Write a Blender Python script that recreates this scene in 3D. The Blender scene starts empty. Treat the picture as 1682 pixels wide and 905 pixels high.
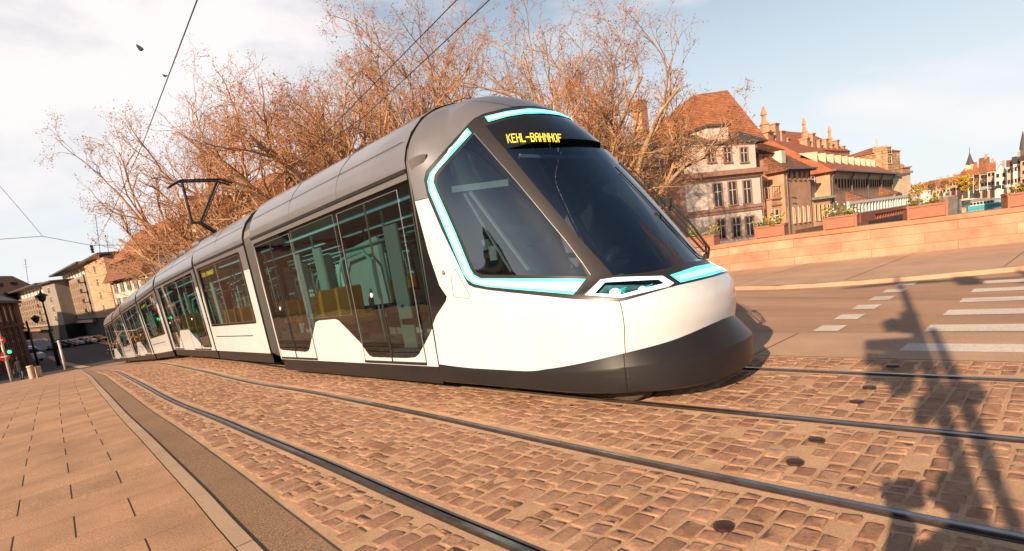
import bpy, math, random
from math import sin, cos, pi, radians, sqrt, atan2, hypot
from mathutils import Vector, Matrix, noise
from mathutils.geometry import delaunay_2d_cdt
random.seed(7)
scene = bpy.context.scene
COL = scene.collection

# ------------------------------------------------------------------ camera
EYE = 1.65
RGT = Vector((0.69201418, -0.70921615, -0.1346433))     # image right, in world axes
DWN = Vector((-0.20564976, -0.0148931, -0.97851233))    # image down
FWD = Vector((0.69197149, 0.70483377, -0.15615637))     # viewing direction
cam_data = bpy.data.cameras.new('camera')
cam = bpy.data.objects.new('camera', cam_data)
COL.objects.link(cam)
up = -DWN
cam.matrix_world = Matrix(((RGT.x, up.x, -FWD.x, 0), (RGT.y, up.y, -FWD.y, 0), (RGT.z, up.z, -FWD.z, EYE), (0, 0, 0, 1)))
cam_data.sensor_width = 36.0
cam_data.lens = 965 / 1682 * 36
cam_data.shift_y = (570 - 452.5) / 1682
cam_data.clip_start = 0.05
cam_data.clip_end = 6000
scene.camera = cam

# ------------------------------------------------------------------ world, sun, exposure
SUN_AZ = radians(13.0)      # light travels towards +x, a little +y
SUN_EL = radians(22.5)
world = bpy.data.worlds.new('World'); scene.world = world; world.use_nodes = True
wn = world.node_tree.nodes; wl = world.node_tree.links; wn.clear()
out = wn.new('ShaderNodeOutputWorld'); bg = wn.new('ShaderNodeBackground')
sky = wn.new('ShaderNodeTexSky'); sky.sky_type = 'NISHITA'; sky.sun_disc = False
sky.sun_elevation = SUN_EL
sky.sun_rotation = radians(90) - (SUN_AZ + pi)
sky.air_density = 1.0; sky.dust_density = 1.6; sky.ozone_density = 1.5
geo = wn.new('ShaderNodeTexCoord')
mp = wn.new('ShaderNodeMapping'); mp.inputs['Scale'].default_value = (1.0, 1.0, 2.6)
nz = wn.new('ShaderNodeTexNoise'); nz.inputs['Scale'].default_value = 2.3; nz.inputs['Detail'].default_value = 7; nz.inputs['Roughness'].default_value = 0.55
nz.inputs['Distortion'].default_value = 0.35
rp = wn.new('ShaderNodeValToRGB'); rp.color_ramp.elements[0].position = 0.40; rp.color_ramp.elements[1].position = 0.64
mx = wn.new('ShaderNodeMixRGB'); mx.inputs['Color2'].default_value = (12.0, 11.15, 11.1, 1)
hz = wn.new('ShaderNodeMixRGB'); hzr = wn.new('ShaderNodeValToRGB'); hzc = hzr.color_ramp; hzc.elements[0].position = 0.0; hzc.elements[0].color = (.88, .92, .93, 1)
hzc.elements[1].position = 1.0; hzc.elements[1].color = (.12, .20, .36, 1)
for p_, c_ in ((.10, (.84, .90, .935, 1)), (.30, (.72, .84, .925, 1)), (.55, (.30, .45, .64, 1))):
    e_ = hzc.elements.new(p_); e_.color = c_
hzs = wn.new('ShaderNodeVectorMath'); hzs.operation = 'SCALE'; hzs.inputs['Scale'].default_value = 12.2; wl.new(hzr.outputs['Color'], hzs.inputs[0]); wl.new(hzs.outputs[0], hz.inputs['Color2'])
# pale haze low down, deeper blue towards the zenith; clouds thin out upwards
sepz = wn.new('ShaderNodeSeparateXYZ'); hr = wn.new('ShaderNodeMapRange'); hr.interpolation_type = 'SMOOTHSTEP'
hr.inputs['From Min'].default_value = 0.0; hr.inputs['From Max'].default_value = 0.72; hr.inputs['To Min'].default_value = 0.93; hr.inputs['To Max'].default_value = 0.05
wl.new(geo.outputs['Generated'], sepz.inputs[0]); wl.new(sepz.outputs['Z'], hr.inputs['Value']); wl.new(sepz.outputs['Z'], hzr.inputs['Fac']); wl.new(hr.outputs[0], hz.inputs['Fac'])
cr_ = wn.new('ShaderNodeMapRange'); cr_.inputs['From Min'].default_value = 0.5; cr_.inputs['From Max'].default_value = 0.75; cr_.inputs['To Min'].default_value = 1.0; cr_.inputs['To Max'].default_value = 0.15
wl.new(sepz.outputs['Z'], cr_.inputs['Value'])
cm_ = wn.new('ShaderNodeMath'); cm_.operation = 'MULTIPLY'
dotn = wn.new('ShaderNodeVectorMath'); dotn.operation = 'DOT_PRODUCT'; dotn.inputs[1].default_value = (0.28, 0.85, 0.42)
mr = wn.new('ShaderNodeMapRange'); mr.inputs['From Min'].default_value = 0.66; mr.inputs['From Max'].default_value = 0.98
mr.inputs['To Min'].default_value = -0.17; mr.inputs['To Max'].default_value = 0.09
ad = wn.new('ShaderNodeMath'); ad.operation = 'ADD'
wl.new(geo.outputs['Generated'], mp.inputs['Vector']); wl.new(mp.outputs[0], nz.inputs['Vector'])
wl.new(geo.outputs['Generated'], dotn.inputs[0]); wl.new(dotn.outputs['Value'], mr.inputs['Value'])
wl.new(nz.outputs['Fac'], ad.inputs[0]); wl.new(mr.outputs[0], ad.inputs[1]); wl.new(ad.outputs[0], rp.inputs['Fac'])
wl.new(sky.outputs[0], hz.inputs['Color1'])
wl.new(hz.outputs[0], mx.inputs['Color1']); wl.new(rp.outputs['Color'], cm_.inputs[0]); wl.new(cr_.outputs[0], cm_.inputs[1]); wl.new(cm_.outputs[0], mx.inputs['Fac'])
wl.new(mx.outputs[0], bg.inputs['Color']); wl.new(bg.outputs[0], out.inputs['Surface'])
bg.inputs['Strength'].default_value = 0.055
sd = bpy.data.lights.new('sun', 'SUN'); sd.energy = 5.0; sd.angle = radians(0.5); sd.color = (1.0, 0.74, 0.50)
sun = bpy.data.objects.new('sun', sd); COL.objects.link(sun)
sun.location = (-30, -10, 30)
ldir = Vector((cos(SUN_AZ) * cos(SUN_EL), sin(SUN_AZ) * cos(SUN_EL), -sin(SUN_EL)))
sun.rotation_euler = ldir.to_track_quat('-Z', 'Y').to_euler()
scene.view_settings.view_transform = 'Standard'; scene.view_settings.look = 'None'
scene.view_settings.exposure = 0.68; scene.view_settings.gamma = 1.0
scene.render.engine = 'CYCLES'
scene.cycles.transparent_max_bounces = 16
scene.cycles.max_bounces = 8

# ------------------------------------------------------------------ helpers
def lerp(a, b, t): return a + (b - a) * t
def table(pts):
    xs = [p[0] for p in pts]; ys = [p[1] for p in pts]
    def f(x):
        if x <= xs[0]: return ys[0] + (x - xs[0]) * (ys[1] - ys[0]) / (xs[1] - xs[0])
        for i in range(len(xs) - 1):
            if x <= xs[i + 1]:
                # smooth cubic through neighbours
                x0, x1, y0, y1 = xs[i], xs[i + 1], ys[i], ys[i + 1]
                m0 = (y1 - ys[i - 1]) / (x1 - xs[i - 1]) if i > 0 else (y1 - y0) / (x1 - x0)
                m1 = (ys[i + 2] - y0) / (xs[i + 2] - x0) if i + 2 < len(xs) else (y1 - y0) / (x1 - x0)
                hh = x1 - x0; t = (x - x0) / hh
                return (2*t**3-3*t**2+1)*y0 + (t**3-2*t**2+t)*hh*m0 + (-2*t**3+3*t**2)*y1 + (t**3-t**2)*hh*m1
        return ys[-1] + (x - xs[-1]) * (ys[-1] - ys[-2]) / (xs[-1] - xs[-2])
    return f
ground_z = table([(-60, 0), (0, 0), (7.5, 0), (11.6, -.14), (17, -.28), (24.5, -.58), (30, -.97), (36.4, -1.4), (43, -1.87), (49.5, -2.3), (62, -3.0), (80, -3.8), (110, -4.7), (130, -4.9), (200, -4.9), (900, -4.9)])

def ray(px, py):
    return RGT * (px - 841) + DWN * (py - 570) + FWD * 965
def at_depth(px, py, dep):
    return Vector((0, 0, EYE)) + ray(px, py) * (dep / 965.0)
def at_dist(px, py, dist):
    d = ray(px, py); return Vector((0, 0, EYE)) + d * (dist / hypot(d.x, d.y))
def z_at(px, py, xy):
    d = ray(px, py); return EYE + d.z * hypot(xy[0], xy[1]) / hypot(d.x, d.y)

class MB:
    def __init__(s): s.v = []; s.f = []; s.mi = []; s.uv = {}; s.cur = 0
    def face(s, idx): s.f.append(tuple(idx)); s.mi.append(s.cur)
    def poly(s, pts):
        b = len(s.v); s.v += [Vector(p) for p in pts]; s.face(range(b, b + len(pts)))
    def box(s, c, size, rot=0.0, M=None, bev=0.0):
        hx, hy, hz_ = size[0] / 2, size[1] / 2, size[2] / 2
        R = M if M is not None else Matrix.Rotation(rot, 3, 'Z')
        c = Vector(c); b = len(s.v)
        if bev <= 0:
            for dz in (-1, 1):
                for dx, dy in ((-1, -1), (1, -1), (1, 1), (-1, 1)):
                    s.v.append(c + R @ Vector((dx * hx, dy * hy, dz * hz_)))
            for q in ((3, 2, 1, 0), (4, 5, 6, 7), (0, 1, 5, 4), (1, 2, 6, 5), (2, 3, 7, 6), (3, 0, 4, 7)):
                s.face([b + i for i in q])
        else:
            e = bev
            rings = [(-hz_, e), (-hz_ + e, 0), (hz_ - e, 0), (hz_, e)]
            for z, o in rings:
                for dx, dy in ((-1, -1), (1, -1), (1, 1), (-1, 1)):
                    ax = hx - o; ay = hy - o
                    # two points per corner
                    if dx * dy > 0:
                        P = [(dx * ax, dy * (ay - e)), (dx * (ax - e), dy * ay)]
                    else:
                        P = [(dx * (ax - e), dy * ay), (dx * ax, dy * (ay - e))]
                    for p in P: s.v.append(c + R @ Vector((p[0], p[1], z)))
            n = 8
            for r_ in range(3):
                for i in range(n):
                    j = (i + 1) % n
                    s.face([b + r_ * n + j, b + r_ * n + i, b + (r_ + 1) * n + i, b + (r_ + 1) * n + j])
            s.face([b + i for i in range(n)]); s.face([b + 3 * n + i for i in reversed(range(n))])
    def bar(s, p, q, w, h, upv=(0, 0, 1)):
        p = Vector(p); q = Vector(q); d = (q - p); L = d.length
        if L < 1e-6: return
        d.normalize(); u = Vector(upv); x = d.cross(u)
        if x.length < 1e-4: x = d.cross(Vector((1, 0, 0)))
        x.normalize(); z = x.cross(d)
        M = Matrix((x, d, z)).transposed()
        s.box((p + q) / 2, (w, L, h), M=M)
    def tube(s, pts, rad, k=8, cap=True, closed=False):
        pts = [Vector(p) for p in pts]; n = len(pts)
        rr = rad if isinstance(rad, (list, tuple)) else [rad] * n
        b = len(s.v); ref = None
        for i, p in enumerate(pts):
            if closed: d = pts[(i + 1) % n] - pts[i - 1]
            else: d = pts[min(i + 1, n - 1)] - pts[max(i - 1, 0)]
            if d.length < 1e-9: d = Vector((0, 0, 1))
            d.normalize()
            if ref is None:
                ref = d.cross(Vector((0, 0, 1)))
                if ref.length < .05: ref = d.cross(Vector((1, 0, 0)))
            x = ref - d * ref.dot(d)
            if x.length < 1e-5: x = d.cross(Vector((0.3, 1, 0.2)))
            x.normalize(); ref = x; y = d.cross(x)
            for j in range(k):
                a = 2 * pi * j / k
                s.v.append(p + (x * cos(a) + y * sin(a)) * rr[i])
        m = n if closed else n - 1
        for i in range(m):
            i2 = (i + 1) % n
            for j in range(k):
                j2 = (j + 1) % k
                s.face([b + i * k + j, b + i * k + j2, b + i2 * k + j2, b + i2 * k + j])
        if cap and not closed:
            s.face([b + j for j in reversed(range(k))]); s.face([b + (n - 1) * k + j for j in range(k)])
    def lathe(s, c, prof, k=16, axis=None):
        # prof: (radius, height); axis Matrix 3x3 optional
        c = Vector(c); b = len(s.v); R = axis if axis is not None else Matrix.Identity(3)
        for r_, h_ in prof:
            for j in range(k):
                a = 2 * pi * j / k
                s.v.append(c + R @ Vector((r_ * cos(a), r_ * sin(a), h_)))
        for i in range(len(prof) - 1):
            for j in range(k):
                j2 = (j + 1) % k
                s.face([b + i * k + j, b + i * k + j2, b + (i + 1) * k + j2, b + (i + 1) * k + j])
        s.face([b + j for j in reversed(range(k))]); s.face([b + (len(prof) - 1) * k + j for j in range(k)])
    def prism(s, poly, vec):
        vec = Vector(vec); b = len(s.v); n = len(poly); P = [Vector(p) for p in poly]
        s.v += P + [p + vec for p in P]
        s.face([b + i for i in reversed(range(n))]); s.face([b + n + i for i in range(n)])
        for i in range(n):
            j = (i + 1) % n; s.face([b + i, b + j, b + n + j, b + n + i])
    def sphere(s, c, r_, seg=10, rings=6, sc=(1, 1, 1)):
        c = Vector(c); b = len(s.v)
        s.v.append(c + Vector((0, 0, -r_ * sc[2])))
        for i in range(1, rings):
            ph = -pi / 2 + pi * i / rings
            for j in range(seg):
                a = 2 * pi * j / seg
                s.v.append(c + Vector((r_ * sc[0] * cos(ph) * cos(a), r_ * sc[1] * cos(ph) * sin(a), r_ * sc[2] * sin(ph))))
        s.v.append(c + Vector((0, 0, r_ * sc[2]))); top = len(s.v) - 1
        for j in range(seg): s.face([b, b + 1 + (j + 1) % seg, b + 1 + j])
        for i in range(rings - 2):
            for j in range(seg):
                j2 = (j + 1) % seg; q = b + 1 + i * seg
                s.face([q + j, q + j2, q + seg + j2, q + seg + j])
        q = b + 1 + (rings - 2) * seg
        for j in range(seg): s.face([q + j, q + (j + 1) % seg, top])
    def build(s, name, mat, parent=None, smooth=False, local=False, uv=None, normals=None):
        me = bpy.data.meshes.new(name)
        org = Vector((0, 0, 0))
        if parent is not None and not local:
            p = parent
            while p is not None: org += p.location; p = p.parent
        me.from_pydata([v - org for v in s.v], [], s.f)
        mats = mat if isinstance(mat, (list, tuple)) else [mat]
        for m in mats: me.materials.append(m)
        if len(mats) > 1: me.polygons.foreach_set('material_index', s.mi)
        if smooth:
            me.polygons.foreach_set('use_smooth', [True] * len(me.polygons))
        if uv is not None:
            l = me.uv_layers.new(name='UVMap')
            data = []
            for lp in me.loops:
                data += list(uv[lp.vertex_index])
            l.data.foreach_set('uv', data)
        me.update()
        if normals is not None:
            me.normals_split_custom_set_from_vertices(normals)
        o = bpy.data.objects.new(name, me); COL.objects.link(o)
        if parent is not None: o.parent = parent
        return o

def autosmooth(o, ang=35):
    import bmesh
    bm = bmesh.new(); bm.from_mesh(o.data)
    bmesh.ops.recalc_face_normals(bm, faces=bm.faces)
    lim = radians(ang)
    for e in bm.edges:
        if len(e.link_faces) == 2 and e.calc_face_angle(0) > lim: e.smooth = False
    for f in bm.faces: f.smooth = True
    bm.to_mesh(o.data); bm.free()
    return o

def tag(o, label=None, cat=None, group=None, kind=None):
    if label: o['label'] = label
    if cat: o['category'] = cat
    if group: o['group'] = group
    if kind: o['kind'] = kind
    return o
def thing(name, label, cat, loc=(0, 0, 0), rz=0.0, group=None):
    o = bpy.data.objects.new(name, None); COL.objects.link(o)
    o.location = loc; o.rotation_euler = (0, 0, rz); o.empty_display_size = .2
    return tag(o, label, cat, group)
def copy_tree(o, parent=None):
    c = o.copy(); COL.objects.link(c); c.parent = parent
    for ch in list(o.children): copy_tree(ch, c)
    return c

# ------------------------------------------------------------------ materials
_M = {}
def nodemat(name):
    m = bpy.data.materials.new(name); m.use_nodes = True
    nt = m.node_tree; b = nt.nodes['Principled BSDF']
    return m, nt.nodes, nt.links, b
def pmat(name, col, rough=.6, var=.25, scale=4.0, metal=0.0, bump=0.0, bscale=None, coat=0.0, col2=None, detail=5, spec=None, coord='Object'):
    if name in _M: return _M[name]
    m, N, L, b = nodemat(name)
    tc = N.new('ShaderNodeTexCoord')
    n = N.new('ShaderNodeTexNoise'); n.inputs['Scale'].default_value = scale; n.inputs['Detail'].default_value = detail; n.inputs['Roughness'].default_value = .6
    r = N.new('ShaderNodeValToRGB'); r.color_ramp.elements[0].position = .3; r.color_ramp.elements[1].position = .7
    c2 = col2 if col2 else tuple(c * (1 + var) for c in col)
    c1 = tuple(c * (1 - var) for c in col) if not col2 else col
    r.color_ramp.elements[0].color = (*c1, 1); r.color_ramp.elements[1].color = (*c2, 1)
    L.new(tc.outputs[coord], n.inputs['Vector']); L.new(n.outputs['Fac'], r.inputs['Fac']); L.new(r.outputs['Color'], b.inputs['Base Color'])
    b.inputs['Roughness'].default_value = rough; b.inputs['Metallic'].default_value = metal
    if coat: b.inputs['Coat Weight'].default_value = coat; b.inputs['Coat Roughness'].default_value = .06
    if spec is not None: b.inputs['Specular IOR Level'].default_value = spec
    if bump:
        n2 = N.new('ShaderNodeTexNoise'); n2.inputs['Scale'].default_value = bscale or scale * 8; n2.inputs['Detail'].default_value = 6
        bp = N.new('ShaderNodeBump'); bp.inputs['Strength'].default_value = bump; bp.inputs['Distance'].default_value = .02
        L.new(tc.outputs[coord], n2.inputs['Vector']); L.new(n2.outputs['Fac'], bp.inputs['Height']); L.new(bp.outputs[0], b.inputs['Normal'])
    _M[name] = m
    return m
def emat(name, col, strength, base=(.1, .1, .1)):
    m, N, L, b = nodemat(name)
    b.inputs['Base Color'].default_value = (*base, 1); b.inputs['Roughness'].default_value = .25
    b.inputs['Emission Color'].default_value = (*col, 1); b.inputs['Emission Strength'].default_value = strength
    return m
def glassmat(name, tint, ior=1.7, rough=.02, mn=.0, gl=(1, 1, 1)):
    m = bpy.data.materials.new(name); m.use_nodes = True
    N = m.node_tree.nodes; L = m.node_tree.links; N.clear()
    o = N.new('ShaderNodeOutputMaterial'); mix = N.new('ShaderNodeMixShader')
    t = N.new('ShaderNodeBsdfTransparent'); t.inputs['Color'].default_value = (*tint, 1)
    g = N.new('ShaderNodeBsdfGlossy'); g.inputs['Roughness'].default_value = rough; g.inputs['Color'].default_value = (*gl, 1)
    f = N.new('ShaderNodeFresnel'); f.inputs['IOR'].default_value = ior
    a = N.new('ShaderNodeMath'); a.operation = 'ADD'; a.inputs[1].default_value = mn; a.use_clamp = True
    L.new(f.outputs[0], a.inputs[0]); L.new(a.outputs[0], mix.inputs['Fac'])
    L.new(t.outputs[0], mix.inputs[1]); L.new(g.outputs[0], mix.inputs[2]); L.new(mix.outputs[0], o.inputs['Surface'])
    return m
def brickmat(name, c1, c2, mortar, bw=.5, bh=.25, ms=.02, rough=.85, bump=.4, coord='Object', noise_amt=.25, vec='XZ', offset=.5):
    """coursed stone, brick or tile; courses run along u, stacked in v (box-projected from object space)"""
    if name in _M: return _M[name]
    m, N, L, b = nodemat(name)
    tc = N.new('ShaderNodeTexCoord')
    sep = N.new('ShaderNodeSeparateXYZ'); cmb = N.new('ShaderNodeCombineXYZ')
    L.new(tc.outputs[coord], sep.inputs[0])
    if vec == 'UV':
        L.new(tc.outputs['UV'], sep.inputs[0]); L.new(sep.outputs['X'], cmb.inputs['X']); L.new(sep.outputs['Y'], cmb.inputs['Y'])
    else:
        ad = N.new('ShaderNodeMath'); ad.operation = 'ADD'
        L.new(sep.outputs['X'], ad.inputs[0]); L.new(sep.outputs['Y'], ad.inputs[1])
        L.new(ad.outputs[0], cmb.inputs['X']); L.new(sep.outputs['Z'], cmb.inputs['Y'])
    br = N.new('ShaderNodeTexBrick'); br.inputs['Scale'].default_value = 1.0
    br.inputs['Brick Width'].default_value = bw; br.inputs['Row Height'].default_value = bh; br.inputs['Mortar Size'].default_value = ms
    br.inputs['Color1'].default_value = (*c1, 1); br.inputs['Color2'].default_value = (*c2, 1); br.inputs['Mortar'].default_value = (*mortar, 1)
    br.offset = offset; br.inputs['Mortar Smooth'].default_value = .3
    L.new(cmb.outputs[0], br.inputs['Vector'])
    n = N.new('ShaderNodeTexNoise'); n.inputs['Scale'].default_value = 1.3; n.inputs['Detail'].default_value = 7; n.inputs['Roughness'].default_value = .65
    L.new(tc.outputs[coord], n.inputs['Vector'])
    mr_ = N.new('ShaderNodeMapRange'); mr_.inputs['From Min'].default_value = .3; mr_.inputs['From Max'].default_value = .7
    mr_.inputs['To Min'].default_value = 1 - noise_amt; mr_.inputs['To Max'].default_value = 1 + noise_amt
    L.new(n.outputs['Fac'], mr_.inputs['Value'])
    mu = N.new('ShaderNodeVectorMath'); mu.operation = 'SCALE'
    L.new(br.outputs['Color'], mu.inputs[0]); L.new(mr_.outputs[0], mu.inputs['Scale'])
    L.new(mu.outputs[0], b.inputs['Base Color']); b.inputs['Roughness'].default_value = rough
    bp = N.new('ShaderNodeBump'); bp.inputs['Strength'].default_value = bump; bp.inputs['Distance'].default_value = .02; bp.invert = True
    L.new(br.outputs['Fac'], bp.inputs['Height']); L.new(bp.outputs[0], b.inputs['Normal'])
    _M[name] = m
    return m

M_white = pmat('tram_white_paint', (.60, .62, .64), rough=.24, var=.05, scale=2.2, coat=.6)
M_grey = pmat('tram_roof_grey_paint', (.175, .17, .185), rough=.33, var=.05, scale=1.5, coat=.5, metal=.2)
M_dark = pmat('tram_black_gloss', (.012, .012, .013), rough=.12, var=.1, coat=.4)
M_pillar = pmat('tram_pillar_satin', (.035, .030, .030), rough=.36, var=.08, scale=2, metal=.2, coat=.15)
M_bumper = pmat('tram_bumper_satin', (.016, .015, .016), rough=.38, var=.15, scale=2, coat=.05, spec=.35)
M_rubber = pmat('black_rubber', (.012, .012, .012), rough=.6, var=.2)
M_trim = pmat('light_grey_trim', (.25, .25, .25), rough=.35, var=.1, metal=.6)
M_teal = emat('teal_light_strip', (.07, .80, .70), .78, base=(.1, .5, .45))
_n = M_teal.node_tree.nodes; _l = M_teal.node_tree.links; _g = _n.new('ShaderNodeNewGeometry'); _d = _n.new('ShaderNodeBsdfDiffuse'); _d.inputs['Color'].default_value = (.01, .01, .01, 1)
_m = _n.new('ShaderNodeMixShader'); _l.new(_g.outputs['Backfacing'], _m.inputs['Fac']); _l.new(_n['Principled BSDF'].outputs[0], _m.inputs[1]); _l.new(_d.outputs[0], _m.inputs[2]); _l.new(_m.outputs[0], _n['Material Output'].inputs['Surface'])
M_core = emat('teal_light_core', (.27, .96, .86), .80, base=(.3, .6, .55))
M_headring = emat('white_light_ring', (.80, 1.0, .97), 1.2)
M_led = emat('yellow_led', (1.0, .72, .02), 1.0)
M_glass = glassmat('tram_window_glass', (.48, .62, .60), ior=1.75, mn=.01)
M_glassdk = glassmat('tram_dark_glass', (.26, .31, .32), ior=1.7, mn=.01)
M_cabglass = glassmat('cab_side_glass', (.36, .38, .42), ior=1.9, mn=.07)
M_ws = glassmat('windscreen_glass', (.30, .33, .39), ior=1.75, mn=.11)
M_tealpaint = pmat('teal_handrail_paint', (.20, .62, .58), rough=.35, var=.08)
M_seat = pmat('yellow_seat_fabric', (.34, .17, .03), rough=.8, var=.15)
M_addglow = emat('added_interior_glow', (.40, .80, .74), .45)  # glow added to lift the tram interior, not a lamp of the tram
M_interior = pmat('interior_grey_panel', (.14, .26, .26), rough=.6, var=.1)
M_steel = pmat('worn_rail_steel', (.24, .225, .23), rough=.26, var=.35, scale=6, metal=.9)
M_railside = pmat('rusty_rail_steel', (.06, .038, .028), rough=.7, var=.4, scale=9, metal=.3)
M_black = pmat('matt_black_metal', (.012, .012, .013), rough=.45, var=.2)
M_wire = pmat('dark_wire', (.02, .018, .018), rough=.5, var=.1)

# ------------------------------------------------------------------ ground materials
def slab_material():
    m, N, L, b = nodemat('paving_slab_concrete')
    tc = N.new('ShaderNodeTexCoord'); sep = N.new('ShaderNodeSeparateXYZ'); L.new(tc.outputs['UV'], sep.inputs[0])
    def math_(op, a, v=None, v2=None):
        n = N.new('ShaderNodeMath'); n.operation = op
        for k, q in enumerate((a, v, v2)):
            if q is None: continue
            if isinstance(q, (int, float)): n.inputs[k].default_value = q
            else: L.new(q, n.inputs[k])
        return n.outputs[0]
    u = math_('DIVIDE', math_('ADD', sep.outputs['X'], 10.02), .385)
    v = math_('DIVIDE', math_('ADD', sep.outputs['Y'], 99.99), .585)
    fu = math_('ABSOLUTE', math_('SUBTRACT', math_('FRACT', u), .5)); fv = math_('ABSOLUTE', math_('SUBTRACT', math_('FRACT', v), .5))
    even = math_('LESS_THAN', math_('MODULO', math_('FLOOR', v), 2.0), .5)
    ju = math_('MULTIPLY', math_('MULTIPLY', math_('GREATER_THAN', fu, .484), even), math_('LESS_THAN', sep.outputs['X'], -.25))
    jv = math_('MULTIPLY', math_('GREATER_THAN', fv, .4945), .55)
    j = math_('MAXIMUM', ju, jv)
    n1 = N.new('ShaderNodeTexNoise'); n1.inputs['Scale'].default_value = 95; n1.inputs['Detail'].default_value = 5; n1.inputs['Roughness'].default_value = .7
    n2 = N.new('ShaderNodeTexNoise'); n2.inputs['Scale'].default_value = 1.6; n2.inputs['Detail'].default_value = 6
    L.new(tc.outputs['Object'], n1.inputs['Vector']); L.new(tc.outputs['Object'], n2.inputs['Vector'])
    r = N.new('ShaderNodeValToRGB'); r.color_ramp.elements[0].position = .34; r.color_ramp.elements[1].position = .66
    r.color_ramp.elements[0].color = (.25, .132, .070, 1); r.color_ramp.elements[1].color = (.72, .425, .25, 1)
    L.new(n1.outputs['Fac'], r.inputs['Fac'])
    k = N.new('ShaderNodeMapRange'); k.inputs['From Min'].default_value = .3; k.inputs['From Max'].default_value = .7; k.inputs['To Min'].default_value = .76; k.inputs['To Max'].default_value = 1.14
    L.new(n2.outputs['Fac'], k.inputs['Value'])
    # a slightly different tone for each slab
    wn_ = N.new('ShaderNodeTexWhiteNoise'); wn_.noise_dimensions = '2D'; cm = N.new('ShaderNodeCombineXYZ')
    L.new(math_('MULTIPLY', math_('FLOOR', u), even), cm.inputs[0]); L.new(math_('FLOOR', v), cm.inputs[1]); L.new(cm.outputs[0], wn_.inputs['Vector'])
    tone = math_('ADD', math_('MULTIPLY', wn_.outputs['Value'], .22), .88)
    sc = N.new('ShaderNodeVectorMath'); sc.operation = 'SCALE'; L.new(r.outputs['Color'], sc.inputs[0]); L.new(math_('MULTIPLY', k.outputs[0], tone), sc.inputs['Scale'])
    mx_ = N.new('ShaderNodeMixRGB'); mx_.inputs['Color2'].default_value = (.03, .018, .012, 1)
    L.new(j, mx_.inputs['Fac']); L.new(sc.outputs[0], mx_.inputs['Color1']); L.new(mx_.outputs[0], b.inputs['Base Color'])
    b.inputs['Roughness'].default_value = .9
    hh = math_('SUBTRACT', math_('MULTIPLY', n1.outputs['Fac'], .5), math_('MULTIPLY', j, 2.0))
    bp = N.new('ShaderNodeBump'); bp.inputs['Strength'].default_value = .55; bp.inputs['Distance'].default_value = .006
    L.new(hh, bp.inputs['Height']); L.new(bp.outputs[0], b.inputs['Normal'])
    return m
def grainmat(name, c1, c2, fine=220, bump=.5, rough=.9, patch=.15, stretch=None, patch_scale=.9):
    m, N, L, b = nodemat(name)
    tc = N.new('ShaderNodeTexCoord')
    n1 = N.new('ShaderNodeTexNoise'); n1.inputs['Scale'].default_value = fine; n1.inputs['Detail'].default_value = 4; n1.inputs['Roughness'].default_value = .75
    n2 = N.new('ShaderNodeTexNoise'); n2.inputs['Scale'].default_value = patch_scale; n2.inputs['Detail'].default_value = 8; n2.inputs['Roughness'].default_value = .6
    L.new(tc.outputs['Object'], n1.inputs['Vector'])
    if stretch:
        mpp = N.new('ShaderNodeMapping'); mpp.inputs['Scale'].default_value = stretch
        L.new(tc.outputs['UV'], mpp.inputs['Vector']); L.new(mpp.outputs[0], n2.inputs['Vector'])
    else: L.new(tc.outputs['Object'], n2.inputs['Vector'])
    r = N.new('ShaderNodeValToRGB'); r.color_ramp.elements[0].position = .33; r.color_ramp.elements[1].position = .67
    r.color_ramp.elements[0].color = (*c1, 1); r.color_ramp.elements[1].color = (*c2, 1)
    L.new(n1.outputs['Fac'], r.inputs['Fac'])
    k = N.new('ShaderNodeMapRange'); k.inputs['From Min'].default_value = .3; k.inputs['From Max'].default_value = .7; k.inputs['To Min'].default_value = 1 - patch; k.inputs['To Max'].default_value = 1 + patch
    L.new(n2.outputs['Fac'], k.inputs['Value'])
    sc = N.new('ShaderNodeVectorMath'); sc.operation = 'SCALE'; L.new(r.outputs['Color'], sc.inputs[0]); L.new(k.outputs[0], sc.inputs['Scale'])
    L.new(sc.outputs[0], b.inputs['Base Color']); b.inputs['Roughness'].default_value = rough
    bp = N.new('ShaderNodeBump'); bp.inputs['Strength'].default_value = bump; bp.inputs['Distance'].default_value = .006
    L.new(n1.outputs['Fac'], bp.inputs['Height']); L.new(bp.outputs[0], b.inputs['Normal'])
    return m
M_slab = slab_material()
M_asph = grainmat('road_asphalt', (.29, .165, .10), (.54, .335, .215), fine=90, patch=.22, stretch=(1.2, .25, 1), patch_scale=1.0)
M_asph2 = grainmat('shade_darkened_asphalt', (.028, .022, .020), (.055, .043, .037), fine=90)  # darkened so the colour carries part of the street's shade
M_strip = grainmat('brown_asphalt_strip', (.11, .06, .032), (.46, .28, .165), fine=75, bump=.8)
M_kerb = grainmat('pale_kerb_stone', (.33, .22, .14), (.60, .42, .29), fine=80, patch=.12)
M_conc = grainmat('concrete_slab', (.38, .235, .15), (.58, .385, .26), fine=80, patch=.14)
M_walk = grainmat('sand_coloured_asphalt', (.40, .25, .165), (.60, .40, .27), fine=70, patch=.14)
M_sand = grainmat('sandy_mortar', (.42, .245, .14), (.66, .42, .25), fine=70, bump=.7, patch=.18, patch_scale=2.5)
M_paint = grainmat('road_paint', (.50, .43, .37), (.80, .73, .66), fine=45, patch=.12, bump=.3)
M_earth = grainmat('river_bank_earth', (.06, .05, .03), (.12, .10, .06), fine=2)

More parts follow.
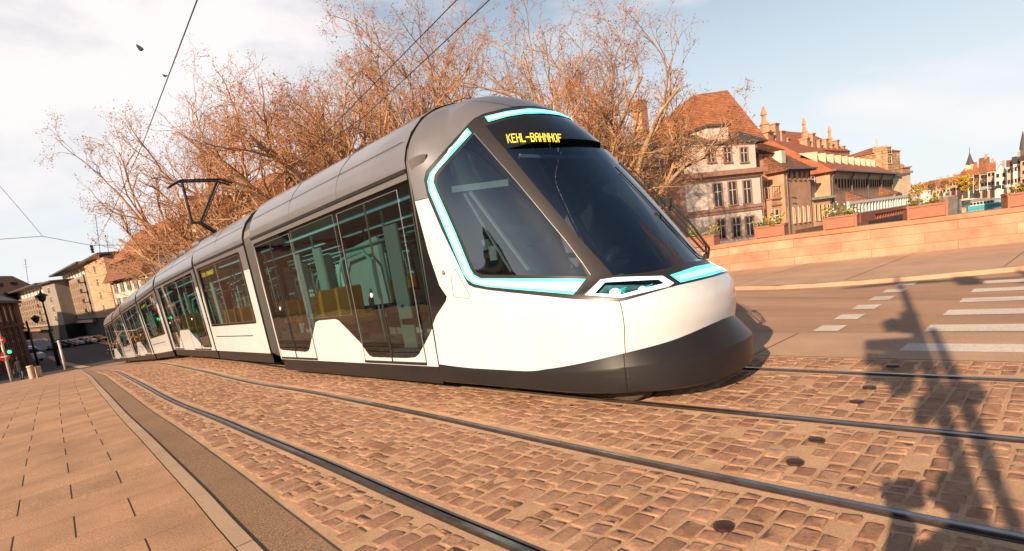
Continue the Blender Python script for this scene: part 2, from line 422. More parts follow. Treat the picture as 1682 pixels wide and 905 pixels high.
def sett_material():
    m, N, L, b = nodemat('reddish_sett_stone')
    tc = N.new('ShaderNodeTexCoord'); sep = N.new('ShaderNodeSeparateXYZ'); L.new(tc.outputs['UV'], sep.inputs[0])
    r = N.new('ShaderNodeValToRGB'); cr = r.color_ramp
    cr.elements[0].position = 0; cr.elements[0].color = (.28, .138, .080, 1); cr.elements[1].position = 1; cr.elements[1].color = (.47, .262, .155, 1)
    for p, c in ((.3, (.34, .172, .102, 1)), (.55, (.38, .20, .122, 1)), (.75, (.34, .186, .122, 1))):
        e = cr.elements.new(p); e.color = c
    L.new(sep.outputs['X'], r.inputs['Fac'])
    n1 = N.new('ShaderNodeTexNoise'); n1.inputs['Scale'].default_value = 38; n1.inputs['Detail'].default_value = 8; n1.inputs['Roughness'].default_value = .7
    L.new(tc.outputs['Object'], n1.inputs['Vector'])
    n3 = N.new('ShaderNodeTexNoise'); n3.inputs['Scale'].default_value = 3.2; n3.inputs['Detail'].default_value = 5
    L.new(tc.outputs['Object'], n3.inputs['Vector'])
    k = N.new('ShaderNodeMapRange'); k.inputs['From Min'].default_value = .28; k.inputs['From Max'].default_value = .72; k.inputs['To Min'].default_value = .68; k.inputs['To Max'].default_value = 1.32
    L.new(n1.outputs['Fac'], k.inputs['Value'])
    sc = N.new('ShaderNodeVectorMath'); sc.operation = 'SCALE'; L.new(r.outputs['Color'], sc.inputs[0]); L.new(k.outputs[0], sc.inputs['Scale'])
    dust = N.new('ShaderNodeMixRGB'); dust.inputs['Color2'].default_value = (.54, .33, .195, 1)
    kd = N.new('ShaderNodeMapRange'); kd.inputs['From Min'].default_value = .45; kd.inputs['From Max'].default_value = .75; kd.inputs['To Min'].default_value = 0; kd.inputs['To Max'].default_value = .65
    L.new(n3.outputs['Fac'], kd.inputs['Value']); L.new(kd.outputs[0], dust.inputs['Fac']); L.new(sc.outputs[0], dust.inputs['Color1'])
    L.new(dust.outputs[0], b.inputs['Base Color']); b.inputs['Roughness'].default_value = .85
    bp = N.new('ShaderNodeBump'); bp.inputs['Strength'].default_value = .9; bp.inputs['Distance'].default_value = .012
    L.new(n1.outputs['Fac'], bp.inputs['Height']); L.new(bp.outputs[0], b.inputs['Normal'])
    return m
M_sett = sett_material()
M_settfar = brickmat('distant_setts', (.30, .16, .10), (.36, .21, .14), (.46, .30, .19), bw=.2, bh=.165, ms=.012, vec='UV')

# ------------------------------------------------------------------ track and road geometry (x as a function of y)
M1 = table([(-30, 2.6), (-5, 2.68), (0, 2.71), (3, 2.85), (5, 3.0), (7.5, 3.18), (12, 3.64), (17, 4.25), (23.6, 5.12), (30.6, 6.1), (36, 6.75), (43, 7.55), (50, 8.2), (80, 11), (130, 15)])
M2 = table([(-30, 5.5), (0, 5.64), (6, 5.68), (11.6, 6.15), (17.4, 6.88), (24.6, 7.75), (29.7, 8.28), (36, 8.9), (42.5, 9.74), (49.7, 10.35), (80, 13.3), (130, 17.5)])
KL = table([(-30, .1), (0, .76), (3.95, 1.12), (4.95, 1.24), (7.5, 1.52), (12, 2.06), (21, 3.19), (35, 5.1), (53, 7.5), (80, 10), (130, 14)])
CR = lambda y: M2(y) + 1.47
CC = lambda y: M2(y) + 2.9
CL = lambda y: KL(y) + .45
RE = table([(-30, 24), (-5, 17.3), (1, 14.87), (3.15, 14.02), (5.2, 13.85), (6.6, 14.3), (10, 14.9), (17, 16), (30, 17.5), (50, 19.5), (80, 22), (130, 27)])
PX = table([(-30, 36), (-12, 28), (-3, 23.3), (1.43, 21.3), (5.24, 19.93), (8.8, 19.65), (14, 19.9), (20, 20.6), (30, 22), (50, 25), (80, 28)])
CXY = table([(-30, .1), (0, .76), (8, 1.6), (21, 3.2), (53, 7.5), (80, 10)])
def frange(a, b, d):
    n = max(1, int(round((b - a) / d))); return [a + (b - a) * i / n for i in range(n + 1)]
def strip(name, fl, fr, y0, y1, zoff, mat, dy=.8, nx=1, kind='structure', label=None, cat=None):
    mb = MB(); uv = []
    ys = frange(y0, y1, dy)
    for y in ys:
        a = fl(y) if callable(fl) else fl; b = fr(y) if callable(fr) else fr
        for i in range(nx + 1):
            x = lerp(a, b, i / nx)
            mb.v.append(Vector((x, y, ground_z(y) + zoff))); uv.append((x - CXY(y), y))
    w = nx + 1
    for j in range(len(ys) - 1):
        for i in range(nx): mb.face([j * w + i, j * w + i + 1, (j + 1) * w + i + 1, (j + 1) * w + i])
    o = mb.build(name, mat, uv=uv); 
    if kind: o['kind'] = kind
    if label: tag(o, label, cat)
    return o
YB = -30; YE = 58
strip('pavement', -14, lambda y: KL(y) - .006, YB, YE, .02, M_slab)
strip('kerb', KL, lambda y: KL(y) + .115, YB, YE, .026, M_kerb)
strip('path', lambda y: KL(y) + .125, lambda y: CL(y) - .01, YB, YE, .012, M_strip)
strip('gutter', lambda y: KL(y) - .03, lambda y: CL(y) + .02, YB, YE, -.02, M_black)
RAILS = [lambda y: M1(y) - .70, lambda y: M1(y) + .70, lambda y: M2(y) - .79, lambda y: M2(y) + .79]
zones = [(CL, lambda y: RAILS[0](y) - .06), (lambda y: RAILS[0](y) + .06, lambda y: RAILS[1](y) - .06), (lambda y: RAILS[1](y) + .06, lambda y: RAILS[2](y) - .06),
         (lambda y: RAILS[2](y) + .06, lambda y: RAILS[3](y) - .06), (lambda y: RAILS[3](y) + .06, CR)]
YS = 34
for a, b in zones:
    strip('track_bed', a, b, YB, YS, 0, M_sand)
    strip('track_bed', a, b, YS, YE, 0.004, M_settfar)
strip('road_edge', CR, CC, YB, YE, .004, M_conc)
strip('road', CC, RE, YB, YE, 0, M_asph, nx=3)
strip('kerb', RE, lambda y: RE(y) + .28, YB, YE, .09, M_conc)
k_ = MB()
for a, b in zip(frange(YB, YE, 1)[:-1], frange(YB, YE, 1)[1:]):
    k_.poly([(RE(a), a, ground_z(a) - .02), (RE(a), a, ground_z(a) + .09), (RE(b), b, ground_z(b) + .09), (RE(b), b, ground_z(b) - .02)])
o = k_.build('kerb', M_conc); o['kind'] = 'structure'
strip('pavement', lambda y: RE(y) + .285, lambda y: PX(y) + .3, YB, YE, .085, M_walk, nx=2)
# street and land beyond the bridge, river, far ground
def sheet(name, x0, x1, y0, y1, z, mat, dy=6, prof=False, nx=1):
    mb = MB(); uv = []; ys = frange(y0, y1, dy) if prof else [y0, y1]
    for y in ys:
        for i in range(nx + 1):
            x = lerp(x0, x1, i / nx)
            mb.v.append(Vector((x, y, (ground_z(y) if prof else 0) + z))); uv.append((x, y))
    w = nx + 1
    for j in range(len(ys) - 1):
        for i in range(nx): mb.face([j * w + i, j * w + i + 1, (j + 1) * w + i + 1, (j + 1) * w + i])
    o = mb.build(name, mat, uv=uv); o['kind'] = 'structure'; return o
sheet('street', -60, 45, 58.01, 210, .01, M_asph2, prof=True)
strip('street_pavement', lambda y: M2(y) + 6, lambda y: M2(y) + 12, 58.02, 200, .07, M_walk)
strip('street_kerb', lambda y: KL(y) + .3, lambda y: KL(y) + 1.0, 58.02, 125, .05, M_conc)
sheet('land', -1500, -60, 58, 2500, -4.95, M_earth)
sheet('land', -60, 45, 210, 2500, -4.95, M_earth)
sheet('ground', -3000, 3000, -3000, 3500, -9.0, M_earth)
M_water = pmat('river_water', (.05, .13, .17), rough=.08, var=.15, scale=.05, bump=.25, bscale=.8)
sheet('river_water', 15, 900, -900, 60, -6.5, M_water)
mb = MB(); mb.box((-10.5, 14, -5.3), (62, 88, 10)); o = mb.build('bridge_body', M_earth); o['kind'] = 'structure'
for v in o.data.vertices:
    if v.co.z > -1: v.co.z = -4.6
# ---- setts, one raised stone each
mb = MB(); uv = []
rnd = random.Random(3)
y = -3.0
while y < YS:
    rh = rnd.uniform(.118, .158)
    yc = y + rh / 2
    gz = ground_z(yc); slope = (ground_z(yc + .5) - ground_z(yc - .5))
    for zi, (fa, fb) in enumerate(zones):
        a = fa(yc) + (.02 if zi else .03); b = fb(yc) - .02
        a += .035; b -= .035
        x = a + rnd.uniform(-.02, .02)
        while x < b - .06:
            w = rnd.choice((.11, .13, .155, .18, .21, .24)) * rnd.uniform(.92, 1.1)
            if x + w > b: w = b - x
            if w < .07: break
            if rnd.random() > .025:
                g = rnd.uniform(.004, .012)
                hx, hy = w / 2 - g, rh / 2 - g * .9
                cx_, cy_ = x + w / 2, yc + rnd.uniform(-.008, .008)
                top = rnd.uniform(.002, .009) * (.7 if yc > 6 else 1)
                tx, ty = rnd.uniform(-.03, .03), rnd.uniform(-.04, .04)
                rot = -.12 * min(1, max(0, (yc) / 8)) * 0 + rnd.uniform(-.035, .035)
                cr_, sr_ = cos(rot), sin(rot); tone = rnd.random()
                base = len(mb.v); cut = .15
                for lvl, (ins, zz) in enumerate(((0.0, -.012), (.006, top * .8), (.020, top))):
                    for sx, sy in ((-1, -1), (1, -1), (1, 1), (-1, 1)):
                        for q in (0, 1):
                            first = (q == 0) == (sx * sy > 0)
                            px_ = sx * (hx - ins) * (1 if first else 1 - cut * rnd.uniform(.6, 1.3)); py_ = sy * (hy - ins) * ((1 - cut * rnd.uniform(.6, 1.3)) if first else 1)
                            px_ += rnd.uniform(-.006, .006); py_ += rnd.uniform(-.006, .006)
                            X_ = cx_ + px_ * cr_ - py_ * sr_; Y_ = cy_ + px_ * sr_ + py_ * cr_
                            mb.v.append(Vector((X_, Y_, gz + slope * (Y_ - yc) + zz + px_ * tx + py_ * ty + (rnd.uniform(-.004, .004) if lvl else 0)))); uv.append((tone, rnd.random()))
                mb.v.append(Vector((cx_, cy_, gz + slope * (cy_ - yc) + top + rnd.uniform(-.002, .004)))); uv.append((tone, .5))
                for r_ in (0, 1):
                    for i in range(8):
                        j = (i + 1) % 8
                        mb.face([base + r_ * 8 + i, base + r_ * 8 + j, base + (r_ + 1) * 8 + j, base + (r_ + 1) * 8 + i])
                for i in range(8): mb.face([base + 16 + i, base + 16 + (i + 1) % 8, base + 24])
            x += w
    y += rh
o = mb.build('cobblestone_paving', M_sett, uv=uv, smooth=True); o['kind'] = 'structure'
# ---- rails
labels = ['grooved steel rail nearest the kerb, in the empty near track', 'grooved steel rail of the empty near track, on the side towards the tram',
          'steel rail under the near side of the tram', 'steel rail under the far side of the tram beside the asphalt road']
for i, fx in enumerate(RAILS):
    s = 1 if i in (0, 2) else -1
    prof = [(-.060, .0, 1), (-.040, .006, 1), (-.030, .012, 0), (.010, .013, 0), (.015, .008, 0), (.016, -.035, 1), (.044, -.035, 1), (.045, .004, 0), (.054, .006, 0), (.062, .0, 1)]
    mb = MB(); ys = frange(-25, 60, .5); n = len(prof)
    for y in ys:
        for p in prof: mb.v.append(Vector((fx(y) + s * p[0], y, ground_z(y) + p[1])))
    for j in range(len(ys) - 1):
        for k in range(n - 1):
            mb.cur = prof[k][2] if prof[k][2] == prof[k + 1][2] else 1
            q = [j * n + k, j * n + k + 1, (j + 1) * n + k + 1, (j + 1) * n + k]
            mb.face(q if s > 0 else q[::-1])
    tag(mb.build('tram_rail', [M_steel, M_railside]), labels[i], 'rail', 'tram rails set in the cobbles')
# ---- joints between the concrete slabs, tar seams
mb = MB()
for k in range(-4, 16):
    y0 = .4 + 2.6 * k; a = CR(y0) + .02; b = CC(y0) - .02
    mb.poly([(a, y0, ground_z(y0) + .0065), (b, y0 - .05, ground_z(y0) + .0065), (b, y0 - .035, ground_z(y0) + .0065), (a, y0 + .015, ground_z(y0) + .0065)])
    y1 = y0 + .9; a = RE(y1) + .29; b = PX(y1) - .02; mb.poly([(a, y1, ground_z(y1) + .09), (b, y1 - .2, ground_z(y1) + .09), (b, y1 - .185, ground_z(y1) + .09), (a, y1 + .015, ground_z(y1) + .09)])
    mb.poly([(KL(y1) - .0, y1, ground_z(y1) + .0285), (KL(y1) + .115, y1, ground_z(y1) + .0285), (KL(y1) + .115, y1 + .006, ground_z(y1) + .0285), (KL(y1) - .0, y1 + .006, ground_z(y1) + .0285)])
o = mb.build('joint_lines', M_railside); o['kind'] = 'structure'
# ---- road paint
mb = MB()
def patch(x0, x1, y0, y1, z=.008, j=.01):
    zz = ground_z((y0 + y1) / 2) + z
    mb.poly([(x0 + rnd.uniform(-j, j), y0, zz), (x1, y0, zz), (x1 + rnd.uniform(-j, j), y1 + rnd.uniform(-j, j), zz), (x0, y1 + rnd.uniform(-j, j), zz)])
for k, (a, b) in enumerate(((7.52, 7.92), (8.66, 9.12), (9.86, 10.3), (11.02, 11.44), (12.1, 12.52), (13.15, 13.55))):
    patch(a, b, -2.2, 1.55 - .02 * k)
patch(14.9, 15.3, -2.0, .6, z=.097)
for k in range(6):
    a = 8.66 + .95 * k
    patch(a, a + .45, 2.5, 2.83)
o = mb.build('road_markings', M_paint); o['kind'] = 'structure'
# ---- road studs
places = ['in the near track, closest to the camera', 'beside the second rail, next after the nearest one', 'between the two tracks, near the middle', 'inside the far track, nearer its first rail',
          'inside the far track, in the edge of the mast shadow', 'beyond the last rail, in the shadow of the signals']
M_stud = pmat('brown_metal_stud', (.11, .060, .042), rough=.42, var=.2, scale=30, metal=.7)
for (x, y), pl in zip(((2.86, 1.45), (3.91, 1.43), (4.38, 1.44), (5.41, 1.44), (5.89, 1.46), (6.76, 1.46)), places):
    mb = MB(); mb.lathe((x, y, ground_z(y)), [(.056, -.01), (.056, .016), (.051, .020), (.03, .0225), (.004, .023)], 28)
    tag(autosmooth(mb.build('road_stud', M_stud), 40), 'round metal stud ' + pl, 'road stud', 'round metal studs in the cobbles')

# ================================================================== TRAM
tram = thing('tram', 'long low-floor tram in white and grey with turquoise light strips on its nose', 'tram', (5.66, 5.9, 0))
XC, YR = 5.66, 5.86
CT = [(.30,1.20,2.74,4.1,1.22),(.60,1.21,2.71,4.1,1.22),(.85,1.22,2.67,4.1,1.22),(1.05,1.22,2.69,4.12,1.22),(1.16,1.21,2.77,4.15,1.22),
(1.25,1.195,2.93,4.25,1.22),(1.40,1.18,3.06,4.38,1.22),(1.8,1.15,3.36,4.68,1.22),(2.3,1.11,3.76,4.98,1.22),(2.8,1.03,4.17,5.25,1.215),(3.05,.96,4.42,5.36,1.165),
(3.22,.88,4.63,5.42,1.06),(3.4,.74,4.90,5.5,.88),(3.52,.55,5.13,5.56,.66),(3.595,.32,5.36,5.65,.40),(3.625,.001,5.6,5.75,.001)]
def cinterp(v):
    v = min(max(v, 0), len(CT) - 1 - 1e-9); i = int(v); t = v - i; o = []
    for k in range(5):
        p1 = CT[i][k]; p2 = CT[i+1][k]; p0 = CT[max(i-1, 0)][k]; p3 = CT[min(i+2, len(CT)-1)][k]
        def tan(a, b, c):
            m = (c - a) / 2; d1 = b - a; d2 = c - b
            return 0 if d1 * d2 <= 0 else math.copysign(min(abs(m), 2.5 * min(abs(d1), abs(d2))), m)
        m1 = tan(p0, p1, p2) if i > 0 else p2 - p1
        m2 = tan(p1, p2, p3) if i + 2 < len(CT) else p2 - p1
        o.append((2*t**3-3*t**2+1)*p1+(t**3-2*t**2+t)*m1+(-2*t**3+3*t**2)*p2+(t**3-t**2)*m2)
    return o
def S(u, v):
    z, W, F, Y0, Ws = cinterp(v); s = -1 if u < 0 else 1; a = abs(u)
    if a <= 1:
        th = (1 - a) * pi / 2
        x = s * W * max(cos(th), 0) ** .88; y = Y0 - (Y0 - F) * max(sin(th), 0) ** .88
        if a == 0: x = 0
    else:
        k = a - 1; sm = k * k * (3 - 2 * k); x = s * (W + (Ws - W) * sm); y = Y0 + k * (YR - Y0)
    return Vector((XC + x, y, z))
def SN(u, v):
    e = 1e-3; u0 = min(max(u, -2 + e), 2 - e); v0 = min(max(v, e), len(CT) - 1.2)
    a = S(u0 + e, v0) - S(u0 - e, v0); b = S(u0, v0 + e) - S(u0, v0 - e)
    n = a.cross(b)
    if n.length < 1e-12: return Vector((0, 0, 1))
    n.normalize()
    c = Vector((XC, 5.3, 1.5)); p = S(u0, v0)
    if n.dot(p - c) < 0: n = -n
    return n
mask_n = [(0,11.6),(-.2,11.52),(-.4,11.33),(-.62,11.12),(-.72,10.92),(-.781,10.644),(-.884,10.12),(-.978,9.724),(-1.193,9.358),(-1.41,9.057),(-1.616,8.833),(-1.691,8.633),(-1.692,8.234),(-1.656,7.969),(-1.627,7.701),(-1.602,7.435),(-1.575,7.188),(-1.553,6.925),(-1.535,6.656),(-1.522,6.369),(-1.51,6.021),(-1.499,5.843),(-1.458,5.668),(-1.302,5.272),(-1.201,5.059),(-1.106,4.865),(-1.017,4.641),(-.965,4.391),(-.914,4.147),(-.862,3.932),(-.81,3.713),(-.755,3.546),(-.702,3.385),(-.649,3.235),(-.597,3.097),(-.558,3.135),(-.492,3.286),(-.424,3.443),(-.35,3.599),(-.27,3.742),(-.13,3.80),(0,3.82)]
side_n = [(-.811,10.248),(-.79,9.883),(-.882,9.509),(-.969,9.225),(-1.152,9.004),(-1.365,8.809),(-1.472,8.685),(-1.517,8.526),(-1.5,8.345),(-1.471,8.11),(-1.447,7.864),(-1.429,7.623),(-1.414,7.382),(-1.407,7.079),(-1.404,6.756),(-1.405,6.418),(-1.394,6.227),(-1.34,6.08),(-1.219,6.033),(-1.102,5.985),(-.996,5.936),(-.937,5.883),(-.875,5.825),(-.814,5.759),(-.754,5.683),(-.7,5.594),(-.65,5.49),(-.786,4.12),(-.838,4.373),(-.891,4.632),(-.946,4.858),(-1.0,5.045),(-1.1,5.244),(-1.206,5.449),(-1.319,5.627),(-1.442,5.882),(-1.489,6.086),(-1.506,6.282),(-1.511,6.586),(-1.519,6.864),(-1.53,7.136),(-1.545,7.391),(-1.563,7.636),(-1.584,7.882),(-1.61,8.131),(-1.641,8.369),(-1.627,8.583),(-1.539,8.764),(-1.36,8.955),(-1.163,9.196),(-.978,9.486),(-.898,9.842)]
win_n = [(-.779,9.80),(-.876,9.40),(-.962,9.13),(-1.143,8.92),(-1.36,8.73),(-1.435,8.64),(-1.472,8.51),(-1.455,8.337),(-1.429,8.102),(-1.407,7.856),(-1.39,7.615),(-1.377,7.375),(-1.370,7.082),(-1.368,6.77),(-1.370,6.446),(-1.36,6.30),(-1.31,6.20),(-1.194,6.155),(-1.077,6.108),(-.984,6.06),(-.923,6.008),(-.861,5.953),(-.8,5.892),(-.741,5.822),(-.683,5.742),(-.632,5.66),(-.621,6.144),(-.616,6.478),(-.612,6.771),(-.619,7.01),(-.626,7.243),(-.633,7.465),(-.641,7.686),(-.651,7.91),(-.662,8.141),(-.68,8.365),(-.7,8.598),(-.723,8.861),(-.748,9.223)]
pil_n = [(-.663,10.144),(-.635,9.376),(-.613,8.904),(-.602,8.666),(-.591,8.458),(-.582,8.262),(-.573,8.065),(-.566,7.862),(-.56,7.665),(-.554,7.473),(-.547,7.28),(-.541,7.079),(-.536,6.87),(-.53,6.662),(-.519,6.399),(-.509,6.094),(-.505,5.526)]
hout = [(-.744,3.971),(-.662,4.726),(-.586,5.326),(-.497,5.352),(-.439,5.239),(-.379,5.118),(-.318,4.999),(-.256,4.87),(-.266,3.989),(-.313,3.743),(-.385,3.653),(-.453,3.548),(-.517,3.435),(-.58,3.317),(-.635,3.527),(-.689,3.751)]
hin = [(-.684,4.033),(-.574,5.01),(-.509,4.93),(-.445,4.836),(-.381,4.724),(-.316,4.592),(-.321,4.125),(-.389,4.021),(-.452,3.908),(-.513,3.78),(-.571,3.64),(-.628,3.843)]
# headlight sits a little inside the traced mask edge
def shrink(poly, k):
    cx_ = sum(p[0] for p in poly) / len(poly); cy_ = sum(p[1] for p in poly) / len(poly)
    return [(cx_ + (p[0] - cx_) * k, cy_ + (p[1] - cy_) * k) for p in poly]
hout = shrink(hout, .97)
mir = lambda P: [(-a, b) for a, b in P][::-1]
sym = lambda P: P + [q for q in mir(P) if abs(q[0]) > 1e-6]
top_n = [(0, 11.27), (-.15, 11.25), (-.40, 11.05), (-.622, 10.86), (-.616, 10.36), (-.452, 10.55), (-.265, 10.72), (-.08, 10.78), (0, 10.79)]
ws_n = pil_n[2:] + [(-.42, 5.452), (-.333, 5.40), (-.255, 5.42), (-.169, 5.47), (0, 5.6)]
ws_poly = ws_n + [q for q in mir(ws_n) if abs(q[0]) > 1e-6]
sg_n = [(0, 10.62), (-.08, 10.62), (-.265, 10.56), (-.452, 10.38), (-.655, 10.15), (-.635, 9.376), (-.613, 8.904)]
sg_poly = sg_n + [q for q in mir(sg_n) if abs(q[0]) > 1e-6]
hex_n = [(-2.0, 8.75), (-1.985, 8.6), (-1.97, 8.23), (-1.782, 4.995), (-1.81, 4.372), (-2.0, 2.3)]
strf = [(-.238, 3.93), (0, 3.97), (.238, 3.93), (.236, 4.95), (0, 5.08), (-.222, 4.80)]
regions = [('strip_top', [sym(top_n)]), ('strip_side', [side_n, mir(side_n)]), ('lens', [hin, mir(hin)]), ('ring', [hout, mir(hout)]), ('strip_front', [strf]),
           ('sidewin', [win_n, mir(win_n)]), ('ws', [ws_poly]), ('signp', [sg_poly]), ('mask', [sym(mask_n)]), ('hex', [hex_n, mir(hex_n)])]
VS = .12
def inside(p, poly):
    x, y = p; c = False; n = len(poly); j = n - 1
    for i in range(n):
        xi, yi = poly[i]; xj, yj = poly[j]
        if (yi > y) != (yj > y) and x < (xj - xi) * (y - yi) / (yj - yi) + xi: c = not c
        j = i
    return c
def cdt_regions(regs, extra_lines, xs, ys, bounds, sx=1.0, sy=1.0, classify=None):
    """constrained triangulation of a rectangle; returns {region: [tri,...]}, points"""
    P = []; E = []
    def add(poly, closed=True):
        b = len(P); n = len(poly)
        for q in poly: P.append(Vector((q[0] * sx, q[1] * sy)))
        for i in range(n if closed else n - 1): E.append((b + i, b + (i + 1) % n))
    x0, x1, y0, y1 = bounds
    for i in range(len(xs) - 1):
        pass
    add([(x, y0) for x in xs], False); add([(x, y1) for x in xs], False)
    add([(x0, y) for y in ys], False); add([(x1, y) for y in ys], False)
    for _, polys in regs:
        for q in polys: add(q)
    for l in extra_lines: add(l, False)
    for x in xs[1:-1]:
        for y in ys[1:-1]: P.append(Vector((x * sx, y * sy)))
    vo, eo, fo, _, _, _ = delaunay_2d_cdt(P, E, [], 0, 1e-6)
    pts = [(p.x / sx, p.y / sy) for p in vo]; res = {}
    bb = [(n_, [(q, min(p[0] for p in q), max(p[0] for p in q), min(p[1] for p in q), max(p[1] for p in q)) for q in polys]) for n_, polys in regs]
    for f in fo:
        c = (sum(pts[i][0] for i in f) / len(f), sum(pts[i][1] for i in f) / len(f)); nm = None
        for n_, polys in bb:
            for q, a, b, d, e in polys:
                if a <= c[0] <= b and d <= c[1] <= e and inside(c, q): nm = n_; break
            if nm: break
        if classify: nm = classify(nm, c)
        res.setdefault(nm, []).append(f)
    return res, pts
def cls(nm, c):
    if nm: return nm
    if c[1] < .25: return 'low'
    return 'grey' if c[1] > 8.234 else 'white'
us = frange(-2, 2, .055); vs = frange(0, 14.98, .26)
res, pts = cdt_regions(regions, [[(-2, 8.234), (-1.692, 8.234)], [(1.692, 8.234), (2, 8.234)]], us, vs, (-2, 2, 0, 14.98), 1, VS, cls)
def surf_mesh(name, tris, mat, parent, off=0.0, sel=None):
    m = {}; mb = MB(); nn = []
    for f in tris:
        c = sum(pts[i][0] for i in f) / len(f)
        if sel and not sel(c): continue
        idx = []
        for i in f:
            if i not in m:
                m[i] = len(mb.v); n_ = SN(*pts[i]); mb.v.append(S(*pts[i]) + n_ * off); nn.append(n_)
            idx.append(m[i])
        a, b, c_ = [mb.v[i] for i in idx[:3]]
        if (b - a).cross(c_ - a).dot(nn[idx[0]]) < 0: idx = idx[::-1]
        mb.face(idx)
    return mb.build(name, mat, parent, smooth=True, normals=nn)
cab = surf_mesh('cab', res['white'], M_white, tram)
surf_mesh('roof_fairing', res['grey'], M_grey, cab)
surf_mesh('front_mask', res['mask'], M_pillar, cab, -.004)
surf_mesh('sign_panel', res['signp'], M_dark, cab, -.002)
surf_mesh('windscreen', res['ws'], M_ws, cab, -.006)
surf_mesh('side_window', res['sidewin'], M_cabglass, cab, -.004, lambda c: c < 0)
surf_mesh('side_window', res['sidewin'], M_cabglass, cab, -.004, lambda c: c > 0)
surf_mesh('light_strip', res['strip_top'], M_teal, cab, .006)
surf_mesh('light_strip', res['strip_side'], M_teal, cab, .006, lambda c: c < 0)
surf_mesh('light_strip', res['strip_side'], M_teal, cab, .006, lambda c: c > 0)
surf_mesh('light_strip', res['strip_front'], M_teal, cab, .006)
for s_ in (-1, 1): surf_mesh('corner_glass', res['hex'], M_dark, cab, -.004, lambda c: c * s_ > 0)
def resample(pl, n):
    d = [0]
    for a, b in zip(pl[:-1], pl[1:]): d.append(d[-1] + (S(*b) - S(*a)).length)
    o = []; k = 0
    for i in range(n + 1):
        t = d[-1] * i / n
        while k < len(d) - 2 and d[k + 1] < t: k += 1
        f = (t - d[k]) / max(d[k + 1] - d[k], 1e-9); o.append((lerp(pl[k][0], pl[k + 1][0], f), lerp(pl[k][1], pl[k + 1][1], f)))
    return o
def light_core(e1, e2, n, parent, k0=.18, k1=.78, s_=1):
    A_ = resample(e1, n); B_ = resample(e2, n); q = MB()
    for i in range(n + 1):
        for k in (k0, k1):
            u = lerp(A_[i][0], B_[i][0], k) * s_; v = lerp(A_[i][1], B_[i][1], k); q.v.append(S(u, v) + SN(u, v) * .0085)
    for i in range(n): q.face([2 * i, 2 * i + 1, 2 * i + 3, 2 * i + 2][::1])
    return q.build('light_core', M_core, parent)
for s_ in (1, -1): light_core(side_n[:27], side_n[27:][::-1] + [], 70, cab, s_=s_)
tt = sym([(0, 11.27), (-.15, 11.25), (-.40, 11.05), (-.612, 10.86)]); 
light_core([(-.612, 10.86), (-.40, 11.05), (-.15, 11.25), (.15, 11.25), (.40, 11.05), (.612, 10.86)], [(-.606, 10.36), (-.452, 10.55), (-.265, 10.72), (-.08, 10.79), (.08, 10.79), (.265, 10.72), (.452, 10.55), (.606, 10.36)], 50, cab)
light_core([(-.215, 4.72), (0, 4.95), (.215, 4.82)], [(-.225, 4.0), (0, 4.03), (.225, 4.0)], 20, cab, .2, .8)
if 'low' in res: surf_mesh('lower_edge', res['low'], M_bumper, cab)
M_lens = glassmat('headlight_lens', (.62, .75, .75), ior=1.5)
for s_ in (-1, 1):
    hl = surf_mesh('headlight', res['ring'], M_headring, cab, .004, lambda c: c * s_ > 0)
    surf_mesh('headlight_glass', res['lens'], pmat('headlight_reflector_metal', (.10, .22, .22), rough=.3, metal=.6, var=.3, scale=20), cab, -.05, lambda c: c * s_ > 0)
    surf_mesh('headlight_cover', res['lens'], M_lens, cab, .0, lambda c: c * s_ > 0)
    for uu, rr in ((-.575, .038), (-.43, .028)):
        p = S(uu * -s_, 4.25) ; n_ = SN(uu * -s_, 4.25); ax = n_.to_track_quat('Z', 'Y').to_matrix()
        q = MB(); q.lathe(p - n_ * .04, [(rr * 1.5, -.01), (rr * 1.25, .0), (rr, .012), (rr * .5, .018), (.001, .02)], 18, axis=ax)
        q.build('headlight_bulb', M_headring, cab, smooth=True)
        q = MB()
        for k in range(3):
            du = .035 + .02 * k
            q.tube([S((uu + du) * -s_, 4.0 + .25 * k) - SN(uu * -s_, 4.2) * .03, S((uu + .01) * -s_, 4.25) - SN(uu * -s_, 4.2) * .03], .0035, 5)
        q.build('headlight_reflector', M_teal, cab)
# A-pillar edge, panel gaps
q = MB()
for s_ in (-1, 1):
    L_ = [(-.771,9.848),(-.74,9.245),(-.717,8.872),(-.697,8.604),(-.678,8.368),(-.662,8.141),(-.651,7.91),(-.641,7.686),(-.633,7.465),(-.626,7.243),(-.619,7.01),(-.612,6.771),(-.61,6.489),(-.608,6.173),(-.612,5.7)]
    q = MB(); q.tube([S(u * -s_, v) + SN(u * -s_, v) * .004 for u, v in L_], .006, 6)
    q.build('pillar_trim', M_trim, cab)
q = MB()
for s_ in (-1, 1):
    q.tube([S(-s_ * .592, v) + SN(-s_ * .592, v) * .0005 for v in frange(.86, 3.1, .2)], .0042, 5)
    q.tube([S(-s_ * u, 8.234) for u in frange(1.70, 2, .05)], .004, 5)
    H_ = [(-1.585,6.453),(-1.667,6.231),(-1.703,5.067),(-1.679,4.781),(-1.556,4.59),(-1.532,4.88),(-1.555,5.986)]
    q.tube([S(-s_ * -u, v) for u, v in H_], .0035, 5, closed=True)
q.build('panel_gap', M_black, cab)
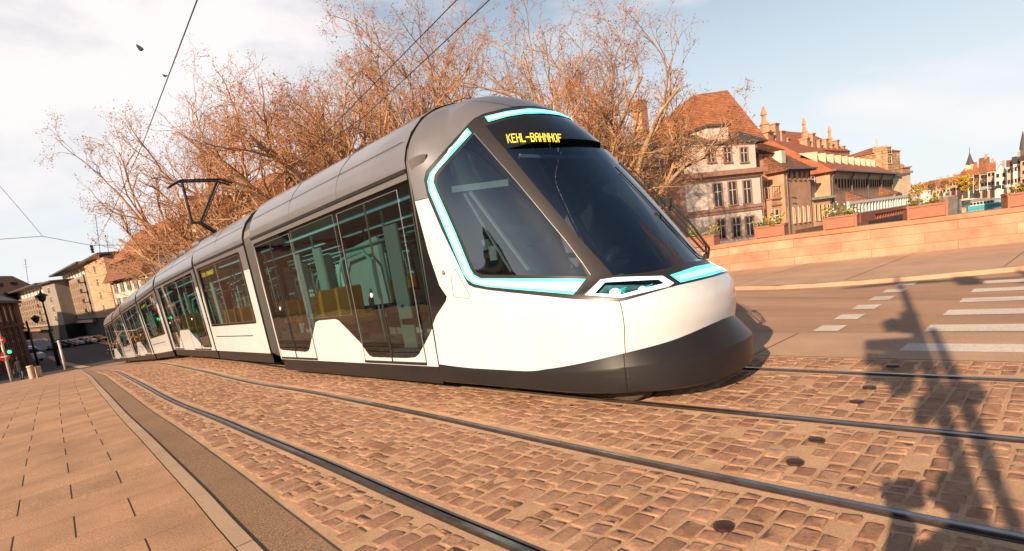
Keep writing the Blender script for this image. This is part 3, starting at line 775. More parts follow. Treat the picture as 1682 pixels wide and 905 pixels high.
# side repeater lamp, roof fin
p = S(-1.745, 6.39); n_ = SN(-1.745, 6.39); ax = n_.to_track_quat('Z', 'Y').to_matrix()
q = MB(); q.lathe(p - n_ * .004, [(.030, 0), (.030, .008), (.024, .010), (.022, .004)], 20, axis=ax); q.build('lamp_bezel', M_trim, cab, smooth=True)
M_orange = pmat('orange_lens', (.50, .16, .03), rough=.15, var=.1, coat=.5)
q = MB(); q.sphere(p + n_ * .002, .021, 12, 8); q.build('indicator_lamp', M_orange, cab, smooth=True)
q = MB()
A_ = S(-1.97, 9.24); B_ = S(-1.53, 9.33); C_ = S(-1.93, 8.90); D_ = S(-1.62, 9.08); nn_ = SN(-1.75, 9.2)
ridge = [A_ + nn_ * .01, lerp(A_, B_, .35) + nn_ * .075, lerp(A_, B_, .75) + nn_ * .085, B_ + nn_ * .03]
topb = [A_ + Vector((0, 0, .02)), lerp(A_, B_, .35) + Vector((.03, 0, .05)), lerp(A_, B_, .75) + Vector((.03, 0, .05)), B_ + Vector((0, 0, .02))]
low = [A_ - nn_ * .01, C_ - nn_ * .005, lerp(C_, D_, .7), D_ - nn_ * .01]
b0 = len(q.v); q.v += topb + ridge + low
for i in range(3):
    q.face([b0 + i, b0 + i + 1, b0 + 4 + i + 1, b0 + 4 + i]); q.face([b0 + 4 + i, b0 + 4 + i + 1, b0 + 8 + i + 1, b0 + 8 + i])
autosmooth(q.build('camera_fin', M_grey, cab), 50)
# bumper
vt = table([(0, 1.42), (.131, 1.35), (.361, 1.086), (.598, .864), (.908, .489), (1.074, .30), (1.392, .245), (1.746, .283), (2.0, .355)])
zl = table([(0, .475), (.3, .46), (.6, .435), (.9, .40), (1.1, .37), (1.4, .355), (2, .36)])
of = table([(0, .19), (.3, .165), (.6, .065), (.9, .02), (1.2, .012), (2, .012)])
q = MB(); us2 = frange(-2, 2, .05); W_ = 9
for u in us2:
    a = abs(u); A = S(u, vt(a)) + SN(u, vt(a)) * .006; B = S(u, .9); n_ = SN(u, .9); n_.z = 0; n_.normalize()
    L0 = Vector((B.x, B.y, 0)) + n_ * of(a); z_ = min(zl(a), A.z - .012)
    lip = Vector((L0.x, L0.y, z_)); k0 = Vector((L0.x, L0.y, 0)) - n_ * .012
    prof = [A, A.lerp(lip, .5) + Vector((0, 0, .004)), A.lerp(lip, .95), lip, lip - Vector((0, 0, .03)), Vector((L0.x, L0.y, .26)), Vector((k0.x, k0.y, .19)), Vector((k0.x, k0.y, .165)) - n_ * .05, Vector((k0.x, k0.y, .17)) - n_ * .25]
    q.v += prof
for i in range(len(us2) - 1):
    for j in range(W_ - 1): q.face([i * W_ + j, i * W_ + j + 1, (i + 1) * W_ + j + 1, (i + 1) * W_ + j])
bp_ = autosmooth(q.build('bumper', M_bumper, cab), 24)
q = MB()
for s_ in (-1, 1):
    i = min(range(len(us2)), key=lambda k: abs(us2[k] - s_ * .592)); P_ = q.v
    q.tube([bp_.data.vertices[i * W_ + j].co + bp_.parent.location + tram.location + Vector((-.0015 if s_ < 0 else .0015, -.001, 0)) for j in range(7)], .004, 5)
q.build('bumper_gap', M_black, cab)
# wipers
q = MB()
def sp(u, v, o): return S(u, v) + SN(u, v) * o
q.tube([sp(.30, 5.45, .03), sp(.27, 5.8, .10), sp(.235, 6.6, .13), sp(.20, 7.25, .12)], [.016, .016, .012, .010], 6)
q.tube([sp(.33, 5.6, .03), sp(.31, 6.0, .10), sp(.26, 6.7, .13), sp(.22, 7.2, .13)], [.014, .012, .010, .009], 6)
q.tube([sp(.14, 8.35, .03), sp(.18, 7.6, .035), sp(.20, 7.0, .04), sp(.235, 6.3, .04), sp(.26, 5.8, .04)], .013, 6)
q.tube([sp(.16, 8.25, .075), sp(.20, 7.4, .085), sp(.24, 6.6, .085), sp(.27, 6.0, .08)], .008, 6)
q.box(sp(.205, 7.22, .11), (.05, .05, .09)); q.lathe(sp(.31, 5.42, .0), [(.03, 0), (.03, .05), (.015, .06)], 12)
q.build('wiper', M_rubber, cab, smooth=False)
# destination display
FONT = {'K': ["10001","10010","10100","11000","10100","10010","10001"], 'E': ["11111","10000","10000","11110","10000","10000","11111"], 'H': ["10001","10001","10001","11111","10001","10001","10001"],
        'L': ["10000","10000","10000","10000","10000","10000","11111"], '-': ["00000","00000","00000","11111","00000","00000","00000"], 'B': ["11110","10001","10001","11110","10001","10001","11110"],
        'A': ["01110","10001","10001","11111","10001","10001","10001"], 'N': ["10001","11001","10101","10011","10001","10001","10001"], 'O': ["01110","10001","10001","10001","10001","10001","01110"], 'F': ["11111","10000","10000","11110","10000","10000","10000"]}
def led_text(text, P):
    q = MB(); n = len(text) * 6 - 1
    for ci, ch in enumerate(text):
        for r_ in range(7):
            for c in range(5):
                if FONT[ch][r_][c] == '1':
                    x0 = (ci * 6 + c) / n; x1 = (ci * 6 + c + 1.22) / n; y0 = r_ / 7; y1 = (r_ + .93) / 7
                    q.poly([P(x0, y0), P(x0, y1), P(x1, y1), P(x1, y0)])
    return q
def PT(x, y):
    a = (lerp(-.545, -.145, x), lerp(9.44, 9.22, x)); b = (lerp(-.572, -.195, x), lerp(9.06, 8.90, x))
    u = lerp(a[0], b[0], y); v = lerp(a[1], b[1], y); return S(u, v) + SN(u, v) * .004
led_text('KEHL-BAHNHOF', PT).build('destination_text', M_led, cab)
# driver's cab interior
q = MB()
for i, (u0) in enumerate(frange(-.95, .95, .1)): pass
dash = []
for u in frange(-1.0, 1.0, .1): dash.append(S(u, 5.35) - SN(u, 5.35) * .03)
ctr = [Vector((lerp(p.x, XC, .25), p.y + .75 if p.y < 3.6 else 4.35, 1.22)) for p in dash]
b0 = 0; q.v += dash + ctr; n = len(dash)
for i in range(n - 1): q.face([i, i + 1, n + i + 1, n + i])
q.v += [v + Vector((0, 0, -.8)) for v in ctr]
for i in range(n - 1): q.face([n + i, n + i + 1, 2 * n + i + 1, 2 * n + i])
M_dash = pmat('dashboard_plastic', (.035, .07, .085), rough=.45, var=.2, scale=6)
q.build('dashboard', M_dash, cab, smooth=True)
q = MB(); q.box((5.66, 4.1, 1.32), (.9, .35, .16), bev=.04); q.tube([(5.3, 3.9, 1.25), (5.4, 3.75, 1.5), (5.66, 3.68, 1.58), (5.92, 3.75, 1.5), (6.0, 3.9, 1.25)], .07, 8)
q.build('console', M_dash, cab, smooth=True)
q = MB(); q.box((5.66, 4.75, .95), (.5, .5, .12), bev=.04); q.box((5.66, 5.02, 1.35), (.48, .12, .75), bev=.04); q.box((5.66, 5.03, 1.83), (.28, .1, .2), bev=.03)
q.build('driver_seat', pmat('dark_seat_fabric', (.03, .04, .05), rough=.9), cab, smooth=True)
q = MB()
def SI(u, v, o=.08): return S(u, v) - SN(u, v) * o
q.bar(SI(-1.30, 8.35), SI(-.72, 8.25), .02, .07); q.bar(SI(-1.02, 8.2), SI(-.93, 6.2), .03, .03); q.bar(SI(-1.13, 8.2), SI(-1.05, 6.2), .02, .02); q.bar(SI(-1.15, 6.85), SI(-1.14, 7.1), .09, .02)
q.box(SI(-1.12, 6.75), (.02, .11, .16))
q.build('grab_frame', pmat('pale_teal_paint', (.38, .62, .60), rough=.5, var=.05), cab)
q = MB(); q.bar(SI(-.55, 8.72, .03), SI(.0, 8.60, .05), .05, .035); q.bar(SI(.0, 8.60, .05), SI(.5, 8.72, .03), .05, .035); q.build('sun_blind_rail', pmat('pale_teal_paint', (.38, .62, .60)), cab)
q = MB(); q.box((5.66, 5.80, 1.6), (2.3, .03, 2.2)); q.build('cab_rear_wall', M_interior, cab)
q = MB(); q.box((5.66, 4.9, .42), (2.3, 1.9, .04)); q.build('cab_floor', M_black, cab)
# running gear
def bogie(cx_, cy_, cz_, rz):
    R = Matrix.Rotation(rz, 3, 'Z')
    b = MB(); c = Vector((cx_, cy_, cz_))
    b.box(c + Vector((0, 0, .33)), (1.9, 2.2, .28), M=R)
    bg_ = b.build('bogie', M_black, tram)
    for dy in (-.85, .85):
        for sx in (-.76, .76):
            w = MB(); ax = R @ Matrix.Rotation(pi / 2, 3, 'Y')
            w.lathe(c + R @ Vector((sx, dy, .31)), [(.30, -.06), (.31, -.05), (.30, .04), (.33, .05), (.33, .065)], 28, axis=ax)
            autosmooth(w.build('wheel', M_railside, bg_), 30)
bogie(5.68, 4.25, 0, 0); 
# ------------------------------------------------------------------ carriages
CORN = {1: ((4.45, 5.895, .37), (4.435, 5.91, 2.80), (4.93, 11.64, .19), (4.82, 11.68, 2.61)), 2: ((5.27, 12.95, .2), (5.17, 12.99, 2.63), (5.70, 17.62, .08), (5.59, 17.66, 2.51)),
        3: ((5.82, 18.08, .05), (5.69, 18.13, 2.47), (6.56, 24.85, -.2), (6.41, 24.9, 2.22)), 4: ((6.61, 25.32, -.27), (6.45, 25.37, 2.15), (7.09, 29.95, -.61), (6.88, 30.0, 1.80)),
        5: ((7.15, 30.4, -.65), (6.93, 30.45, 1.76), (7.71, 36.35, -1.04), (7.52, 36.4, 1.39)), 6: ((7.83, 37.0, -1.09), (7.60, 37.05, 1.32), (8.56, 42.8, -1.5), (8.34, 42.85, .92)), 7: ((8.65, 43.4, -1.53), (8.40, 43.45, .88), (9.14, 49.7, -1.91), (9.08, 49.72, .52))}
CW = 2.44
class Car:
    def __init__(s, i):
        s.fb, s.ft, s.rb, s.rt = [Vector(p) for p in CORN[i]]
        d = (s.rb - s.fb); d.z = 0; s.L = d.length; d.normalize(); s.d = d; s.perp = Vector((d.y, -d.x, 0))
        if s.perp.x < 0: s.perp = -s.perp
    def near(s, a, z):
        b = (z - .37) / 2.43
        return (s.fb.lerp(s.rb, a)).lerp(s.ft.lerp(s.rt, a), b)
    def at(s, a, w, z):      # w: -1 near side .. +1 far side
        return s.near(a, z) + s.perp * (w + 1) / 2 * CW
    def roof(s, a, w, z):    # w in metres from the centre line
        return s.near(a, z) + s.perp * (CW / 2 + w)
ROOFP = [(1.22, 2.78), (1.215, 2.9), (1.165, 3.05), (1.06, 3.22), (.88, 3.40), (.66, 3.52), (.40, 3.595), (0, 3.625)]
ROOFP = [(-w, z) for w, z in ROOFP] + [(w, z) for w, z in ROOFP[::-1][1:]]
SECT = [(-1.22, .30), (-1.22, 1.2), (-1.22, 2.0)] + ROOFP + [(1.22, 2.0), (1.22, 1.2), (1.22, .30)]
def side_regions(kind, L):
    if kind == 'D1':
        band = [(-.0, 2.69), (-.0, .86), (.014, .79), (.07, .53), (.09, .485), (.134, .47), (.30, .47), (.32, .50), (.352, .67), (.464, 1.06), (.485, 1.085), (.60, 1.085), (.625, 1.06), (.715, .60), (.73, .55), (.752, .53), (.965, .56), (.985, .60), (.992, .75), (.992, 2.66), (.985, 2.69)]
        doors = [(.045, .197), (.197, .345), (.672, .838), (.838, .982)]; wins = [(.372, .662, 1.13, 2.64)]
    elif kind == 'D':
        band = [(.055, 2.69), (.05, 2.66), (.05, .50), (.06, .46), (.20, .46), (.225, .50), (.43, 1.04), (.45, 1.07), (.665, 1.07), (.68, 1.04), (.79, .50), (.80, .46), (.955, .46), (.965, .50), (.965, 2.66), (.96, 2.69)]
        doors = [(.075, .245), (.245, .415), (.70, .83), (.83, .95)]; wins = [(.43, .69, 1.1, 2.64)]
    else:
        band = [(.11, 2.68), (.09, 2.64), (.09, 1.10), (.105, 1.06), (.955, 1.06), (.965, 1.10), (.965, 2.64), (.95, 2.68)]
        doors = []; wins = [(.115, .55, 1.12, 2.62), (.555, .95, 1.12, 2.62)]
    return band, doors, wins
kinds = {1: 'D1', 2: 'W', 3: 'D', 4: 'W', 5: 'D', 6: 'W', 7: 'D'}
cars = {}
for ci in range(1, 8):
    c = Car(ci); cars[ci] = c; kind = kinds[ci]; L = c.L
    band, doors, wins = side_regions(kind, L)
    xs = frange(0, 1, .09); ys = [.37, .7, 1.0, 1.4, 1.8, 2.3, 2.70, 2.78]
    regs = []
    for k, (a, b) in enumerate(doors): regs.append(('door%d' % k, [[(a, .42), (b, .42), (b, 2.62), (a, 2.62)]]))
    for k, (a, b, z0, z1) in enumerate(wins): regs.append(('win%d' % k, [[(a, z0), (b, z0), (b, z1), (a, z1)]]))
    def cl(nm, p, band=band):
        inb = inside(p, band)
        if nm and nm.startswith('win'): return nm
        if nm and nm.startswith('door'): return nm + ('g' if inb else 'w')
        if inb: return 'band'
        if p[1] > 2.66 or (p[1] > 2.25 and kinds[ci] != 'D1') or (p[0] > .985 and p[1] > 1.9): return 'grey'
        return 'white'
    xs = frange(0, 1, .1)
    rs, pp = cdt_regions(regs + [('band_', [band])], [[(0, 2.70), (1, 2.70)]] + ([[(0, 2.25), (1, 2.25)]] if kind != 'D1' else []), xs, ys, (0, 1, .37, 2.78), L, 1, None)
    # reclassify with the band test
    rs2 = {}
    for nm, fs in rs.items():
        for f in fs:
            p = (sum(pp[i][0] for i in f) / len(f), sum(pp[i][1] for i in f) / len(f))
            rs2.setdefault(cl(None if nm == 'band_' else nm, p), []).append(f)
    def side_mesh(name, keys, mats, parent, w, off):
        mb = MB(); m = {}
        sgn = -1 if w < 0 else 1
        for mi, kk in enumerate(keys):
            mb.cur = mi
            for f in rs2.get(kk, []):
                idx = []
                for i in f:
                    if i not in m: m[i] = len(mb.v); mb.v.append(c.at(pp[i][0], w, pp[i][1]) + c.perp * sgn * off)
                    idx.append(m[i])
                a_, b_, c_ = [mb.v[i] for i in idx[:3]]
                if (b_ - a_).cross(c_ - a_).dot(c.perp * sgn) < 0: idx = idx[::-1]
                mb.face(idx)
        if not mb.f: return None
        return mb.build(name, mats, parent)
    # body: near and far skin in one shell with end frames
    mb = MB()
    for w in (-1, 1):
        m = {}
        for f in rs2.get('white', []):
            idx = []
            for i in f:
                if i not in m: m[i] = len(mb.v); mb.v.append(c.at(pp[i][0], w, pp[i][1]))
                idx.append(m[i])
            a_, b_, c_ = [mb.v[i] for i in idx[:3]]
            if (b_ - a_).cross(c_ - a_).dot(c.perp * w) < 0: idx = idx[::-1]
            mb.face(idx)
    body = mb.build('carriage', M_white, tram)
    for w in (-1, 1):
        side_mesh('upper_panel', ['grey'], M_grey, body, w, 0)
        side_mesh('glass_band', ['band'], M_dark if kind == 'W' else M_glassdk, body, w, -.006)
        for k in range(len(wins)): side_mesh('window', ['win%d' % k], M_glass, body, w, -.004)
        for k in range(len(doors)): side_mesh('door', ['door%dg' % k, 'door%dw' % k], [M_glassdk if kind == 'D1' else M_glass, M_white], body, w, .008)
    # door and window edge lines
    q = MB(); qb = MB()
    for w in (-1,):
        o_ = c.perp * (-.010)
        for a, b in doors:
            for e in (a, b):
                q.tube([c.at(e, w, .42) + o_, c.at(e, w, 2.62) + o_], .0035 if e in (doors[0][1], doors[2][1]) else .007, 5)
            q.tube([c.at(a, w, 2.62) + o_, c.at(b, w, 2.62) + o_], .006, 5)
        for p0 in (0, 2):
            if doors:
                a, b = doors[p0][0], doors[p0 + 1][1]
                qb.bar(c.at(a, w, .405) + o_, c.at(b, w, .405) + o_, .03, .035)
                mid = doors[p0][1]; qb.bar(c.at(mid, w, .42) + o_ * 1.2, c.at(mid, w, 2.6) + o_ * 1.2, .004, .028)
        for a, b, z0, z1 in wins:
            q.tube([c.at(a, w, z0) + o_ * .4, c.at(b, w, z0) + o_ * .4, c.at(b, w, z1) + o_ * .4, c.at(a, w, z1) + o_ * .4], .0055, 5, closed=True)
        if kind == 'W': qb.bar(c.at(.2, w, .78) + o_ * .1, c.at(.92, w, .78) + o_ * .1, .01, .022)
    q.build('edge_trim', M_trim, body)
    for (a, b) in ([(doors[0][1], 1.38), (doors[2][1], 1.38)] if doors else []):
        e = MB(); ax = (-c.perp).to_track_quat('Z', 'Y').to_matrix(); e.lathe(c.at(a + .045, -1, b) - c.perp * .008, [(.035, 0), (.035, .012), (.027, .016), (.001, .016)], 16, axis=ax); e.build('door_button', pmat('button_white', (.8, .8, .78), rough=.3, var=.02), body, smooth=True)
    for w in (-1, 1):
        qb.bar(c.at(.0, w, 2.79) + c.perp * w * .006, c.at(1.0, w, 2.79) + c.perp * w * .006, .03, .045)
    qb.build('black_seam', M_rubber, body)
    # roof
    q = MB(); n = len(ROOFP); aa = frange(0, 1, .2)
    for a in aa:
        for w, z in ROOFP: q.v.append(c.roof(a, w, z + .02))
    for i in range(len(aa) - 1):
        for j in range(n - 1): q.face([i * n + j, i * n + j + 1, (i + 1) * n + j + 1, (i + 1) * n + j])
    autosmooth(q.build('roof', M_grey, body), 60)
    q = MB()
    for a in ((.33, .65) if ci == 1 else (.5,)):
        q.tube([c.roof(a, w, z + .022) for w, z in ROOFP], .004, 4)
    q.tube([c.roof(t, -1.12, 3.135 + .024) for t in (0.02, .98)], .0035, 4)
    q.build('roof_seam', M_black, body)
    # end frames
    for a, s_ in ((0, -1), (1, 1)):
        q = MB(); outer = [c.roof(a, w, z + (.0 if z < 2.7 else .01)) for w, z in SECT]; cen = c.roof(a, 0, 1.7)
        inner = [cen + (p - cen) * .90 for p in outer]; n = len(outer); q.v += outer + inner
        for j in range(n - 1): q.face([j, j + 1, n + j + 1, n + j])
        q.build('end_frame', M_rubber, body)
    # skirt and underframe
    q = MB()
    for w in (-.975, .975):
        q.poly([c.at(0, w, .375), c.at(1, w, .375), c.at(1, w, .14), c.at(0, w, .14)])
    q.poly([c.at(0, -.975, .14), c.at(1, -.975, .14), c.at(1, .975, .14), c.at(0, .975, .14)])
    q.poly([c.at(0, -.99, .374), c.at(1, -.99, .374), c.at(1, .99, .374), c.at(0, .99, .374)])
    q.build('skirt', M_bumper, body)
    # interior
    q = MB(); q.poly([c.at(0, -.97, .42), c.at(1, -.97, .42), c.at(1, .97, .42), c.at(0, .97, .42)]); q.build('floor', M_interior, body)
    q = MB(); q.poly([c.at(0, -.97, 2.66), c.at(1, -.97, 2.66), c.at(1, .97, 2.66), c.at(0, .97, 2.66)]); q.build('ceiling', M_interior, body)
    q = MB(); qs = MB(); qp = MB()
    if kind != 'W':
        pls = ((.10, .15), (.235, .30), (.70, .76), (.87, .92)) if kind == 'D1' else ((.10, .15), (.30, .36), (.72, .77), (.87, .92))
        for a0, a1 in pls:
            for w in (-.55,):
                qp.prism([c.at(a0, w, .95), c.at(a1, w, .95), c.at(a1, w, 2.35), c.at(a0, w, 2.35)], c.perp * .03)
                qp.prism([c.at(a0, w, .5), c.at(a1, w, .5), c.at(a1, w, .85), c.at(a0, w, .85)], c.perp * .03)
            q.tube([c.at(a1 + .012, -.5, .45), c.at(a1 + .012, -.5, 2.6)], .022, 8)
            q.tube([c.at(a0, .2, .45), c.at(a0, .2, 2.6)], .022, 8)
        lo, hi = (.40, .64) if kind == 'D1' else (.45, .68)
        qp.prism([c.at(lo, -.35, 1.2), c.at(hi, -.35, 1.2), c.at(hi, -.35, 1.95), c.at(hi - .02, -.35, 2.2), c.at(lo + .02, -.35, 2.3), c.at(lo, -.35, 2.2)], c.perp * .03)
        q.tube([c.at(lo, -.5, 1.3), c.at(lo + .01, -.5, 1.9), c.at(lo + .05, -.5, 2.1), c.at(hi - .05, -.5, 2.05), c.at(hi - .01, -.5, 1.8), c.at(hi, -.5, 1.3)], .03, 8)
        for t in (.25, .72):
            a = lerp(lo, hi, t); qs.box(c.at(a, -.72, 1.02), (.46, .46, .14), rot=atan2(c.d.y, c.d.x), bev=.03)
            qs.box(c.at(a, -.72, 1.3) + c.d * .2, (.07, .46, .55), rot=atan2(c.d.y, c.d.x), bev=.02)
    else:
        for t in (.22, .42, .62, .82):
            for w in (-.68, .68):
                qs.box(c.at(t, w, .86), (.46, .48, .13), rot=atan2(c.d.y, c.d.x), bev=.03)
                qs.box(c.at(t, w, 1.16) + c.d * (.2 if t < .5 else -.2), (.09, .44, .60), rot=atan2(c.d.y, c.d.x), bev=.03)
            q.tube([c.at(t, -.4, 1.3), c.at(t, -.4, 2.6)], .02, 8)
        for a0 in (.15, .5, .8): qp.prism([c.at(a0, .8, 1.3), c.at(a0 + .1, .8, 1.3), c.at(a0 + .1, .8, 2.4), c.at(a0, .8, 2.4)], c.perp * .02)
    q.tube([c.at(0, -.4, 2.2), c.at(1, -.4, 2.2)], .018, 6); q.tube([c.at(0, .4, 2.2), c.at(1, .4, 2.2)], .018, 6)
    for w_ in (-.5, .5):
        ql = MB(); ql.bar(c.at(.03, w_, 2.645), c.at(.97, w_, 2.645), .10, .012); ql.build('added_ceiling_glow', M_addglow, body)  # glowing strips added under the ceiling to brighten the interior
    q.build('handrail', M_tealpaint, body, smooth=True); qs.build('seat', M_seat, body, smooth=False)
    qp.build('draught_screen', pmat('pale_teal_paint', (.38, .62, .60)), body)
    if ci != 1: 
        m_ = c.at(.5, 0, 0); 
        if ci in (3, 5, 7): bogie(m_.x, m_.y, ground_z(m_.y), atan2(c.d.y, c.d.x) - pi / 2)
    if kind == 'W':
        q = MB(); q.poly([c.at(.58, -.985, 2.36), c.at(.58, -.985, 2.56), c.at(.90, -.985, 2.56), c.at(.90, -.985, 2.36)]); q.build('side_display', M_black, body)
        led_text('KEHL-BAHNHOF', lambda x, y, c=c: c.at(lerp(.88, .62, x), -.992, lerp(2.52, 2.41, y))).build('side_display_text', M_led, body)
def bellows(sa, sb, n=8, inset=(.97, .91)):
    q = MB(); m = len(sa)
    for i in range(2 * n + 1):
        t = i / (2 * n); pts_ = [p.lerp(r_, t) for p, r_ in zip(sa, sb)]; cen = (pts_[1] + pts_[-2]) / 2; cen.z = sum(p.z for p in pts_) / m
        k = inset[i % 2]
        q.v += [cen + (p - cen) * k for p in pts_]
    for i in range(2 * n):
        for j in range(m - 1): q.face([i * m + j, i * m + j + 1, (i + 1) * m + j + 1, (i + 1) * m + j])
    return q.build('bellows', pmat('bellows_rubber', (.03, .028, .027), rough=.5, var=.2), tram)
def sect(c, a): return [c.roof(a, w, z) for w, z in SECT]
for i in range(1, 7): bellows(sect(cars[i], 1.0), sect(cars[i + 1], 0.0), 9 if i == 1 else 4)
# dark joint between cab and first carriage
VZ = lambda z: next(v for v in frange(0, 15, .02) if cinterp(v)[0] >= z - 1e-6)
cabsec = [S(-2 if w < 0 else 2, VZ(z)) if abs(w) > 0 else Vector((XC, YR, 3.62)) for w, z in SECT]
cabsec = [Vector((XC + w * 1.0, YR - .01, z)) for w, z in SECT]
bellows(cabsec, sect(cars[1], 0.0), 1, (.985, .975))
# grey hood that caps the cab roof behind the ridge
# pantograph
pant = Vector((6.72, 19.0, 0)); cd = cars[3]; PL = cd.perp; 
q = MB(); base = cd.roof(.13, 0, 3.66); q.box(base + Vector((0, 0, .03)), (1.0, 1.3, .1), rot=atan2(cd.d.y, cd.d.x) - pi / 2, bev=.02)
pg = q.build('pantograph', M_black, tram)
H = Vector((6.74, 19.0, 5.02)); K = Vector((6.33, 19.0, 3.80))
q = MB(); q.bar(K + PL * .1, base + Vector((.25, .5, .06)), .10, .08); q.bar(K - PL * .14, K + PL * .16, .07, .07)
q.build('lower_arm', M_black, pg)
q = MB()
q.bar(K - PL * .1, H - PL * .53 - Vector((0, 0, .05)), .05, .06); q.bar(K + PL * .13, H + PL * .42 - Vector((0, 0, .05)), .05, .06); q.bar(K + PL * .20, H + PL * .47 - Vector((0, .1, .05)), .03, .03)
q.build('upper_arm', M_black, pg)
q = MB()
for dy in (-.16, .16):
    D = cd.d * dy
    q.tube([H - PL * .92 + D - Vector((0, 0, .17)), H - PL * .60 + D, H + PL * .45 + D, H + PL * .80 + D - Vector((0, 0, .13))], .028, 6)
q.bar(H - PL * .6 - cd.d * .16, H - PL * .6 + cd.d * .16, .04, .03); q.bar(H + PL * .45 - cd.d * .16, H + PL * .45 + cd.d * .16, .04, .03)
q.build('contact_head', M_black, pg)
q = MB()
for a in (.30, .62, .85): q.box(cars[3].roof(a, 0, 3.68), (1.1, .9, .12), rot=atan2(cd.d.y, cd.d.x) - pi / 2, bev=.03)
q.build('roof_box', M_grey, tram)

# ================================================================== SURROUNDINGS
# ---- stone parapet of the bridge
M_para = brickmat('parapet_sandstone', (.44, .205, .125), (.53, .27, .175), (.25, .13, .08), bw=2.1, bh=.30, ms=.008, noise_amt=.34, vec='UV', bump=.5, offset=.37)
M_cope = pmat('parapet_coping_stone', (.42, .20, .11), rough=.8, var=.22, scale=1.5, bump=.4, bscale=30)
par = thing('parapet_wall', 'long low sandstone wall along the far side of the road', 'wall', (19.9, 6, 0))
ys = frange(-25, 57, .7)
mb = MB(); uv = []; s_acc = 0; pv = None
for y in ys:
    x = PX(y); g = ground_z(y)
    if pv is not None: s_acc += hypot(x - pv[0], y - pv[1])
    pv = (x, y)
    for z in (0.0, .45, .90): mb.v.append(Vector((x, y, g + z + .02))); uv.append((s_acc, z + .0))
n = 3
for i in range(len(ys) - 1):
    for j in range(2): mb.face([i * n + j, i * n + j + 1, (i + 1) * n + j + 1, (i + 1) * n + j])
b0 = len(mb.v)
for y in ys:
    for dx, z in ((.42, .90), (.42, -3.5)): mb.v.append(Vector((PX(y) + dx, y, ground_z(y) + z))); uv.append((y, z))
for i in range(len(ys) - 1): mb.face([b0 + i * 2, b0 + i * 2 + 1, b0 + i * 2 + 3, b0 + i * 2 + 2])
mb.build('wall_face', M_para, par, uv=uv)
mb = MB(); prof = [(-.05, .90), (-.055, 1.0), (-.03, 1.03), (.44, 1.04), (.47, 1.0), (.47, .90)]
for y in ys:
    for dx, z in prof: mb.v.append(Vector((PX(y) + dx, y, ground_z(y) + z)))
n = len(prof)
for i in range(len(ys) - 1):
    for j in range(n): mb.face([i * n + j, i * n + (j + 1) % n, (i + 1) * n + (j + 1) % n, (i + 1) * n + j])
mb.build('coping', M_cope, par)

# ---- planters of flowers on the parapet
M_box = pmat('terracotta_planter', (.34, .14, .085), rough=.75, var=.12, scale=3)
M_leaf = pmat('planter_green', (.10, .16, .02), rough=.6, var=.4, scale=9)
M_yel = pmat('yellow_petals', (.62, .42, .02), rough=.6, var=.2, scale=20)
M_ora = pmat('orange_petals', (.60, .22, .05), rough=.6, var=.3, scale=20)
M_wht = pmat('white_petals', (.7, .66, .62), rough=.6, var=.1)
def tuft(mb, c, size, n, leaf, r):
    for _ in range(n):
        p = Vector((r.uniform(-1, 1) * size[0], r.uniform(-1, 1) * size[1], abs(r.gauss(0, .5)) * size[2]))
        a = Vector((r.uniform(-1, 1), r.uniform(-1, 1), r.uniform(-.3, 1))).normalized() * leaf
        b = Vector((r.uniform(-1, 1), r.uniform(-1, 1), r.uniform(-1, 1))).normalized() * leaf * .7
        q = Vector(c) + p; mb.poly([q, q + a * .6 + b * .5, q + a * 1.2, q + a * .6 - b * .5])
def planter(pxl, pxr, pyb, label, cols, hgt=.38, over=.08):
    rr = random.Random(int(pxl))
    def on_par(px, py):
        d = ray(px, py); best = None
        for k in range(400):
            t = k * .0001 * 1.2 + .008
            p = Vector((0, 0, EYE)) + d * t
            if p.x > PX(p.y) + .22: return p
        return p
    A = on_par(pxl, pyb); B = on_par(pxr, pyb - (pxr - pxl) * .13)
    A.z = ground_z(A.y) + 1.04; B.z = ground_z(B.y) + 1.04
    C = (A + B) / 2; d = (B - A); L = d.length; ang = atan2(d.y, d.x)
    t = thing('flower_planter', label, 'planter', C, 0, 'terracotta planters on the parapet')
    m = MB(); m.box(C + Vector((0, 0, hgt / 2)), (L, .42, hgt), rot=ang, bev=.02); m.box(C + Vector((0, 0, hgt - .03)), (L + .05, .47, .06), rot=ang, bev=.01)
    m.build('planter_box', M_box, t)
    m = MB()
    R = Matrix.Rotation(ang, 3, 'Z')
    for s_ in (-1, 1):
        m = MB(); m.box(C + R @ Vector((s_ * L * .47, 0, hgt / 2)), (L * .07, .47, hgt + .03), rot=ang, bev=.01); m.build('planter_post', M_box, t)
    gm = MB(); fm = [MB() for _ in cols]
    for i in range(int(min(L, 2.2) * 14)):
        p = C + R @ Vector((rr.uniform(-.47, .47) * L, rr.uniform(-.2, .2), hgt - .02))
        h_ = rr.uniform(.08, .34)
        tuft(gm, p, (.10, .10, h_), 12, .09, rr)
        k = rr.randrange(len(cols)); tuft(fm[k], p + Vector((0, 0, h_ * .45)), (.10, .12, h_ * .9), 14, .055, rr)
    gm.build('foliage', M_leaf, t)
    for f_, c_ in zip(fm, cols):
        if f_.f: f_.build('flowers', c_, t)
planter(1136, 1178, 409, 'planter of yellow flowers right beside the tram nose', [M_yel, M_yel])
planter(1244, 1292, 396, 'planter of yellow and white flowers in front of the pink house with the balcony', [M_yel, M_yel, M_wht])
planter(1355, 1410, 379, 'planter of yellow and violet flowers in front of the long tiled building', [M_yel, M_wht, M_leaf])
planter(1487, 1553, 361, 'planter of orange and yellow flowers left of the view of the river', [M_ora, M_yel])
planter(1650, 1720, 335, 'planter of yellow flowers at the right edge, above the river boat', [M_yel, M_ora])

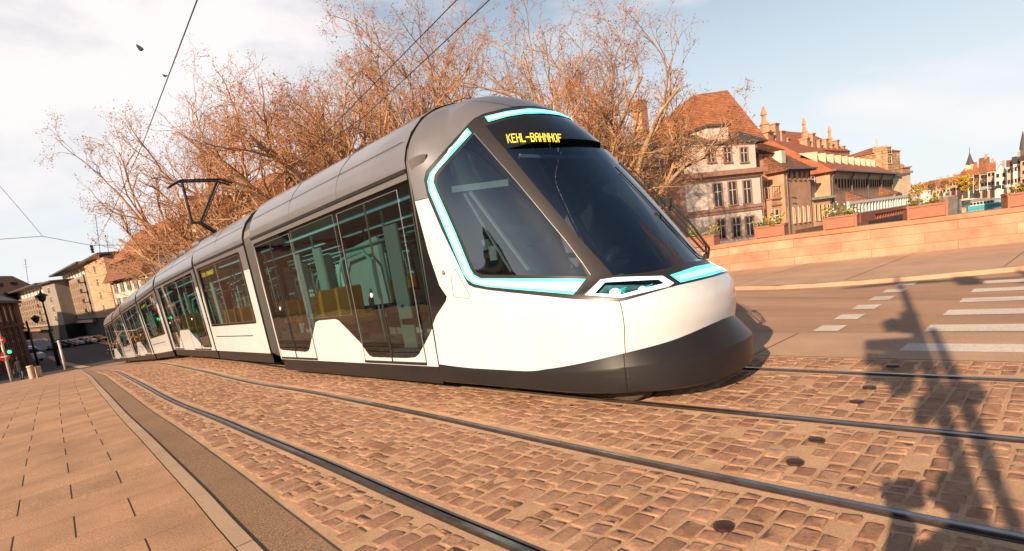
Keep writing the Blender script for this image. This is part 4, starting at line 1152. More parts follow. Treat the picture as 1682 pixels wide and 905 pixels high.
# ---- building kit
M_tile = brickmat('orange_clay_tiles', (.46, .17, .07), (.33, .12, .055), (.14, .05, .03), bw=.22, bh=.20, ms=.02, noise_amt=.35, bump=.6)
M_tile2 = brickmat('brown_clay_tiles', (.30, .125, .06), (.20, .085, .045), (.08, .035, .02), bw=.22, bh=.20, ms=.02, noise_amt=.4, bump=.6)
M_tilered = brickmat('red_clay_tiles', (.46, .14, .065), (.38, .115, .055), (.2, .06, .03), bw=.22, bh=.20, ms=.015, noise_amt=.25)
M_plw = pmat('white_plaster', (.64, .54, .46), rough=.85, var=.12, scale=.8, bump=.2, bscale=12)
M_plp = pmat('pink_sandstone_render', (.50, .27, .165), rough=.9, var=.2, scale=.9, bump=.3, bscale=10)
M_plc = pmat('cream_plaster', (.60, .43, .29), rough=.88, var=.15, scale=.7, bump=.2, bscale=10)
M_plo = pmat('orange_plaster', (.56, .33, .20), rough=.88, var=.12, scale=.7)
M_beige = pmat('shaded_beige_cladding', (.27, .225, .19), rough=.85, var=.1, scale=.8)  # beige greyed down to stand in for shade on the street blocks
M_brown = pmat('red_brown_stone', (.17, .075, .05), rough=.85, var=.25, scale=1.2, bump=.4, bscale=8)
M_tower = brickmat('rubble_stone', (.50, .30, .16), (.36, .20, .10), (.24, .14, .09), bw=.9, bh=.42, ms=.05, noise_amt=.45)
M_frame = pmat('sandstone_window_frame', (.36, .19, .13), rough=.8, var=.15)
M_wframe = pmat('white_window_frame', (.62, .55, .48), rough=.6, var=.08)
M_pane = pmat('dark_window_pane', (.02, .022, .025), rough=.08, var=.3, scale=.6)
M_shut = pmat('dark_shutter', (.055, .045, .035), rough=.7, var=.2)
M_wood = pmat('dark_timber', (.07, .035, .02), rough=.8, var=.3)
M_slate = pmat('dark_slate', (.07, .06, .058), rough=.6, var=.25)
M_metal = pmat('zinc_metal', (.16, .14, .12), rough=.45, var=.2, metal=.5)
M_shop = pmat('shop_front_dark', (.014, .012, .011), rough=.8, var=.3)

class Facade:
    """vertical plane standing on the ground from A to B (world xy); u metres along, z world height, o metres outwards"""
    def __init__(s, A, B):
        s.A = Vector((A[0], A[1], 0)); s.B = Vector((B[0], B[1], 0)); d = s.B - s.A; s.L = d.length; s.d = d.normalized()
        s.n = Vector((s.d.y, -s.d.x, 0))
        if s.n.dot(-s.A) < 0: s.n = -s.n
        s.rot = atan2(s.d.y, s.d.x)
    def P(s, u, z, o=0.0): return s.A + s.d * u + s.n * o + Vector((0, 0, z))
    def uz(s, px, py):
        """where the line of sight through a photo pixel meets this wall"""
        r = ray(px, py); t = (s.A - Vector((0, 0, EYE))).dot(s.n) / r.dot(s.n)
        q = Vector((0, 0, EYE)) + r * t; return (q - s.A).dot(s.d), q.z
    def zb(s, px, py, back):
        r = ray(px, py); t = (s.A - s.n * back - Vector((0, 0, EYE))).dot(s.n) / r.dot(s.n); return EYE + r.z * t
    def ub(s, px, py, back):
        r = ray(px, py); t = (s.A - s.n * back - Vector((0, 0, EYE))).dot(s.n) / r.dot(s.n); return (Vector((0, 0, EYE)) + r * t - s.A).dot(s.d)
    def box(s, mb, u0, u1, z0, z1, o0, o1):
        c = s.P((u0 + u1) / 2, (z0 + z1) / 2, (o0 + o1) / 2); mb.box(c, (abs(u1 - u0), abs(o1 - o0), abs(z1 - z0)), rot=s.rot)
def facade_px(x0, d0, x1, d1, ym=350):
    """wall between two photo columns, at given camera depths"""
    p = at_depth(x0, ym, d0); q = at_depth(x1, ym, d1); return Facade((p.x, p.y), (q.x, q.y))
_wcache = {}
def window(F, u, z0, z1, w, parent, style='plain', frame=None, mull=1, sill=False):
    """one window (frame, with its pane as child); identical ones share their meshes"""
    hgt = round(z1 - z0, 2); w = round(w, 2); key = (round(F.rot, 4), F.n.x > 0, w, hgt, style, frame.name if frame else '', mull)
    c = F.P(u, (z0 + z1) / 2)
    pl = parent.location
    if key not in _wcache:
        fm = frame or M_wframe; o_ = F.n * .0
        f = MB(); t = .10 if style != 'slit' else .03
        G = Facade((0, 0), (F.d.x, F.d.y)); G.n = F.n; G.d = F.d; G.rot = F.rot
        def bx(u0, u1, a, b, o0, o1): f.box(G.P((u0 + u1) / 2, (a + b) / 2, (o0 + o1) / 2), (u1 - u0, o1 - o0, b - a), rot=G.rot)
        hw, hh = w / 2, hgt / 2
        bx(-hw - t, -hw, -hh, hh, .0, .10); bx(hw, hw + t, -hh, hh, .0, .10); bx(-hw - t, hw + t, hh, hh + t, .0, .11); bx(-hw - t - .05, hw + t + .05, -hh - t, -hh, .0, .16)
        fo = f.build('window', fm, None); fo.location = c - pl; fo.parent = parent
        g = MB()
        g.box(G.P(0, 0, .02), (w, .03, hgt), rot=G.rot)
        go = g.build('pane', M_pane, None); go.parent = fo
        kids = [go]
        if mull:
            b_ = MB(); 
            for k in range(1, mull + 1):
                uu = -hw + w * k / (mull + 1); b_.box(G.P(uu, 0, .045), (.06, .03, hgt), rot=G.rot)
            b_.box(G.P(0, hh * .3, .047), (w, .03, .05), rot=G.rot)
            bo = b_.build('glazing_bar', M_wframe, None); bo.parent = fo; kids.append(bo)
        if style == 'shutter':
            b_ = MB()
            for s_ in (-1, 1): b_.box(G.P(s_ * (hw + .12 + w * .27), 0, .06), (w * .5, .05, hgt), rot=G.rot)
            bo = b_.build('shutter', M_shut, None); bo.parent = fo; kids.append(bo)
        _wcache[key] = (fo, kids)
        return fo
    fo, kids = _wcache[key]
    n_ = fo.copy(); COL.objects.link(n_); n_.parent = parent; n_.location = c - pl
    for k in kids:
        kc = k.copy(); COL.objects.link(kc); kc.parent = n_
    return n_
def body(F, z0, z1, depth, mat, parent, name='wall', u0=0, u1=None):
    u1 = F.L if u1 is None else u1
    mb = MB(); mb.box(F.P((u0 + u1) / 2, (z0 + z1) / 2, -depth / 2), (u1 - u0, depth, z1 - z0), rot=F.rot); return mb.build(name, mat, parent)
def roof_gable(F, z1, zr, depth, mat, parent, over=.4, u0=0, u1=None, hip0=0, hip1=0, ridge_back=None, wallmat=None):
    """ridge runs along the facade; hips shorten it"""
    u1 = F.L if u1 is None else u1; rb = depth / 2 if ridge_back is None else ridge_back
    a, b = u0 - over, u1 + over; sl = (zr - z1) / rb; ze = z1 - over * sl * .5
    P = F.P
    mb = MB(); T = .12
    e0, e1 = P(a, ze, over), P(b, ze, over); k0, k1 = P(a, ze, -depth - over), P(b, ze, -depth - over)
    r0, r1 = P(u0 + hip0 - (over if not hip0 else 0), zr, -rb), P(u1 - hip1 + (over if not hip1 else 0), zr, -rb)
    mb.poly([e0, e1, r1, r0]); mb.poly([k1, k0, r0, r1]); 
    mb.poly([k0, e0, r0]); mb.poly([e1, k1, r1])
    mb.poly([e0, k0, k1, e1])
    o = mb.build('roof', mat, parent)
    if wallmat and not (hip0 or hip1):
        g = MB()
        for u in (u0 - .0, u1 + .0): g.poly([P(u, z1, 0), P(u, z1, -depth), P(u, zr - .1, -rb)])
        g.build('gable_wall', wallmat, parent)
    return o
def chimney(p, w, h, parent, mat=None, pointed=False, name='chimney'):
    mb = MB(); p = Vector(p); mb.box(p + Vector((0, 0, h / 2)), (w, w * .8, h)); mb.box(p + Vector((0, 0, h + .06)), (w * 1.2, w, .12))
    if pointed:
        mb.lathe(p + Vector((0, 0, h + .12)), [(w * .34, 0), (w * .30, h * .16), (w * .40, h * .18), (w * .20, h * .24), (w * .16, h * .38), (w * .26, h * .40), (w * .04, h * .60)], 4)
    return mb.build(name, mat or M_plp, parent)

# ---- R1 white house with stone window frames, behind the bare tree
F = facade_px(1128, 48.5, 1252, 51.5)
h1 = thing('house', 'white plastered house with tall stone-framed windows, dormer and steep tiled roof', 'house', (F.A.x, F.A.y, -4.5))
zc = F.uz(1190, 284)[1]; ze = F.uz(1190, 235)[1]
body(F, -4.5, zc, 9, M_plw, h1)
body(F, zc + .003, ze, 8.4, M_plw, h1, 'upper_storey', .3, F.L - .3)
mb = MB(); F.box(mb, -.4, F.L + .4, zc - .25, zc + .15, -.3, .55); F.box(mb, -.2, F.L + .2, zc - .5, zc - .25, -.3, .25)
F.box(mb, -.1, F.L + .1, F.uz(1190, 343)[1] - .15, F.uz(1190, 343)[1] + .1, -.2, .14); F.box(mb, -.05, F.L + .05, F.uz(1190, 349)[1] - .08, F.uz(1190, 349)[1] + .05, -.2, .12)
mb.build('cornice', M_frame, h1)
for xx, yb, yt in ((1180, 339, 302), (1204, 336, 299), (1228, 334, 297)):
    u, z0 = F.uz(xx, yb); _, z1 = F.uz(xx, yt); window(F, u, z0, z1, .78, h1, frame=M_frame)
for xx, yb, yt in ((1185, 392, 360), (1210, 389, 358), (1232, 386, 356)):
    u, z0 = F.uz(xx, yb); _, z1 = F.uz(xx, yt); window(F, u, z0, z1, .78, h1, frame=M_frame)
for xx in (1168, 1195, 1222):
    u, z0 = F.uz(xx, 266); _, z1 = F.uz(xx, 243); window(F, u, z0, z1, .7, h1, frame=M_frame)
# ochre quoin strip and left bay with its own windows
F2 = facade_px(1062, 47.2, 1127, 48.5)
body(F2, -4.5, ze, 9, M_plc, h1, 'left_bay')
mb = MB(); F.box(mb, -1.6, -.1, -4.5, zc, -.1, .12); mb.build('corner_pilaster', M_frame, h1)
for xx in (1085, 1108):
    for yb, yt in ((410, 378), (352, 315), (292, 262)):
        u, z0 = F2.uz(xx, yb); _, z1 = F2.uz(xx, yt); window(F2, u, z0, z1, .85, h1, frame=M_frame)
# dark lower roof slope and the large tiled roof behind
FR = facade_px(1062, 48.2, 1252, 52.2)
mb = MB(); P = FR.P; zz = FR.uz(1190, 212)[1]; z_e = ze
mb.poly([P(-.4, z_e - .1, .9), P(FR.L + .5, z_e - .1, .9), P(FR.L - .3, zz, -1.6), P(.3, zz, -1.6)]); mb.poly([P(FR.L + .5, z_e - .1, .9), P(FR.L + .5, z_e - .1, -8), P(FR.L - .3, zz, -7), P(FR.L - .3, zz, -1.6)])
mb.poly([P(-.4, z_e - .1, .9), P(FR.L + .5, z_e - .1, .9), P(FR.L + .5, z_e - .1, -8), P(-.4, z_e - .1, -8)])
mb.build('lower_roof', M_slate, h1)
FB = facade_px(1092, 53, 1270, 57)
mb = MB(); P = FB.P; ua, za = FB.ub(1195, 148, 6), FB.zb(1195, 148, 6); zb = FB.uz(1265, 232)[1]; zl_ = FB.uz(1100, 215)[1]; ul = FB.uz(1150, 170)[0]; zlr = FB.uz(1150, 168)[1]
A0, B0 = P(0, zl_ - 2, 0), P(FB.L, zb, 0); R0 = P(FB.ub(1140, 170, 6), za - .3, -6); R1 = P(ua, za, -6); K1 = P(FB.L, zb, -12); K0 = P(0, zb, -12)
mb.poly([A0, B0, R1, R0]); mb.poly([B0, K1, R1]); mb.poly([K1, K0, R0, R1]); mb.poly([K0, A0, R0]); mb.poly([A0, K0, K1, B0])
mb.build('roof', M_tile, h1)
u, z = FR.uz(1182, 222)
mb = MB(); FR.box(mb, u - 1.1, u + 1.1, z - .9, z + .75, -3.2, -.2); mb.build('dormer', M_plw, h1)
mb = MB(); FR.box(mb, u - 1.3, u + 1.3, z + .76, z + .95, -3.3, .0); mb.build('dormer_roof', M_slate, h1)
u, z = FR.uz(1048, 250)
mb = MB(); FR.box(mb, u - .9, u + .9, z - 1.2, z + .9, -3.2, .1); mb.build('dormer', M_plw, h1)
u, z = FB.uz(1092, 175); chimney(FB.P(u, z - 2.2, -4), 1.2, 3.6, h1, M_plp)
mb = MB(); mb.tube([F.P(F.L + .05, zc, .12), F.P(F.L + .05, -4, .12)], .07, 8); mb.build('downpipe', M_metal, h1)

# ---- R2 pink house with balcony
F = facade_px(1252.5, 53, 1290, 54.5)
h2 = thing('house', 'narrow pink house with a small iron balcony, right of the white house', 'house', (F.A.x, F.A.y, -4.5))
zt = F.uz(1270, 252)[1]
body(F, -4.5, zt, 7, M_plp, h2)
zb_ = F.uz(1265, 329)[1]
body(F, -4.5, zb_, 1.2, M_plp, h2, 'porch').location += F.n * 1.0
mb = MB(); F.box(mb, -.1, F.L + .1, zb_, zb_ + .12, -.1, 1.15); F.box(mb, -.1, F.L + .1, F.uz(1265, 338)[1] - .06, F.uz(1265, 338)[1] + .06, 1.0, 1.12); mb.build('balcony_floor', M_frame, h2)
mb = MB()
for k in range(9): mb.tube([F.P(.15 + k * (F.L - .6) / 8, zb_ + .12, 1.05), F.P(.15 + k * (F.L - .6) / 8, zb_ + 1.1, 1.05)], .018, 4)
mb.tube([F.P(.1, zb_ + 1.1, 1.05), F.P(F.L - .4, zb_ + 1.1, 1.05)], .03, 5); mb.tube([F.P(.1, zb_ + .2, 1.05), F.P(F.L - .4, zb_ + 1.05, 1.05)], .02, 4)
mb.build('railing', M_black, h2)
for xx in (1259, 1275):
    u, z0 = F.uz(xx, 374); _, z1 = F.uz(xx, 347); f = window(F, u, z0, z1, .45, h2, frame=M_plc, mull=0); f.location += F.n * 1.12
u, z0 = F.uz(1262, 327); window(F, u, z0, F.uz(1262, 298)[1], .8, h2, frame=M_frame)
mb = MB(); P = F.P
mb.poly([P(-.6, zt - .3, .3), P(F.L + .2, zt + .2, .3), P(F.L + .2, zt + 2.2, -4), P(-.6, zt + 1.8, -4)]); mb.poly([P(-.6, zt - .3, .3), P(-.6, zt + 1.8, -4), P(F.L + .2, zt + 2.2, -4), P(F.L + .2, zt + .2, .3)])
mb.build('roof', M_tile2, h2)
# ---- R2b
F = facade_px(1291, 52.5, 1334, 56)
h3 = thing('house', 'sandstone house with slit windows and steep roof between pink house and long building', 'house', (F.A.x, F.A.y, -4.5))
zt = F.uz(1310, 277)[1]
body(F, -4.5, zt, 8, M_plp, h3)
roof_gable(F, zt, F.zb(1290, 222, 5), 8, M_tile2, h3, over=.5, hip1=2.8, ridge_back=5)
for xx in (1296, 1304.5, 1313, 1321, 1328.5):
    u, z0 = F.uz(xx, 368 - (xx - 1296) * .14); _, z1 = F.uz(xx, 341 - (xx - 1296) * .1); window(F, u, z0, z1, .26, h3, 'slit', frame=M_plc, mull=0)
    u, z0 = F.uz(xx, 295); _, z1 = F.uz(xx, 281); window(F, u, z0, z1, .3, h3, 'slit', frame=M_frame, mull=0)
mb = MB(); mb.tube([F.P(.1, zt, .5), F.P(.1, zt - .6, .2), F.P(.1, -4, .2)], .08, 8); F.box(mb, -.3, F.L + .3, zt - .12, zt + .02, .3, .62); mb.build('gutter', M_metal, h3)
mb = MB(); F.box(mb, .7, 1.5, zt + .6, zt + 1.7, -1.9, -.4); mb.build('dormer', M_plw, h3)
# ---- R3 long customs-like building
F = facade_px(1366, 58, 1468, 84)
h4 = thing('long_building', 'long pink building with a big red tiled roof full of small dormers', 'building', (F.A.x, F.A.y, -4.5))
zt = F.uz(1366, 279)[1]
body(F, -4.5, zt, 13, M_plp, h4)
zr = F.uz(1340, 229)[1] + 1.9
roof_gable(F, zt, zr, 13, M_tilered, h4, over=.6, hip0=3.2, hip1=3)
sl_ = (zr - zt) / 6.5
for k in range(10):
    mb = MB()
    u = F.L * (.03 + .093 * k); o0 = -1.6; zz_ = zt + 1.6 * sl_
    b = len(mb.v)
    mb.poly([F.P(u + .0, zz_ + .9, o0 + .35), F.P(u - .32, zz_ - .1, o0 + .35), F.P(u + .32, zz_ - .1, o0 + .35)])
    mb.poly([F.P(u, zz_ + .9, o0 + .35), F.P(u + .36, zz_ - .15, o0 + .4), F.P(u + 1.0, zz_ + 1.0, o0 - 1.15)])
    mb.poly([F.P(u, zz_ + .9, o0 + .35), F.P(u - .36, zz_ - .15, o0 + .4), F.P(u - .9, zz_ + 1.0, o0 - 1.15)])
    mb.poly([F.P(u, zz_ + .9, o0 + .35), F.P(u + 1.0, zz_ + 1.0, o0 - 1.15), F.P(u - .9, zz_ + 1.0, o0 - 1.15)])
    mb.build('dormer', M_plc, h4)
for k in range(10):
    f = MB(); u = F.L * (.03 + .093 * k); zz_ = zt + 1.6 * sl_; F.box(f, u - .12, u + .14, zz_ + .02, zz_ + .5, -1.3, -1.20); f.build('dormer_opening', M_pane, h4)
mb = MB(); F.box(mb, -.5, F.L + .5, zt - .2, zt - .03, .3, .72)
for k in range(5):
    u = F.L * (.0 + .24 * k) + .2; mb.tube([F.P(u, zt - .15, .5), F.P(u, zt - .8, .16), F.P(u, -4, .16)], .09, 7)
mb.build('gutter', M_metal, h4)
for k in range(26):
    u = .8 + k * (F.L - 1.5) / 25; window(F, u, zt - 2.0, zt - .9, .26, h4, 'slit', frame=M_wood, mull=0)
    window(F, u, zt - 6.6, zt - 4.6, .30, h4, 'slit', frame=M_plc, mull=0)
# side wing at its left
F5 = facade_px(1335, 56.5, 1365, 57.5)
h5 = thing('side_wing', 'low cream wing with a thin grey-green roof, against the left end of the long building', 'building', (F5.A.x, F5.A.y, -4.5))
zw = F5.uz(1350, 327)[1]
body(F5, -4.5, zw, 3, M_plp, h5); mb = MB(); F5.box(mb, -.2, F5.L + .3, zw + .003, zw + .25, -3, .4); mb.build('roof', pmat('copper_green', (.22, .28, .20), rough=.6), h5)
F5b = facade_px(1335, 58.8, 1366, 58.9); body(F5b, -4.5, zt, 3.5, M_plc, h5, 'back_wall')
u, z0 = F5b.uz(1338, 303); window(F5b, u, z0, z0 + .8, .6, h5, frame=M_frame)
for xx in (1341, 1348, 1355, 1361):
    u, z0 = F5.uz(xx, 362); window(F5, u, z0, z0 + 1.5, .26, h5, 'slit', frame=M_plc, mull=0)
# canopies and terrace in front of the long building
for i, (xa, xb, yy, dd) in enumerate(((1391, 1432, 326, 54), (1445, 1479, 316, 66))):
    p = at_depth((xa + xb) / 2, yy, dd); wdt = (xb - xa) * dd / 965 * .95
    t = thing('tiled_canopy', ['small tiled canopy on wooden brackets, the nearer of two over the terrace', 'small tiled canopy on wooden brackets, the farther of two over the terrace'][i], 'canopy', p, 0, 'canopies over the terrace')
    R = Matrix.Rotation(F.rot, 3, 'Z'); o_ = F.n
    Pp = lambda u, z, o: p + F.d * u + F.n * o + Vector((0, 0, z))
    m = MB(); w_ = wdt / 2
    m.poly([Pp(-w_, -.25, 1), Pp(w_, -.25, 1), Pp(w_ * .6, .75, -.9), Pp(-w_ * .6, .75, -.9)]); m.poly([Pp(w_, -.25, 1), Pp(w_, -.25, -1), Pp(w_ * .6, .75, -.9)]); m.poly([Pp(-w_, -.25, -1), Pp(-w_, -.25, 1), Pp(-w_ * .6, .75, -.9)])
    m.poly([Pp(-w_, -.27, 1), Pp(-w_, -.27, -1), Pp(w_, -.27, -1), Pp(w_, -.27, 1)])
    m.build('canopy_roof', M_tile2, t)
    m = MB()
    for s_ in (-.8, 0, .8): m.bar(Pp(w_ * s_, -.3, .8), Pp(w_ * s_, -2.2, -1), .12, .12)
    for s_ in (-.9, .9): m.bar(Pp(w_ * s_, -.3, .9), Pp(w_ * s_, -3.4, .9), .14, .14)
    m.build('bracket', M_wood, t)
FT = facade_px(1392, 36, 1494, 46)
ter = thing('riverside_terrace', 'wooden terrace with white railing and red-brown slatted boxes beyond the wall', 'terrace', (FT.A.x, FT.A.y, -4.5))
zt0 = FT.uz(1400, 350)[1]
mb = MB(); FT.box(mb, -.3, FT.L + .3, zt0 - .9, zt0 - .6, -3, 1.2); mb.build('deck', M_wood, ter)
mb = MB(); FT.box(mb, 0, FT.L, zt0 + .55, zt0 + .72, .0, .12); FT.box(mb, 0, FT.L, zt0 - .1, zt0 + .0, .0, .10)
for k in range(22): FT.box(mb, k * FT.L / 21 - .07, k * FT.L / 21 + .07, zt0 - .4, zt0 + .7, .0, .1)
mb.build('white_railing', M_wht, ter)
mb = MB(); M_rbox = pmat('red_brown_wood', (.28, .085, .04), rough=.75, var=.25)
FT.box(mb, -.3, FT.L + .2, zt0 - .28, zt0 - .05, .4, .6); FT.box(mb, -.3, FT.L + .2, zt0 - 1.1, zt0 - .85, .4, .6)
for k in range(24): FT.box(mb, -.2 + k * FT.L / 23.5, -.2 + k * FT.L / 23.5 + .16, zt0 - 1.6, zt0 - .2, .42, .56)
FT.box(mb, -.3, 2.6, zt0 - .75, zt0 - .05, .35, .8); mb.build('slatted_box', M_rbox, ter)
rr = random.Random(5); mb = MB()
for k in range(16): tuft(mb, FT.P(rr.uniform(.2, FT.L * .8), zt0 - .15, -.3), (.2, .2, .5), 16, .11, rr)
mb.build('plants', M_ora, ter)
# ---- ridge of pinnacled gables behind
FG = facade_px(1262, 66, 1400, 84)
hb = thing('gabled_building', 'tall building behind the long one with stepped gables and thin pointed pinnacles', 'building', (FG.A.x, FG.A.y, -4.5))
zg1 = FG.uz(1300, 244)[1]
body(FG, -4.5, zg1, 9, M_plp, hb); roof_gable(FG, zg1, zg1 + 3.4, 9, M_tilered, hb, over=.2, hip0=.5, hip1=2)
for xx, yt, yb, ww, pt in ((1267, 170, 245, 1.6, 1), (1281, 200, 250, 1.15, 0), (1291, 213, 252, 1.15, 0), (1301, 225, 255, 1.0, 0), (1331, 189, 245, 1.1, 1), (1341, 217, 250, 1.0, 0), (1352, 228, 250, .9, 0), (1363, 226, 252, .9, 0), (1372, 203, 252, 1.0, 1), (1381, 228, 256, .9, 0), (1391, 238, 258, .8, 0)):
    u, zb2 = FG.uz(xx, yb); zt2 = FG.uz(xx, yt)[1]; hh = (zt2 - zb2 + 3) / (1.66 if pt else 1.04)
    chimney(FG.P(u, zb2 - 3, -.6), ww, hh, hb, M_plp, pointed=bool(pt), name='gable_pinnacle')
# ---- R4 rubble tower building
F = facade_px(1437, 92, 1481, 95)
t4 = thing('stone_tower', 'square tower of yellow-brown rubble stone with small windows under a low roof', 'tower', (F.A.x, F.A.y, -4.5))
zt = F.uz(1481, 247)[1]
body(F, -4.5, zt, 8, M_tower, t4)
Fs = facade_px(1418, 99, 1437, 92.1); body(Fs, -4.5, Fs.uz(1420, 249)[1], 2, M_tower, t4, 'side_wall')
mb = MB(); P = F.P; zp = F.uz(1462, 236)[1]
mb.poly([P(-.2, zt - .1, .2), P(F.L + .3, zt - .1, .2), P(F.L * .55, zp, -2)]); mb.poly([P(F.L + .3, zt - .1, .2), P(F.L + .3, zt - .1, -8), P(F.L * .55, zp, -2)]); mb.poly([P(-.2, zt - .1, -8), P(-.2, zt - .1, .2), P(F.L * .55, zp, -2)])
mb.poly([P(-.2, zt - .1, .2), P(-.2, zt - .1, -8), P(F.L + .3, zt - .1, -8), P(F.L + .3, zt - .1, .2)]); mb.build('roof', M_tile, t4)
for xx, yy in ((1444, 253), (1460, 247), (1460, 263)):
    u, z0 = F.uz(xx, yy); window(F, u, z0 - .5, z0 + .5, 1.0, t4, frame=M_plc)
mb = MB(); u, z0 = F.uz(1461, 236); mb.tube([F.P(u, z0, -2), F.P(u, z0 + 1.4, -2)], .12, 6); mb.build('finial', M_plc, t4)
F = facade_px(1463, 84.5, 1484, 86)
t5 = thing('annex', 'narrow pale stone annex with a flat cornice, right of the long building', 'building', (F.A.x, F.A.y, -4.5))
body(F, -4.5, F.uz(1470, 291)[1], 5, M_plc, t5); mb = MB(); F.box(mb, -.3, F.L + .3, F.uz(1470, 291)[1] + .003, F.uz(1470, 286)[1], -5.2, .4); mb.build('cornice', M_metal, t5)
F = facade_px(1484.5, 96, 1497, 97)
t6 = thing('stone_pillar_house', 'slim pale stone turret with an ornate stepped cap', 'tower', (F.A.x, F.A.y, -4.5))
zt = F.uz(1490, 285)[1]; body(F, -4.5, zt, 1.6, M_plc, t6)
mb = MB(); F.box(mb, -.3, F.L + .3, zt + .003, zt + .35, -1.8, .3); F.box(mb, .0, F.L, zt + .353, zt + .9, -1.5, 0); F.box(mb, -.2, F.L + .2, zt + .903, zt + 1.1, -1.7, .2); mb.lathe(F.P(F.L / 2, zt + 1.1, -.8), [(.4, 0), (.5, .3), (.1, .6)], 8); mb.build('cap', M_frame, t6)
# embankments: island quay under the houses and far bank
M_quay = pmat('sun_lightened_quay_stone', (.72, .55, .43), rough=.9, var=.15, scale=.3)  # stone lightened to stand in for sun on the far quay wall
mb = MB(); a = at_depth(1090, 380, 44); b = at_depth(1488, 350, 60)
P0 = [(a.x, a.y), (FT.A.x, FT.A.y), (b.x, b.y), (b.x + 40, b.y + 60), (a.x, a.y + 120), (22, 60), (24, 32)]
mb.prism([(x, y, -8.9) for x, y in P0], (0, 0, 4.5)); o = mb.build('quay', M_quay); o['kind'] = 'structure'
q0 = at_dist(1480, 333, 250); q1 = at_dist(1557, 326, 285); q2 = at_dist(1650, 316, 420); q3 = at_dist(1720, 308, 520)
def wl(px, py):   # point on the water surface under a photo pixel
    d = ray(px, py); t = (-6.5 - EYE) / d.z; return Vector((0, 0, EYE)) + d * t
w = [wl(1478, 366), wl(1557, 348), wl(1580, 336), wl(1648, 320), wl(1720, 311)]
mb = MB()
top_y = {0: 331.5, 1: 323, 2: 320, 3: 312, 4: 303}
tops = []
for k, p in enumerate(w):
    px = (1478, 1557, 1580, 1648, 1720)[k]; tops.append(Vector((p.x, p.y, z_at(px, top_y[k], (p.x, p.y)))))
for i in range(4): mb.poly([Vector((w[i].x, w[i].y, -7)), Vector((w[i + 1].x, w[i + 1].y, -7)), tops[i + 1], tops[i]])
far = [t_ + Vector((t_.x, t_.y, 0)).normalized() * 900 for t_ in tops]
for i in range(4): mb.poly([tops[i], tops[i + 1], far[i + 1], far[i]])
o = mb.build('far_quay', M_quay); o['kind'] = 'structure'

# ---- far bank: houses, church, trees, traffic, boat
rr = random.Random(11)
pal = [((.62, .50, .40), 'cream'), ((.55, .36, .24), 'sand-coloured'), ((.50, .30, .22), 'pink'), ((.66, .60, .54), 'pale grey'), ((.42, .25, .17), 'brown')]
specs = [ # px0, px1, y eave, y ridge, y base, dist, colour, roof, note
 (1676, 1700, 262, 254, 306, 300, 4, 'dark', 'tall brown house at the right edge of the photo with a dark roof'),
 (1664, 1678, 268, 256, 307, 305, 3, 'dark', 'grey town house with a dark roof, next to the right edge'),
 (1655, 1665, 272, 262, 308, 310, 1, 'tile', 'narrow sand-coloured town house right of the white gabled house'),
 (1634, 1654, 283, 270, 309, 318, 3, 'gable', 'white gabled house facing the river on the far bank'),
 (1622, 1634, 280, 266, 310, 330, 2, 'tile', 'pink town house just left of the white gabled house'),
 (1610, 1624, 284, 258, 311, 345, 1, 'tile', 'town house under a wide tiled roof, right of the church'),
 (1600, 1611, 288, 274, 312, 365, 4, 'tile', 'brown town house below the right side of the church'),
 (1590, 1601, 290, 277, 313, 380, 0, 'tile', 'cream town house directly below the church spire'),
 (1580, 1590, 294, 281, 314, 400, 1, 'tile', 'small sand-coloured house below the left side of the church'),
 (1570, 1580, 297, 286, 316, 420, 2, 'tile', 'small pink house behind the yellow willow'),
 (1560, 1570, 299, 290, 317, 440, 4, 'tile', 'small brown house left of the yellow willow'),
 (1549, 1560, 301, 292, 319, 465, 0, 'tile', 'small cream house in the middle of the far row'),
 (1538, 1549, 304, 294, 321, 490, 2, 'tile', 'small pink house in the left half of the far row'),
 (1527, 1538, 307, 296, 323, 515, 1, 'tile', 'small sand-coloured house near the left end of the far row'),
 (1516, 1527, 310, 299, 325, 540, 4, 'tile', 'brown house at the left end of the far row'),
]
for x0, x1, ye, yr, yb, dist, ci, rf, lab in specs:
    A = at_dist(x0, yb, dist); B = at_dist(x1, yb, dist); F = Facade((A.x, A.y), (B.x, B.y))
    xm = (x0 + x1) / 2; zb = z_at(x0, yb, A); ze_ = z_at(xm, ye, A); zr_ = z_at(xm, yr, A)
    t = thing('town_house', lab, 'house', (A.x, A.y, zb - 4), 0, 'town houses along the far quay')
    wm = pmat('town_plaster_%s' % pal[ci][1].replace('-', '_').replace(' ', '_'), pal[ci][0], rough=.9, var=.12, scale=.3)
    body(F, zb - 4, ze_, 12, wm, t)
    if rf == 'gable':
        m = MB(); P = F.P
        m.prism([P(0, ze_, .0), P(F.L, ze_, .0), P(F.L / 2, zr_, .0)], -F.n * 12); m.build('gable_wall', wm, t)
        m = MB(); m.poly([P(-.5, ze_ - .5, .4), P(F.L / 2, zr_ + .3, .4), P(F.L / 2, zr_ + .3, -12), P(-.5, ze_ - .5, -12)]); m.poly([P(F.L + .5, ze_ - .5, .4), P(F.L / 2, zr_ + .3, .4), P(F.L / 2, zr_ + .3, -12), P(F.L + .5, ze_ - .5, -12)]); m.build('roof', M_tile, t)
    else:
        roof_gable(F, ze_, zr_, 12, M_slate if rf == 'dark' else [M_tile, M_tile2][ci % 2], t, over=.4, ridge_back=4, wallmat=wm)
    nf = max(2, int((ze_ - zb) / 3.1)); nc = max(2, int(F.L / 2.1))
    for j in range(nf):
        for i in range(nc):
            z0 = zb + (ze_ - zb) * (j + .35) / nf; window(F, F.L * (i + .5) / nc, z0, z0 + 1.5, .95, t, frame=M_plc, mull=0)
    if rr.random() < .6: chimney(F.P(F.L * .7, zr_ - .8, -4), 1.0, 2.2, t)
